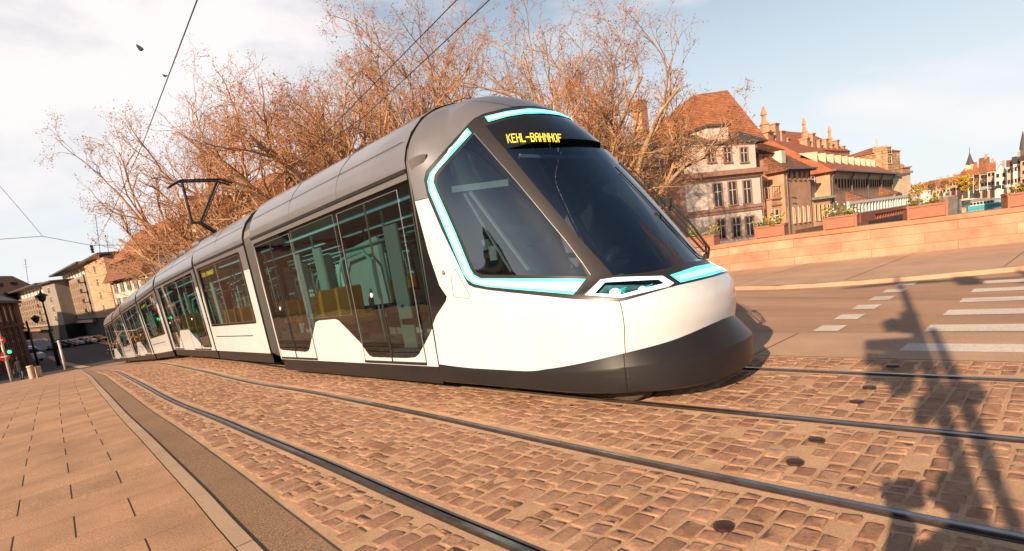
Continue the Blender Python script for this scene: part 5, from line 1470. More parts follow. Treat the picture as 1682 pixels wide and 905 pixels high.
# church
c0 = at_dist(1593, 300, 470); zt = z_at(1593, 277, c0)
ch = thing('church', 'red-roofed church with a slender grey spire above the far houses', 'church', (c0.x, c0.y, 0))
A = at_dist(1573, 300, 470); B = at_dist(1604, 300, 470); F = Facade((A.x, A.y), (B.x, B.y))
zE = z_at(1585, 288, c0); zR = z_at(1585, 268, c0)
body(F, -4, zE, 12, M_plc, ch); roof_gable(F, zE, zR, 12, pmat('bright_red_tiles', (.50, .10, .06), rough=.8, var=.15), ch, over=.4, hip0=6)
s0 = F.P(F.L * .66, 0, -4); zs = z_at(1592, 250, c0); zq = z_at(1592, 270, c0)
mb = MB(); mb.box((s0.x, s0.y, (zq - 4) / 2), (4, 4, zq + 4)); mb.build('steeple', M_plc, ch)
mb = MB(); mb.lathe((s0.x, s0.y, zq), [(2.4, -.3), (1.25, 3.0), (.12, zs - zq)], 8); mb.tube([(s0.x, s0.y, zs), (s0.x, s0.y, zs + 3)], .15, 5); mb.build('spire', M_slate, ch)
# tower at the right edge
c1 = at_dist(1680, 270, 420)
ct = thing('church_tower', 'thin dark tower top rising at the right edge', 'tower', (c1.x, c1.y, 0))
mb = MB(); zt = z_at(1680, 232, c1); mb.box((c1.x, c1.y, (zt - 6) / 2), (2.2, 2.2, zt - 2)); mb.lathe((c1.x, c1.y, zt - 4), [(1.5, 0), (1.0, 4), (.15, 9)], 8); mb.build('tower_shaft', M_slate, ct)
# bushes / willows on the quay
M_willow = pmat('yellow_spring_leaves', (.46, .27, .03), rough=.7, var=.3, scale=.5)
M_bark = pmat('brown_bark', (.10, .065, .04), rough=.9, var=.3, scale=8)
def bush_tree(px, pyb, pyt, dist, halfpx, label, mat, n=900, name='willow_tree', seed=1, leaf=.5):
    p = at_dist(px, pyb, dist); zt_ = z_at(px, pyt, p); p.z = z_at(px, pyb, p); H_ = zt_ - p.z; R_ = halfpx * dist / 1230
    r = random.Random(seed); t = thing(name, label, 'tree', p)
    m = MB(); m.tube([p, p + Vector((.1, 0, H_ * .35)), p + Vector((.3, .2, H_ * .8))], [R_ * .09, R_ * .07, R_ * .02], 6)
    for k in range(9):
        a = r.uniform(0, 2 * pi); m.tube([p + Vector((0, 0, H_ * .3)), p + Vector((cos(a) * R_ * .4, sin(a) * R_ * .4, H_ * r.uniform(.55, .8))), p + Vector((cos(a) * R_ * .8, sin(a) * R_ * .8, H_ * r.uniform(.5, .95)))], [R_ * .05, R_ * .03, R_ * .008], 4)
    m.build('trunk', M_bark, t)
    m = MB()
    cl = [(Vector((r.gauss(0, .42), r.gauss(0, .42), r.uniform(.25, .95)))) for _ in range(26)]
    for _ in range(n):
        c = r.choice(cl); q = Vector((c.x * R_ + r.gauss(0, .13) * R_, c.y * R_ + r.gauss(0, .13) * R_, (c.z + r.gauss(0, .07)) * H_))
        a = Vector((r.uniform(-1, 1), r.uniform(-1, 1), r.uniform(-1, .4))).normalized() * leaf * r.uniform(.6, 1.3); b = a.cross(Vector((r.uniform(-1, 1), r.uniform(-1, 1), r.uniform(-1, 1)))).normalized() * leaf * .5
        q += p; m.poly([q - a * .5, q + b * .5, q + a * .5, q - b * .5])
    m.build('crown', mat, t)
bush_tree(1508, 327, 301, 190, 11, 'bright yellow tree at the left end of the far quay', M_willow, seed=2, leaf=.55)
bush_tree(1580, 318, 290, 300, 17, 'large golden willow on the far quay below the houses', M_willow, seed=3, leaf=.8, n=1300)
M_haze = pmat('bare_far_twigs', (.25, .14, .08), rough=.9, var=.3, scale=.5)
for k, (px, lab) in enumerate(((1530, 'bare brown tree left on the far quay'), (1550, 'bare brown tree between the yellow tree and the golden willow'), (1603, 'bare brown tree just right of the golden willow'))):
    bush_tree(px, 320 - (px - 1530) * .12, 297 - (px - 1530) * .06, 330, 10, lab, M_haze, n=700, name='bare_tree', seed=20 + k, leaf=.55)
# lamp posts on quay
for k, (px, yt, yb) in enumerate(((1599, 288, 317), (1609, 286, 316), (1622, 283, 314), (1645, 284, 312), (1666, 272, 309))):
    p = at_dist(px, yb, 270); p.z = z_at(px, yb, p); m = MB(); h_ = z_at(px, yt, p) - p.z; m.tube([p, p + Vector((0, 0, h_))], [.10, .06], 6); m.box(p + Vector((0, 0, h_)), (.7, .25, .15))
    tag(m.build('quay_lamp', M_wht), ['slender pale lamp post on the far quay, first from the left', 'slender pale lamp post on the far quay, second from the left', 'slender pale lamp post on the far quay, middle one of five', 'slender pale lamp post on the far quay, before the white gabled house', 'slender pale lamp post on the far quay, nearest the right edge'][k], 'lamp post', 'lamp posts on the far quay')
# pavilion
p = at_dist(1520, 328, 200); A = at_dist(1512, 330, 200); B = at_dist(1528, 328, 200); F = Facade((A.x, A.y), (B.x, B.y)); t = thing('pavilion', 'small white flat-roofed pavilion on the far quay beside the yellow tree', 'pavilion', (A.x, A.y, z_at(1512, 331, A)))
za_ = z_at(1512, 331, A); body(F, za_ - .5, za_ + 2.4, 3, M_wht, t); m = MB(); F.box(m, -.2, F.L + .2, za_ + 2.403, za_ + 2.7, -3.2, .3); m.build('roof', M_plc, t)
# ---- vehicles
def car_mesh(kind):
    """side profile lofted over the width; x forward, z up"""
    if kind == 'car':
        L, W, prof = 4.2, 1.7, [(-2.1, .35), (-2.12, .7), (-2.0, .95), (-1.55, 1.0), (-1.1, 1.38), (-.3, 1.46), (.4, 1.40), (1.05, 1.0), (1.8, .88), (2.08, .68), (2.1, .35)]
        gl = [(-1.5, 1.02), (-1.07, 1.34), (-.3, 1.41), (.38, 1.36), (.95, 1.02)]
    else:
        L, W, prof = 5.4, 2.0, [(-2.7, .4), (-2.72, 1.4), (-2.68, 2.3), (-2.5, 2.42), (.9, 2.4), (1.3, 2.25), (1.95, 1.35), (2.6, 1.12), (2.72, .8), (2.7, .4)]
        gl = [(.55, 1.35), (.55, 2.1), (1.05, 2.12), (1.75, 1.36)]
    b = MB(); n = len(prof)
    for y, k in ((-W / 2, .0), (-W / 2 + .1, .06), (W / 2 - .1, .06), (W / 2, .0)):
        for x, z in prof:
            zz = z + (k if z > .9 else 0); inset = .12 * (z > 1.1)
            b.v.append(Vector((x, y * (1 - inset * (1 if abs(y) == W / 2 else .9)), zz)))
    for i in range(3):
        for j in range(n):
            j2 = (j + 1) % n; b.face([i * n + j, (i + 1) * n + j, (i + 1) * n + j2, i * n + j2])
    b.face(list(range(n))); b.face([3 * n + j for j in reversed(range(n))])
    g = MB()
    for s_ in (-1, 1):
        g.poly([(x, s_ * (W / 2 * .88 + .012), z) for x, z in gl])
    # windscreens
    if kind == 'car':
        g.poly([(.45, -.62, 1.45), (.45, .62, 1.45), (1.07, .68, 1.08), (1.07, -.68, 1.08)]); g.poly([(-1.15, -.62, 1.44), (-1.15, .62, 1.44), (-1.6, .68, 1.08), (-1.6, -.68, 1.08)])
    else:
        g.poly([(1.36, -.75, 2.2), (1.36, .75, 2.2), (1.99, .82, 1.45), (1.99, -.82, 1.45)]); g.poly([(-2.74, -.7, 1.4), (-2.74, .7, 1.4), (-2.70, .7, 2.2), (-2.70, -.7, 2.2)])
    w = MB()
    for x in (-L * .31, L * .31):
        for s_ in (-1, 1): w.lathe((x, s_ * (W / 2 - .1), .32), [(.2, -.11), (.32, -.09), (.32, .09), (.2, .11)], 14, axis=Matrix.Rotation(pi / 2, 3, 'X'))
    l = MB()
    for s_ in (-1, 1): l.box((L / 2 - .02, s_ * W * .36, .66 if kind == 'car' else .85), (.08, .3, .16)); 
    return b, g, w, l
protos = {}
paints = {}
def vehicle(kind, col, cname, px, py, dist, heading, label, group):
    p = at_dist(px, py, dist); p.z = ground_z(p.y) if p.y < 250 and p.x < 60 else z_at(px, py, p)
    if col not in paints: paints[col] = pmat('%s_car_paint' % cname, col, rough=.25, var=.05, coat=.5)
    t = thing('parked_van' if kind == 'van' else 'parked_car', label, 'van' if kind == 'van' else 'car', p, heading, group)
    if kind not in protos:
        b, g, w, l = car_mesh(kind)
        ob = autosmooth(b.build('body', paints[col], t, local=True), 40); og = g.build('windows', M_pane, t, local=True); ow = w.build('wheels', M_rubber, t, local=True); ol = l.build('headlights', M_wht, t, local=True)
        protos[kind] = (ob, og, ow, ol)
    else:
        for k, o in enumerate(protos[kind]):
            c = o.copy(); COL.objects.link(c); c.parent = t
            if k == 0: c.data = o.data.copy(); c.data.materials[0] = paints[col]
    return t
G1 = 'vehicles parked in the shaded street'
WH = (.62, .62, .62); SV = (.30, .31, .32); DK = (.03, .03, .035); BL = (.03, .06, .18)
vehicle('van', WH, 'white', 44, 590, 118, radians(-60), 'white van facing the camera beside the red-brown building', G1)
vehicle('van', WH, 'white', 66, 574, 150, radians(-20), 'white van farther back, side on, right of the nearer van', G1)
for k, (px, py, col, cn, lab) in enumerate(((72, 574.5, SV, 'silver', 'silver car in front of the farther white van'), (94, 571.5, BL, 'blue', 'blue car between the pale pole and the row of parked cars'), (108, 569, DK, 'black', 'dark car first in the row right of the pale pole'),
        (118, 567.5, SV, 'silver', 'silver car second in the row right of the pale pole'), (128, 566, WH, 'white', 'white car third in the row right of the pale pole'), (138, 565.5, DK, 'black', 'dark car fourth in the row right of the pale pole'),
        (149, 565, WH, 'white', 'pale car in the row close to the tram tail'), (163, 563, DK, 'black', 'dark car at the end of the row against the tram tail'))):
    vehicle('car', col, cn, px, py, 150, radians(-35 - 5 * k), lab, G1)
G2 = 'cars parked on the far quay'
for k, (px, py, col, cn, lab) in enumerate(((1656, 309.5, WH, 'white', 'white car on the far quay below the right-hand houses'), (1668, 308.5, SV, 'silver', 'silver car on the far quay near the right edge'), (1640, 311, DK, 'black', 'dark car on the far quay before the white gabled house'), (1616, 313, SV, 'silver', 'silver car on the far quay below the church'))):
    vehicle('car', col, cn, px, py, 285, radians(70), lab, G2)
# ---- river boat
p = wl(1617, 340); bt = thing('tour_boat', 'white and turquoise glass-roofed tour boat on the river', 'boat', p, atan2(p.y, p.x) - radians(72)); bt.scale = (.85, .85, .9)
mb = MB(); sec = [(-7.5, 1.2, .25), (-6, 1.9, .1), (0, 2.1, 0), (5, 1.8, .1), (7.8, .25, .5)]
for x, w_, k in sec:
    mb.v += [Vector((x, -w_, 1.2 + k * .4)), Vector((x, -w_ * .85, -.2)), Vector((x, w_ * .85, -.2)), Vector((x, w_, 1.2 + k * .4))]
for i in range(4):
    for j in range(4): mb.face([i * 4 + j, i * 4 + (j + 1) % 4, (i + 1) * 4 + (j + 1) % 4, (i + 1) * 4 + j])
mb.face([3, 2, 1, 0]); mb.face([16, 17, 18, 19])
mb.build('hull', pmat('turquoise_hull', (.05, .38, .42), rough=.35, var=.1), bt, local=True)
mb = MB(); mb.box((-.5, 0, 1.45), (12.5, 3.7, .4), bev=.1); mb.build('deck', M_wht, bt, local=True)
mb = MB(); mb.box((-1, 0, 2.2), (9.5, 3.2, 1.1), bev=.25); mb.build('cabin_glass', M_pane, bt, local=True)
mb = MB(); mb.box((-1, 0, 2.85), (9.9, 3.3, .2), bev=.08)
for k in range(7): mb.box((-5.4 + k * 1.45, 0, 2.2), (.22, 3.3, 1.2))
mb.build('cabin_frame', M_wht, bt, local=True)

# ================================================================== LEFT SIDE OF THE STREET
def grid_windows(F, z0, z1, nf, nc, u0, u1, w, h, t, **k):
    for j in range(nf):
        for i in range(nc):
            zz = z0 + (z1 - z0) * (j + .5) / nf; window(F, lerp(u0, u1, (i + .5) / nc), zz - h / 2, zz + h / 2, w, t, **k)
# red-brown building in shade at the far left: runs along the street
A = (-1.24, 66); B = (10.6, 112)
F = Facade(A, B); F.n = Vector((F.d.y, -F.d.x, 0))
tb = thing('sandstone_building', 'red-brown stone building in deep shade at the left edge', 'building', (A[0], A[1], -5))
zc_ = F.uz(12, 500)[1]
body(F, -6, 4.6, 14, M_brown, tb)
roof_gable(F, 4.6, 8.5, 14, M_slate, tb, over=.6, hip0=3)
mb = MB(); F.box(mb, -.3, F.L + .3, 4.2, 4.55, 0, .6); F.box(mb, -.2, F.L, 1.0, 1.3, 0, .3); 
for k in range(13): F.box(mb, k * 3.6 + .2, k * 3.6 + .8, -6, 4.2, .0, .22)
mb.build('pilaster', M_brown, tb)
for k in range(12):
    window(F, 2.3 + 3.6 * k, 1.9, 3.7, 1.3, tb, frame=M_frame); window(F, 2.3 + 3.6 * k, -3.0, .2, 1.9, tb, frame=M_frame)
# unseen tall block added outside the left edge to shade the street
t = thing('added_shade_block', 'unseen tall grey-brown block added outside the left edge to shade the street', 'building', (-30, 60, -5)); m = MB(); m.box((-26, 132, 7), (22, 124, 26)); m.build('wall', M_brown, t); m = MB(); m.box((-26, 132, 20.3), (23, 125, .5)); m.build('roof', M_slate, t)
# orange-roofed building behind
F = facade_px(-8, 150, 46, 165, 480); t = thing('house', 'building with a broad sunlit orange roof and small dormers at the far left', 'house', (F.A.x, F.A.y, -5))
zt = F.uz(20, 492)[1]; zr = F.uz(40, 455)[1]
F = facade_px(-8, 190, 88, 225, 480); zt = F.uz(20, 492)[1]; zr = F.uz(40, 455)[1]; body(F, -5, zt, 18, M_plo, t); roof_gable(F, zt, F.zb(40, 453, 9), 18, M_tile, t, over=.8, hip0=6, hip1=6)
for xx, yy in ((12, 468), (28, 466), (52, 464), (22, 484), (38, 481)):
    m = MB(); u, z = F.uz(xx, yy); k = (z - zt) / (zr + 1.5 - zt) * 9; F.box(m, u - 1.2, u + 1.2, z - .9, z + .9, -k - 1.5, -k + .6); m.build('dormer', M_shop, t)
u, z = F.uz(34, 455); chimney(F.P(u, z - 1.5, -9), 1.6, 2.6, t, M_brown)
# modern beige blocks A and B
def office(x0, d0, x1, d1, yt, yb, ybase, label, ncol, nfl, side=None):
    F = facade_px(x0, d0, x1, d1, (yt + yb) / 2); t = thing('office_block', label, 'building', (F.A.x, F.A.y, -5), 0, 'beige post-war blocks at the end of the street')
    xm = (x0 + x1) / 2; zt = F.uz(xm, yt)[1]; zb = F.uz(xm, yb)[1]
    body(F, zb, zt, 14, M_beige, t)
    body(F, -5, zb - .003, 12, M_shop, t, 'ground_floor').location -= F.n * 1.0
    m = MB(); F.box(m, -1.0, F.L + 1.5, zt + 2.6, zt + 3.0, -15, 1.6); m.build('flat_roof', M_slate, t)
    m = MB(); F.box(m, .8, F.L - .8, zt, zt + 2.6, -13, -1.4); m.build('attic_storey', M_plw, t)
    for k in range(ncol): window(F, 1.8 + (F.L - 3.6) * (k + .5) / ncol, zt + .5, zt + 2.1, 1.1, t, mull=0).location -= F.n * 1.4
    u0, u1 = F.L * .18, F.L * .86
    grid_windows(F, zb + .5, zt - .8, nfl, ncol, u0, u1, (u1 - u0) / ncol * .52, (zt - zb) / nfl * .62, t, mull=0, frame=M_beige)
    for k in range(ncol + 1):
        m = MB(); u = u0 + (u1 - u0) * k / ncol; F.box(m, u - .14, u + .14, zb + .4, zt - .7, .0, .35); m.build('fin', M_plc, t)
    for s_ in (.07, .93):
        for j in range(nfl - 1):
            zz = zb + .8 + (zt - zb - 1) * (j + .3) / (nfl - 1); m = MB(); F.box(m, F.L * s_ - 1.3, F.L * s_ + 1.3, zz, zz + .15, .0, 1.3); F.box(m, F.L * s_ - 1.3, F.L * s_ + 1.3, zz + .2, zz + 1.0, 1.2, 1.3); F.box(m, F.L * s_ - .9, F.L * s_ + .9, zz + .2, zz + 2.1, 0, .06); m.build('balcony', M_shop, t)
    if side:
        xs1, ds1, mt, wf = side; F2 = facade_px(x1 + .3, d1, xs1, ds1, (yt + yb) / 2); body(F2, zb, zt + 2.3, 8, mt, t, 'side_wing')
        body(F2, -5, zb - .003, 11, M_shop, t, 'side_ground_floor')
        m = MB(); F2.box(m, -1, F2.L + 1.2, zt + 2.31, zt + 2.7, -12, 1.2); m.build('side_roof', M_slate, t)
        grid_windows(F2, zb + .6, zt + 1.6, 4, 1, F2.L * .2, F2.L * .8, 2.2, 1.5, t, mull=1, frame=M_wframe)
    m = MB()
    for k, mt in enumerate(range(6)): pass
    F.box(m, 0, F.L, zb - .9, zb - .2, .1, .9); m.build('canopy', M_metal, t)
    return F, zb, t
FA, zbA, tA = office(24, 205, 79, 168, 487, 538, 563, 'beige office block with vertical fins, the farther left one of two', 9, 5, side=(101, 160, M_beige, 0))
FB_, zbB, tB = office(101, 176, 151, 142, 456, 525, 563, 'beige office block with vertical fins, the nearer one with a sunlit orange end wall', 9, 5, side=(186, 124, M_plo, 0))
# shop signs glowing faintly green in the arcade
for k, (F_, u0, u1, col, lab) in enumerate(((FB_, .30, .38, (.02, .45, .15), 'small green lit shop sign under the nearer beige block'), (FA, .5, .8, (.5, .12, .06), 'faint red shop fascia under the farther beige block'))):
    m = MB(); F_.box(m, F_.L * u0, F_.L * u1, zbB - 2.0, zbB - 1.3, 1.0, 1.15); tag(m.build('shop_sign', emat('shop_sign_light_%s' % ('green' if k == 0 else 'red'), col, .6)), lab, 'sign')
# shuttered house with orange roof
F = facade_px(186, 118, 249, 100, 480)
t = thing('house', 'cream house with dark shutters, dormer row and sunlit orange roof beyond the tram', 'house', (F.A.x, F.A.y, -5))
zt = F.uz(217, 452)[1]; body(F, -5, zt, 12, M_plw, t)
m = MB(); P = F.P; zm = F.uz(217, 420)[1]; zr = F.zb(238, 376, 6)
m.poly([P(-1, zt - .3, 1.3), P(F.L + 1, zt - .3, 1.3), P(F.L, zm, -.6), P(0, zm, -.6)]); m.poly([P(-1, zt - .3, -12), P(-1, zt - .3, 1.3), P(0, zm, -.6), P(0, zm, -12)]); m.poly([P(-1, zt - .31, 1.3), P(-1, zt - .31, -12), P(F.L + 1, zt - .31, -12), P(F.L + 1, zt - .31, 1.3)]); m.poly([P(F.L + 1, zt - .3, 1.3), P(F.L + 1, zt - .3, -12), P(F.L, zm, -12), P(F.L, zm, -.6)])
m.build('lower_roof', M_tile2, t)
m = MB(); m.poly([P(-.5, zm - .1, -.2), P(F.L + .5, zm - .1, -.2), P(F.L - 1, zr, -6), P(1.5, zr, -6)]); m.poly([P(-.5, zm - .1, -12), P(-.5, zm - .1, -.2), P(1.5, zr, -6)]); m.poly([P(F.L + .5, zm - .1, -.2), P(F.L + .5, zm - .1, -12), P(F.L - 1, zr, -6)])
m.build('roof', M_tile, t)
for k in range(6):
    u = F.L * (k + .5) / 6.2 + .3; window(F, u, zt + .5, zm - .5, 1.1, t, mull=1, frame=M_wood).location -= F.n * .1
for j, (ya, yb2) in enumerate(((476, 459), (502, 486), (528, 512))):
    for k in range(5):
        u = F.L * (k + .55) / 5.2 + .2; z0 = F.uz(217, ya)[1]; z1 = F.uz(217, yb2)[1]; window(F, u, z0, z1, 1.2, t, 'shutter', mull=1)
Fs = facade_px(152, 146, 186, 118.2, 480)
# dark gabled timber house
F = facade_px(247, 96, 306, 80, 440)
t = thing('timber_house', 'dark timber house in shade with a long roof and a row of white-framed windows', 'house', (F.A.x, F.A.y, -5))
zt = F.uz(275, 445)[1]; body(F, -5, zt, 12, M_wood, t); zr = F.zb(290, 380, 5); roof_gable(F, zt, zr, 12, M_slate, t, over=1.0, ridge_back=5, wallmat=M_wood)
for k in range(7): window(F, F.L * (k + .6) / 7.4, zt - 2.2, zt - .6, .85, t, mull=1)
for k in range(7): window(F, F.L * (k + .6) / 7.4, zt - 5.2, zt - 3.6, .85, t, mull=1)
# orange roofed pair and chimneys behind
F = facade_px(232, 112, 300, 108, 390)
t = thing('house', 'house with orange roof and two brick chimneys above the tram, left of the pantograph', 'house', (F.A.x, F.A.y, -5))
zt = F.uz(270, 402)[1]; body(F, -5, zt, 10, M_plo, t); roof_gable(F, zt, F.zb(270, 368, 5), 10, M_tile, t, over=.8, ridge_back=5, wallmat=M_plo)
for xx, yt_, yb_ in ((277, 356, 376), (297, 353, 376)):
    u, z = F.uz(xx, yb_); chimney(F.P(u, z - 1.5, -4), 1.9, F.uz(xx, yt_)[1] - z + 1.5, t, M_tile2)
F = facade_px(300, 84, 352, 78, 400)
t = thing('house', 'tall cream gabled house with brick chimneys behind the pantograph', 'house', (F.A.x, F.A.y, -5))
zt = F.uz(330, 385)[1]; body(F, -5, zt, 9, M_plw, t)
m = MB(); P = F.P; za = F.uz(326, 318)[1]; m.prism([P(0, zt, 0), P(F.L, zt, 0), P(F.L * .5, za, 0)], -F.n * 9); m.build('gable_wall', M_plc, t)
m = MB(); m.poly([P(-.5, zt - .5, .3), P(F.L * .5, za + .3, .3), P(F.L * .5, za + .3, -9.3), P(-.5, zt - .5, -9.3)]); m.poly([P(F.L + .5, zt - .5, .3), P(F.L * .5, za + .3, .3), P(F.L * .5, za + .3, -9.3), P(F.L + .5, zt - .5, -9.3)]); m.build('roof', M_tile2, t)
for xx, yy in ((318, 352), (333, 352), (325, 375), (340, 378)):
    u, z = F.uz(xx, yy); window(F, u, z - .6, z + .6, .8, t, frame=M_frame)
for xx, yt_, yb_ in ((312, 330, 372), (322, 322, 360), (340, 330, 368)):
    u, z = F.uz(xx, yb_); chimney(F.P(u, z - .5, -3), 1.1, F.uz(xx, yt_)[1] - z + .5, t, M_tile2)
F = facade_px(352, 74, 420, 66, 380)
t = thing('house', 'sunlit cream house with small dark windows, half hidden by branches right of the pantograph', 'house', (F.A.x, F.A.y, -5))
zt = F.uz(385, 352)[1]; body(F, -5, zt, 9, M_plc, t); roof_gable(F, zt, F.zb(385, 312, 4.5), 9, M_tile, t, over=.5, wallmat=M_plc)
for xx, yy in ((362, 365), (378, 362), (395, 360)):
    u, z = F.uz(xx, yy); window(F, u, z - .6, z + .6, .8, t, frame=M_frame)
F = facade_px(440, 70, 470, 68, 300)
t = thing('house', 'reddish gable with a pointed roof peeping over the tram roof among the branches', 'house', (F.A.x, F.A.y, -5))
zt = F.uz(455, 330)[1]; body(F, -5, zt, 8, M_plp, t); m = MB(); P = F.P; za = F.uz(456, 303)[1]; m.prism([P(-.3, zt, .2), P(F.L + .3, zt, .2), P(F.L * .5, za, .2)], -F.n * 8); m.build('roof', M_tile2, t)

# ================================================================== TREES
M_bark1 = pmat('plane_bark', (.20, .11, .06), rough=.9, var=.3, scale=1.6, bump=.5, bscale=20, col2=(.60, .40, .24))
M_twig = pmat('reddish_twigs', (.26, .13, .065), rough=.9, var=.3, scale=.8, col2=(.52, .31, .17))
M_dry = pmat('dry_brown_leaves', (.25, .075, .025), rough=.85, var=.3, scale=1.2, col2=(.55, .20, .065))
def grow_tree(seed, H_, spread, counts, limbs=None, leafy=1.0, extra=None, tilt=(0, 0), r0=.52, leaf=.085):
    r = random.Random(seed); r2 = random.Random(seed + 1); T = MB(); C = MB(); LV = MB()
    def rotv(d, ang, az):
        x = d.cross(Vector((0, 0, 1)));
        if x.length < .05: x = Vector((1, 0, 0))
        x.normalize(); y = d.cross(x)
        return (d * cos(ang) + (x * cos(az) + y * sin(az)) * sin(ang)).normalized()
    segs = [6, 8, 7, 5, 4, 3]; sides = [10, 7, 5, 4, 3, 3]
    def leafs(p, n):
        for _ in range(n):
            q = p + Vector((r2.gauss(0, .16), r2.gauss(0, .16), r2.gauss(0, .16) - .04)); s_ = leaf * r2.uniform(.5, 1.3)
            a = Vector((r2.uniform(-1, 1), r2.uniform(-1, 1), r2.uniform(-1, 1))).normalized() * s_; b = Vector((r2.uniform(-1, 1), r2.uniform(-1, 1), r2.uniform(-1, 1))).normalized() * s_
            LV.poly([q, q + a, q + b])
    def grow(p, d, L, rad, lv):
        n = segs[lv]; pts = [p.copy()]; rs = [rad]; dd = d.copy(); st = L / n
        wob = (.06, .16, .20, .24, .28, .3)[lv]; upk = (0, .05, .06, .05, .03, -.02)[lv]
        for i in range(n):
            dd = (dd + Vector((r.gauss(0, wob), r.gauss(0, wob), r.gauss(0, wob) + upk))).normalized()
            if p.z < 4.4 and lv >= 2 and p.x ** 2 + p.y ** 2 > 16: dd.z = abs(dd.z) + .25; dd.normalize()
            p = p + dd * st; pts.append(p.copy()); rs.append(rad * (1 - (.72 if lv else .35) * (i + 1) / n))
        (T if lv <= 1 else C).tube(pts, rs, sides[lv], cap=False)
        if lv >= 4 and leafy and r2.random() < (.22 + .78 * (noise.noise(pts[-1] * .38) > -.05)): leafs(pts[-1], r2.choice((4, 5, 7)) if lv == 5 else 3)
        if lv >= 5: return
        k = counts[lv]
        for i in range(k):
            t = r.uniform(.22, 1.0) if lv else .62 + .38 * (i + 1) / k
            q = min(int(t * n), n - 1); f = t * n - q; pp_ = pts[q].lerp(pts[q + 1], f); rr_ = lerp(rs[q], rs[q + 1], f)
            base = (pts[q + 1] - pts[q]).normalized()
            ang = radians(r.uniform(22, 55)) if lv else radians(r.uniform(18, 62)) * spread
            nd = rotv(base, ang, r.uniform(0, 2 * pi) if lv else 2 * pi * i / k + r.uniform(-.4, .4))
            nd.z += .12 if lv < 3 else 0; nd.normalize()
            nl = L * r.uniform(.45, .72) * (1 - .35 * t if lv else 1.0)
            if lv == 0: nl = H_ * r.uniform(.55, .8) * .75
            grow(pp_, nd, nl, max(rr_ * r.uniform(.60, .82), .012), lv + 1)
    grow(Vector((0, 0, 0)), Vector((tilt[0], tilt[1], 1)).normalized(), H_ * .28, r0, 0)
    for e in (extra or []):
        a, b, L, rad = e; grow(Vector(a), Vector(b).normalized(), L, rad, 1)
    # joint flare at the base
    T.tube([Vector((0, 0, -.3)), Vector((0, 0, .25)), Vector((0, 0, .9))], [r0 * 1.5, r0 * 1.15, r0], 10, cap=False)
    return T, C, LV
def place_tree(meshes, p, rz, label, group, sc=1.0):
    t = thing('plane_tree', label, 'tree', p, rz, group); t.scale = (sc, sc, sc)
    for nm, me in zip(('trunk', 'crown', 'dry_leaves'), meshes):
        o = bpy.data.objects.new(nm, me); COL.objects.link(o); o.parent = t
    return t
def tree_meshes(*a, **k):
    T, C, LV = grow_tree(*a, **k); res = []
    for m, mt, nm in ((T, M_bark1, 'trunk'), (C, M_twig, 'crown'), (LV, M_dry, 'dry_leaves')):
        me = bpy.data.meshes.new(nm); me.from_pydata(m.v, [], m.f); me.materials.append(mt)
        if nm != 'dry_leaves': me.polygons.foreach_set('use_smooth', [True] * len(me.polygons))
        res.append(me)
    return res
GT = 'bare plane trees along the river behind the tram'
def tbase(px, dep):
    p = at_depth(px, 330, dep); p.z = -4.6; return p
left = -RGT
cnt = [7, 8, 6, 4, 3]
b1 = tbase(575, 36)
lv = Vector((RGT.x, RGT.y, 0)).normalized(); fv = Vector((FWD.x, FWD.y, 0)).normalized()
mA = tree_meshes(101, 22, 1.0, cnt, extra=[((0, 0, 5.9), -lv * 1.0 + Vector((0, 0, .20)), 13, .30), ((0, 0, 6.0), -lv * 1.0 + fv * .1 + Vector((0, 0, .60)), 10.5, .26), ((0, 0, 5.7), -lv * .9 - fv * .15 + Vector((0, 0, .12)), 14, .28)])
place_tree(mA, b1, 0, 'leftmost big plane tree, its long low limbs reaching left above the pantograph', GT)
mB = tree_meshes(202, 24, .85, [7, 7, 6, 4, 3])
mC = tree_meshes(303, 23, .9, [7, 7, 6, 4, 3])
place_tree(mB, tbase(475, 44), .6, 'plane tree standing behind the leftmost one, crown left of the middle of the photo', GT, 1.05)
place_tree(mC, tbase(405, 41), 2.2, 'plane tree at the left end of the row, farthest from the tram nose', GT, .95)
place_tree(mC, tbase(690, 38), 1.2, 'plane tree rising directly behind the highest part of the first carriage roof', GT)
place_tree(mB, tbase(800, 44), 2.9, 'plane tree whose crown stands above the domed cab roof', GT, 1.05)
place_tree(mC, tbase(900, 37), 5.6, 'plane tree right behind the destination sign of the tram', GT, .97)
mD = tree_meshes(404, 21, 1.0, [7, 8, 6, 4, 3], extra=[((0, 0, 5.5), lv * 1.0 + Vector((0, 0, .15)), 4.6, .15)])
place_tree(mD, tbase(1015, 34), 3.3, 'rightmost plane tree, its lower branches hanging in front of the white house', GT, .93)
place_tree(mC, Vector((23.6, -9.5, 0)), 1.0, 'unseen big plane tree added on the far pavement for the windscreen reflection', 'unseen plane trees added for the windscreen reflection', .9)  # out-of-view trees, added to give the windscreen a warm reflection
place_tree(mB, Vector((25.5, -21, 0)), 2.0, 'second unseen plane tree added behind the camera for the windscreen reflection', 'unseen plane trees added for the windscreen reflection', .9)
# small bare trees and a far row beyond the camera's left, seen only mirrored in the tram glass
for k, (x, y, s_, lab) in enumerate(((-34, 62, .5, 'small bare tree mirrored in the side window of the cab'), (-46, 52, .6, 'larger bare tree mirrored in the side window of the cab'))):
    place_tree(mC, Vector((x, y, -4.9)), k * 2.0, lab, 'bare trees mirrored in the cab glass', s_)
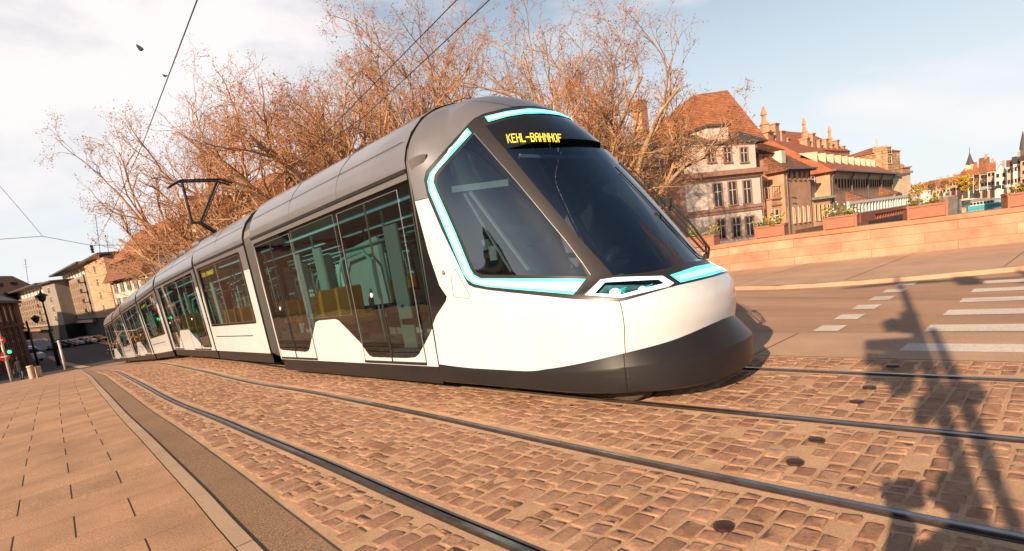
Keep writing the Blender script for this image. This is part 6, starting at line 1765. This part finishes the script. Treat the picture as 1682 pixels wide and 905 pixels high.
# apartment block across the street, mirrored in the door windows
F = Facade((-62, 66), (-24, 104)); F.n = Vector((F.d.y, -F.d.x, 0)); t = thing('apartment_block', 'apartment block with long balconies, mirrored in the tram doors', 'building', (F.A.x, F.A.y, -5))
body(F, -5, 15, 12, M_beige, t)
for j in range(6):
    m = MB(); F.box(m, 0, F.L, -1.5 + 2.9 * j, -.6 + 2.9 * j, 0, 1.3); m.build('balcony', M_plc, t); m = MB(); F.box(m, .5, F.L - .5, -.5 + 2.9 * j, 1.2 + 2.9 * j, 0, .08); m.build('window_band', M_pane, t)

# ================================================================== OVERHEAD LINES
def line(name, label, pts, rad, group=None, cat='wire'):
    m = MB(); m.tube(pts, rad, 5); return tag(m.build(name, M_wire), label, cat, group)
GW = 'overhead lines of the tram'
def at_x(px, py, x):
    d = ray(px, py); return Vector((0, 0, EYE)) + d * (x / d.x)
def at_y(px, py, y):
    d = ray(px, py); return Vector((0, 0, EYE)) + d * (y / d.y)
def sagged(a, b, s_, n=12):
    return [a.lerp(b, i / n) - Vector((0, 0, s_ * 4 * (i / n) * (1 - i / n))) for i in range(n + 1)]
W0 = at_x(745, 5, 5.66); W1 = at_x(575, 178, 5.95); W2 = at_x(470, 285, 6.5); W3 = at_y(200, 470, 45)
ext = W0 + (W0 - W1) * 1.2
line('contact_wire', 'contact wire running from the pantograph up to the top edge', [ext, W0, W1, W2, at_y(400, 335, 20), at_y(270, 412, 33), W3], .007, GW)
W0b = at_y(795, 8, 5.2); W1b = at_y(600, 190, 10)
line('carrier_wire', 'thinner second wire right of the contact wire, crossing the tree crowns', [W0b + (W0b - W1b), W0b, W1b, at_y(400, 330, 21)], .007, GW)
N0 = at_y(322, 5, 7.0); N1 = at_y(235, 235, 16); N2 = at_y(180, 358, 27); N3 = at_y(151, 412, 40)
line('contact_wire', 'contact wire of the near track, crossing the sky at upper left', [N0 + (N0 - N1) * 1.5, N0, N1, N2, N3], .008, GW)
dd_ = 34
c_ = [at_y(0, 393, dd_), at_y(70, 388, dd_), at_y(150, 403, dd_), at_y(260, 402, dd_), at_y(420, 398, dd_)]
line('span_wire', 'thin cross wire over the street at left', c_, .012, GW)
line('span_wire', 'thin wire falling from the left edge to the cross wire', [at_y(-40, 262, dd_), at_y(0, 306, dd_), at_y(40, 352, dd_), at_y(70, 388, dd_)], .010, GW)
m = MB(); p = at_y(151, 408, 40); m.lathe(p - Vector((0, 0, .25)), [(.05, 0), (.10, .05), (.05, .12), (.10, .2), (.05, .28), (.09, .36), (.03, .45)], 8)
tag(m.build('insulator', M_black), 'small dark insulator where the wires meet over the street', 'insulator', GW)
# television aerials
for px, yt, yb, dep, lab in ((47, 425, 470, 165, 'tall thin aerial on the orange roof at far left'), (166, 352, 425, 140, 'tall thin aerial mast above the beige block'), (180, 395, 428, 140, 'short thin aerial next to the tall mast')):
    p = at_depth(px, yb, dep); q = at_depth(px - (yb - yt) * .13, yt, dep); m = MB(); m.tube([p, q], .07, 4)
    for k in (.7, .8, .9, .97):
        c = p.lerp(q, k); m.bar(c - lv * .9 * (1.2 - k) * 2, c + lv * .9 * (1.2 - k) * 2, .05, .05)
    tag(m.build('aerial', M_black), lab, 'aerial', 'television aerials on the roofs')
# birds
M_bird = pmat('bird_feathers', (.05, .045, .04), rough=.9)
def bird(px, py, dist, span, label, flap):
    p = at_dist(px, py, dist); m = MB()
    m.tube([p - lv * span * .28, p - lv * span * .15, p, p + lv * span * .16 + Vector((0, 0, .02)), p + lv * span * .25], [.004, .04, .055, .04, .012], 8)
    for s_ in (-1, 1):
        w0 = p + fv * .03 * s_; w1 = w0 + fv * s_ * span * .2 + Vector((0, 0, flap * span * .35)) - lv * .05; w2 = w0 + fv * s_ * span * .36 + Vector((0, 0, flap * span * .6)) - lv * span * .22
        m.poly([w0 - lv * .08, w0 + lv * .10, w1 + lv * .09, w1 - lv * .07]); m.poly([w1 - lv * .07, w1 + lv * .09, w2])
    tag(m.build('bird', M_bird), label, 'bird', 'birds in the sky')
bird(232, 82, 30, .34, 'dark bird with raised wings high in the clouds at upper left', 1)
bird(272, 125, 45, .6, 'tiny dark bird right beside the near contact wire', .2)

# ================================================================== STREET FURNITURE AND PEOPLE, LEFT
M_pole = pmat('pale_painted_pole', (.55, .50, .44), rough=.45, var=.1, scale=3)
M_boll = pmat('pale_stone_bollard', (.50, .38, .28), rough=.8, var=.15, scale=6)
def gpt(px, py):
    d = ray(px, py); t = .0015
    while t < 1.5:
        p = Vector((0, 0, EYE)) + d * t
        if p.z <= ground_z(p.y): return Vector((p.x, p.y, ground_z(p.y)))
        t += .0002
    return p
for (px, py, h_, lab) in ((54, 622.5, 1.0, 'left and thicker of two pale stone bollards beside the walking man'), (66, 620, .85, 'right one of two pale stone bollards, farther from the walking man')):
    p = gpt(px, py); m = MB(); m.lathe(p, [(.19, 0), (.19, h_ * .80), (.165, h_ * .82), (.165, h_ * .86), (.21, h_ * .88), (.21, h_ * .96), (.18, h_)], 20)
    tag(autosmooth(m.build('bollard', M_boll), 40), lab, 'bollard', 'stone bollards at the pavement end')
def pole(px, py, ytop, rad, label, mat, dep_scale=1):
    p = gpt(px, py); zt_ = z_at(px - (py - ytop) * .26, ytop, p); return p, zt_
p = gpt(108, 607); zt_ = z_at(96, 561, p); m = MB(); m.tube([p, Vector((p.x, p.y, zt_))], [.11, .10], 12); m.sphere((p.x, p.y, zt_), .12, 10, 6); tag(m.build('signal_post', M_pole, smooth=True), 'pale slanting-looking post standing alone at the end of the pavement', 'post')
p = gpt(20, 626); zt_ = p.z + 6.6; sg = thing('signal_post', 'pale post with two round red signs and a green light at the left edge', 'post', p)
m = MB(); m.tube([p, Vector((p.x, p.y, zt_))], [.12, .09], 12); m.build('pole', M_pole, sg, smooth=True)
M_redsign = pmat('red_enamel', (.45, .02, .02), rough=.4, var=.05); fwd2 = Vector((-p.x, -p.y, 0)).normalized(); ax = fwd2.to_track_quat('Z', 'Y').to_matrix()
for py_, k in ((559, 0), (587, 1)):
    zz = z_at(0, py_, p); c = Vector((p.x, p.y, zz)) + fwd2 * .14 - lv * .12
    m = MB(); m.lathe(c, [(.36, 0), (.36, .03), (.001, .031)], 24, axis=ax); s_ = m.build('round_sign', M_redsign, sg)
    m = MB(); m.box(c + fwd2 * .045, (.42, .02, .1), rot=atan2(fwd2.y, fwd2.x) + pi / 2); m.build('sign_bar', M_wht, s_)
M_green = emat('green_signal', (.02, .8, .25), 1.6)
c = Vector((p.x, p.y, z_at(12, 578, p))) + fwd2 * .1 + lv * .42; m = MB(); m.box(c, (.55, .3, .42), rot=atan2(fwd2.y, fwd2.x) + pi / 2, bev=.04); s_ = m.build('signal_head', M_black, sg); m = MB(); m.lathe(c + fwd2 * .16, [(.14, 0), (.12, .02), (.001, .03)], 16, axis=ax); m.build('signal_lens', M_green, s_)
# old street lamp beyond
p = at_dist(95, 590, 84); p.z = ground_z(p.y); zt_ = z_at(70, 484, p); lp_ = thing('street_lamp', 'dark street lamp with a lantern head in front of the beige blocks', 'street lamp', p)
m = MB(); m.tube([p, Vector((p.x, p.y, zt_ - .8))], [.16, .07], 10); m.build('post', M_black, lp_, smooth=True)
m = MB(); m.lathe((p.x, p.y, zt_ - .8), [(.12, 0), (.35, .25), (.42, .6), (.7, .68), (.15, 1.0), (.04, 1.3)], 10); m.build('lantern', M_black, lp_)
m = MB(); m.lathe((p.x - 1.0, p.y, zt_ - 3.0), [(.10, 0), (.3, .25), (.36, .5), (.5, .58), (.04, .9)], 10); m.bar((p.x, p.y, zt_ - 3.2), (p.x - 1, p.y, zt_ - 3.0), .06, .06); m.build('lower_lantern', M_black, lp_)
# dark posts in the street
for px, yb, h_, lab in ((60, 590, 5.5, 'thin dark post in the shaded street behind the bollards'), (93, 590, 4.2, 'short dark post in the shaded street left of the pale post')):
    p = at_dist(px, yb, 84); p.z = ground_z(p.y); m = MB(); m.tube([p, p + Vector((0, 0, h_))], [.13, .1], 8); tag(m.build('dark_post', M_black, smooth=True), lab, 'post')

# ---- people
def skin_person(name, base, rz, joints, mat, parent):
    """joints: name -> (pos, radius, parent)"""
    names = list(joints); me = bpy.data.meshes.new(name); idx = {n: i for i, n in enumerate(names)}
    me.from_pydata([joints[n][0] for n in names], [(idx[n], idx[joints[n][2]]) for n in names if joints[n][2]], [])
    o = bpy.data.objects.new(name, me); COL.objects.link(o); o.parent = parent
    md = o.modifiers.new('skin', 'SKIN'); md.use_smooth_shade = True
    me.skin_vertices.new() if hasattr(me.skin_vertices, 'new') and not me.skin_vertices else None
    if not me.skin_vertices:
        import bmesh
        bm = bmesh.new(); bm.from_mesh(me); bm.verts.layers.skin.verify(); bm.to_mesh(me); bm.free()
    sv = me.skin_vertices[0].data
    for n in names:
        r_ = joints[n][1]; sv[idx[n]].radius = (r_, r_) if not isinstance(r_, tuple) else r_
    sv[idx[names[0]]].use_root = True
    sb = o.modifiers.new('sub', 'SUBSURF'); sb.levels = 2; sb.render_levels = 2
    me.materials.append(mat); return o
def person(base, rz, label, stride, cloth, trouser, hair, arms='down', H_=1.75):
    t = thing('person', label, 'person', base, rz)
    k = H_ / 1.75; s = stride
    J = {'pelvis': ((0, 0, .95), .15, None), 'waist': ((0, 0, 1.08), .145, 'pelvis'), 'chest': ((.01, 0, 1.30), .17, 'waist'), 'neckbase': ((.0, 0, 1.46), .10, 'chest'), 'neck': ((.01, 0, 1.53), .055, 'neckbase'), 'head0': ((.02, 0, 1.60), .085, 'neck'), 'head1': ((.02, 0, 1.70), .09, 'head0'),
         'hipL': ((0, .09, .90), .10, 'pelvis'), 'kneeL': ((.10 * s + .02, .10, .50), .062, 'hipL'), 'ankL': ((.14 * s, .10, .09), .045, 'kneeL'), 'toeL': ((.14 * s + .17, .11, .04), .035, 'ankL'),
         'hipR': ((0, -.09, .90), .10, 'pelvis'), 'kneeR': ((-.04 * s, -.10, .50), .062, 'hipR'), 'ankR': ((-.26 * s, -.10, .12), .045, 'kneeR'), 'toeR': ((-.26 * s + .16, -.11, .04), .035, 'ankR'),
         'shL': ((0, .19, 1.40), .075, 'chest'), 'shR': ((0, -.19, 1.40), .075, 'chest')}
    if arms == 'down':
        J.update({'elL': ((-.06 * s, .26, 1.12), .052, 'shL'), 'wrL': ((.06, .27, .88), .038, 'elL'), 'haL': ((.08, .27, .80), .04, 'wrL'), 'elR': ((.04 * s, -.26, 1.12), .052, 'shR'), 'wrR': ((.12, -.27, .89), .038, 'elR'), 'haR': ((.14, -.27, .81), .04, 'wrR')})
    else:
        J.update({'elL': ((.16, .30, 1.22), .052, 'shL'), 'wrL': ((.33, .12, 1.47), .038, 'elL'), 'haL': ((.36, .06, 1.52), .04, 'wrL'), 'elR': ((.16, -.30, 1.22), .052, 'shR'), 'wrR': ((.33, -.12, 1.47), .038, 'elR'), 'haR': ((.36, -.06, 1.52), .04, 'wrR')})
    J = {n: ((v[0][0] * k, v[0][1] * k, v[0][2] * k), v[1] * k, v[2]) for n, v in J.items()}
    skin_person('body', base, rz, J, cloth, t)
    m = MB(); m.sphere((.0, 0, 1.68 * k), .105 * k, 14, 10, (1.05, .9, 1.15)); hr = m.build('hair', hair, t, smooth=True, local=True)
    # coat skirt and trousers
    m = MB(); pr = [(.215, .72), (.205, .9), (.185, 1.08), (.20, 1.3), (.17, 1.44), (.08, 1.5)]; b = len(m.v); n_ = 16
    for r_, z in pr:
        for j in range(n_): a = 2 * pi * j / n_; m.v.append(Vector((cos(a) * r_ * .78 * k, sin(a) * r_ * 1.08 * k, z * k)))
    for i in range(len(pr) - 1):
        for j in range(n_): j2 = (j + 1) % n_; m.face([i * n_ + j, i * n_ + j2, (i + 1) * n_ + j2, (i + 1) * n_ + j])
    m.build('coat', cloth, t, smooth=True, local=True)
    m = MB()
    for sx, kn, an, y in (('L', .10 * s + .02, .14 * s, .10), ('R', -.04 * s, -.26 * s, -.10)):
        m.tube([(0, y * .9 * k, .86 * k), (kn * k, y * k, .50 * k), (an * k, y * k, .13 * k)], [.105 * k, .078 * k, .062 * k], 12)
    m.build('trousers', trouser, t, smooth=True, local=True)
    m = MB(); 
    for an, y, z in ((.14 * s, .10, .045), (-.26 * s, -.10, .05)): m.box(((an + .06) * k, y * k, z), (.27 * k, .10 * k, .09), bev=.025)
    m.build('shoes', M_rubber, t, local=True)
    # face
    m = MB(); m.sphere((.045 * k, 0, 1.655 * k), .082 * k, 12, 8, (.85, .85, 1.15)); f = m.build('face', pmat('skin', (.45, .25, .17), rough=.6, var=.05), t, smooth=True, local=True)
    return t
M_coat = pmat('black_coat', (.018, .015, .014), rough=.9, var=.2); M_jean = pmat('grey_blue_jeans', (.07, .08, .09), rough=.9, var=.15); M_hair = pmat('dark_hair', (.03, .018, .01), rough=.8)
p = gpt(38, 624)
man = person(p, radians(70), 'man in a black coat and jeans walking away with a bag beside the two bollards', 1.0, M_coat, M_jean, M_hair)
R = Matrix.Rotation(radians(70), 3, 'Z')
m = MB(); m.box(p + R @ Vector((0.0, .38, .72)), (.34, .12, .34), rot=radians(70), bev=.03); m.tube([p + R @ Vector((-.1, .38, .88)), p + R @ Vector((0, .36, 1.02)), p + R @ Vector((.1, .38, .88))], .012, 5)
tag(m.build('shoulder_bag', pmat('brown_leather', (.09, .045, .025), rough=.6)), 'brown bag hanging at the side of the walking man', 'bag')

# ---- behind the camera: what throws the shadows on the setts
sdir = Vector((cos(SUN_AZ), sin(SUN_AZ), 0)); te = math.tan(SUN_EL)
back = -Vector((FWD.x, FWD.y, 0)).normalized()
ph = person(Vector((-.06, -.36, .02)), atan2(FWD.y, FWD.x) , 'photographer standing with raised arms behind the camera', .1, M_coat, M_jean, M_hair, arms='up', H_=1.72)
cb = Vector((0, 0, 1.60)) + back * .16
tri = thing('camera_tripod', 'black tripod carrying the camera whose shadow falls on the setts', 'tripod', (cb.x, cb.y, .02))
for k in range(3):
    a = radians(100 + 120 * k); m = MB(); m.tube([cb - Vector((0, 0, .22)), Vector((cb.x + cos(a) * .42, cb.y + sin(a) * .42, .03))], [.022, .014], 8); m.build('leg', M_black, tri)
m = MB(); m.sphere(cb - Vector((0, 0, .15)), .05, 12, 8); m.lathe(cb - Vector((0, 0, .30)), [(.03, 0), (.03, .18)], 10); m.build('ball_head', M_black, tri)
cam_t = thing('photo_camera', 'black camera with a wide lens on the tripod', 'camera', cb)
m = MB(); m.box(cb + Vector((0, 0, .02)), (.09, .19, .16), rot=atan2(FWD.y, FWD.x), bev=.015); m.build('camera_body', M_black, cam_t)
m = MB(); m.lathe(cb - back * .04, [(.042, 0), (.042, .07), (.05, .08), (.05, .10)], 18, axis=(-back).to_track_quat('Z', 'Y').to_matrix()); m.build('lens', M_black, cam_t)
# signal mast
def shadow_src(gx, gy, x):   # point on the ray to the sun over the ground point, at plan distance t back
    t = x; return Vector((gx - sdir.x * t, gy - sdir.y * t, t * te))
B0 = Vector((-2.15, -.90, 0)); hmast = (hypot(15.1 - B0.x, 3.11 - B0.y)) * te
mast = thing('signal_mast', 'tall mast with cross arm and signal boxes that throws its shadow across the tracks', 'mast', B0)
side = Vector((-sdir.y, sdir.x, 0))
def on_mast(gx, gy):
    d = Vector((gx, gy, 0)) - B0; a = d.dot(sdir); return a * te, d.dot(side)
m = MB()
z_, s_ = on_mast(13.7, 2.8); m.tube([B0 + side * (s_ - 1.15) + Vector((0, 0, z_ - .02)), B0 + side * (s_ - .5) + Vector((0, 0, z_ + .03)), B0 + side * s_ + Vector((0, 0, z_ + .07)), B0 + side * (s_ + .5) + Vector((0, 0, z_ + .03)), B0 + side * (s_ + 1.0) + Vector((0, 0, z_ - .02))], [.03, .09, .10, .09, .03], 8)
m.build('lamp_arm', M_black, mast)
def gz_(px, py):
    p = gpt(px, py); return on_mast(p.x, p.y)
def shadow_tube(Lp, Rp, zbase):
    pts_ = []; rad_ = []
    for l_, r_ in zip(Lp, Rp):
        z1_, s1_ = gz_(*l_); z2_, s2_ = gz_(*r_); pts_.append(B0 + side * (s1_ + s2_) / 2 + Vector((0, 0, (z1_ + z2_) / 2))); rad_.append(max(abs(s1_ - s2_) / 2 * .95, .035))
    pts_.append(Vector((pts_[-1].x, pts_[-1].y, zbase))); rad_.append(rad_[-1])
    return pts_, rad_
pt_, rd_ = shadow_tube([(1468, 462), (1479, 483), (1494, 546), (1513, 620), (1537, 707), (1562, 789), (1577, 846)], [(1476, 460), (1491, 478), (1516, 540), (1543, 610), (1576, 707), (1596, 789), (1618, 846)], 0)
m = MB(); m.tube(pt_, rd_, 14); m.build('pole', M_black, mast, smooth=True)
def mbox(pts, name, th=.18):
    zs = [on_mast(*p) for p in pts]; m = MB()
    P_ = [B0 + side * s + Vector((0, 0, z)) - sdir * th / 2 for z, s in zs]; m.prism(P_, sdir * th); return m.build(name, M_black, mast)
def G_(px, py):
    p = gpt(px, py); return (p.x, p.y)
mbox([G_(1420, 565), G_(1500, 560), G_(1508, 600), G_(1500, 652), G_(1462, 650), G_(1458, 636), G_(1420, 630), G_(1420, 616), G_(1452, 612), G_(1452, 603), G_(1420, 601), G_(1420, 586), G_(1455, 583), G_(1455, 577), G_(1420, 575)], 'signal_box')
mbox([G_(1448, 531), G_(1465, 527), G_(1478, 528), G_(1477, 516), G_(1508, 515), G_(1512, 545), G_(1484, 549), G_(1472, 544), G_(1455, 545)], 'signal_head')
mbox([G_(1497, 685), G_(1505, 660), G_(1535, 640), G_(1560, 640), G_(1612, 632), G_(1622, 664), G_(1590, 672), G_(1560, 665), G_(1535, 690), G_(1514, 708), G_(1510, 700)], 'push_button_box', .1)
B1 = Vector((-1.6, -.92, 0)); zz_, ss_ = on_mast(8.2, 1.25)
pt_, rd_ = shadow_tube([(1522, 546), (1545, 610), (1586, 707), (1608, 789), (1632, 846)], [(1540, 544), (1572, 610), (1620, 707), (1652, 789), (1675, 846)], 0)
m = MB(); m.tube(pt_, rd_, 12); tag(m.build('signal_pole', M_black, smooth=True), 'shorter dark pole beside the tall signal mast', 'pole')
B2 = Vector((-1.0, -2.6, 0)); 
am = thing('second_mast', 'second mast whose arm throws a shadow over the zebra crossing', 'mast', B2)
h2_ = (14.9 - B2.x) / sdir.x * te
m = MB(); m.tube([B2, B2 + Vector((0, 0, h2_))], [.1, .06], 12); m.build('pole', M_black, am)
m = MB(); c = B2 + Vector((0, 0, h2_ - .4)); m.tube([c - side * .9, c + side * 1.1], .04, 8); m.box(c + side * .9, (.2, .35, .5)); m.tube([c + Vector((0, 0, .2)) - side * .6, c + side * .3 + Vector((0, 0, -.4))], .035, 6); m.build('arm', M_black, am)
# fallen bits on the pavement
mb = MB(); rr = random.Random(77)
for _ in range(260):
    x = rr.uniform(-.5, 20); y = rr.uniform(1, 22); 
    if rr.random() < .6: x = rr.uniform(KL(y) - 1.5, CR(y))
    z = ground_z(y) + .032 + (.08 if x > RE(y) else 0); s_ = rr.uniform(.006, .018); a = rr.uniform(0, 6.28)
    mb.poly([(x, y, z), (x + s_ * cos(a), y + s_ * sin(a), z + .003), (x + s_ * cos(a + .9), y + s_ * sin(a + .9), z + .004)])
o = mb.build('dry_leaf_litter', M_dry); tag(o, 'scattered tiny dry leaf bits on pavement and setts', 'litter', None, 'stuff')
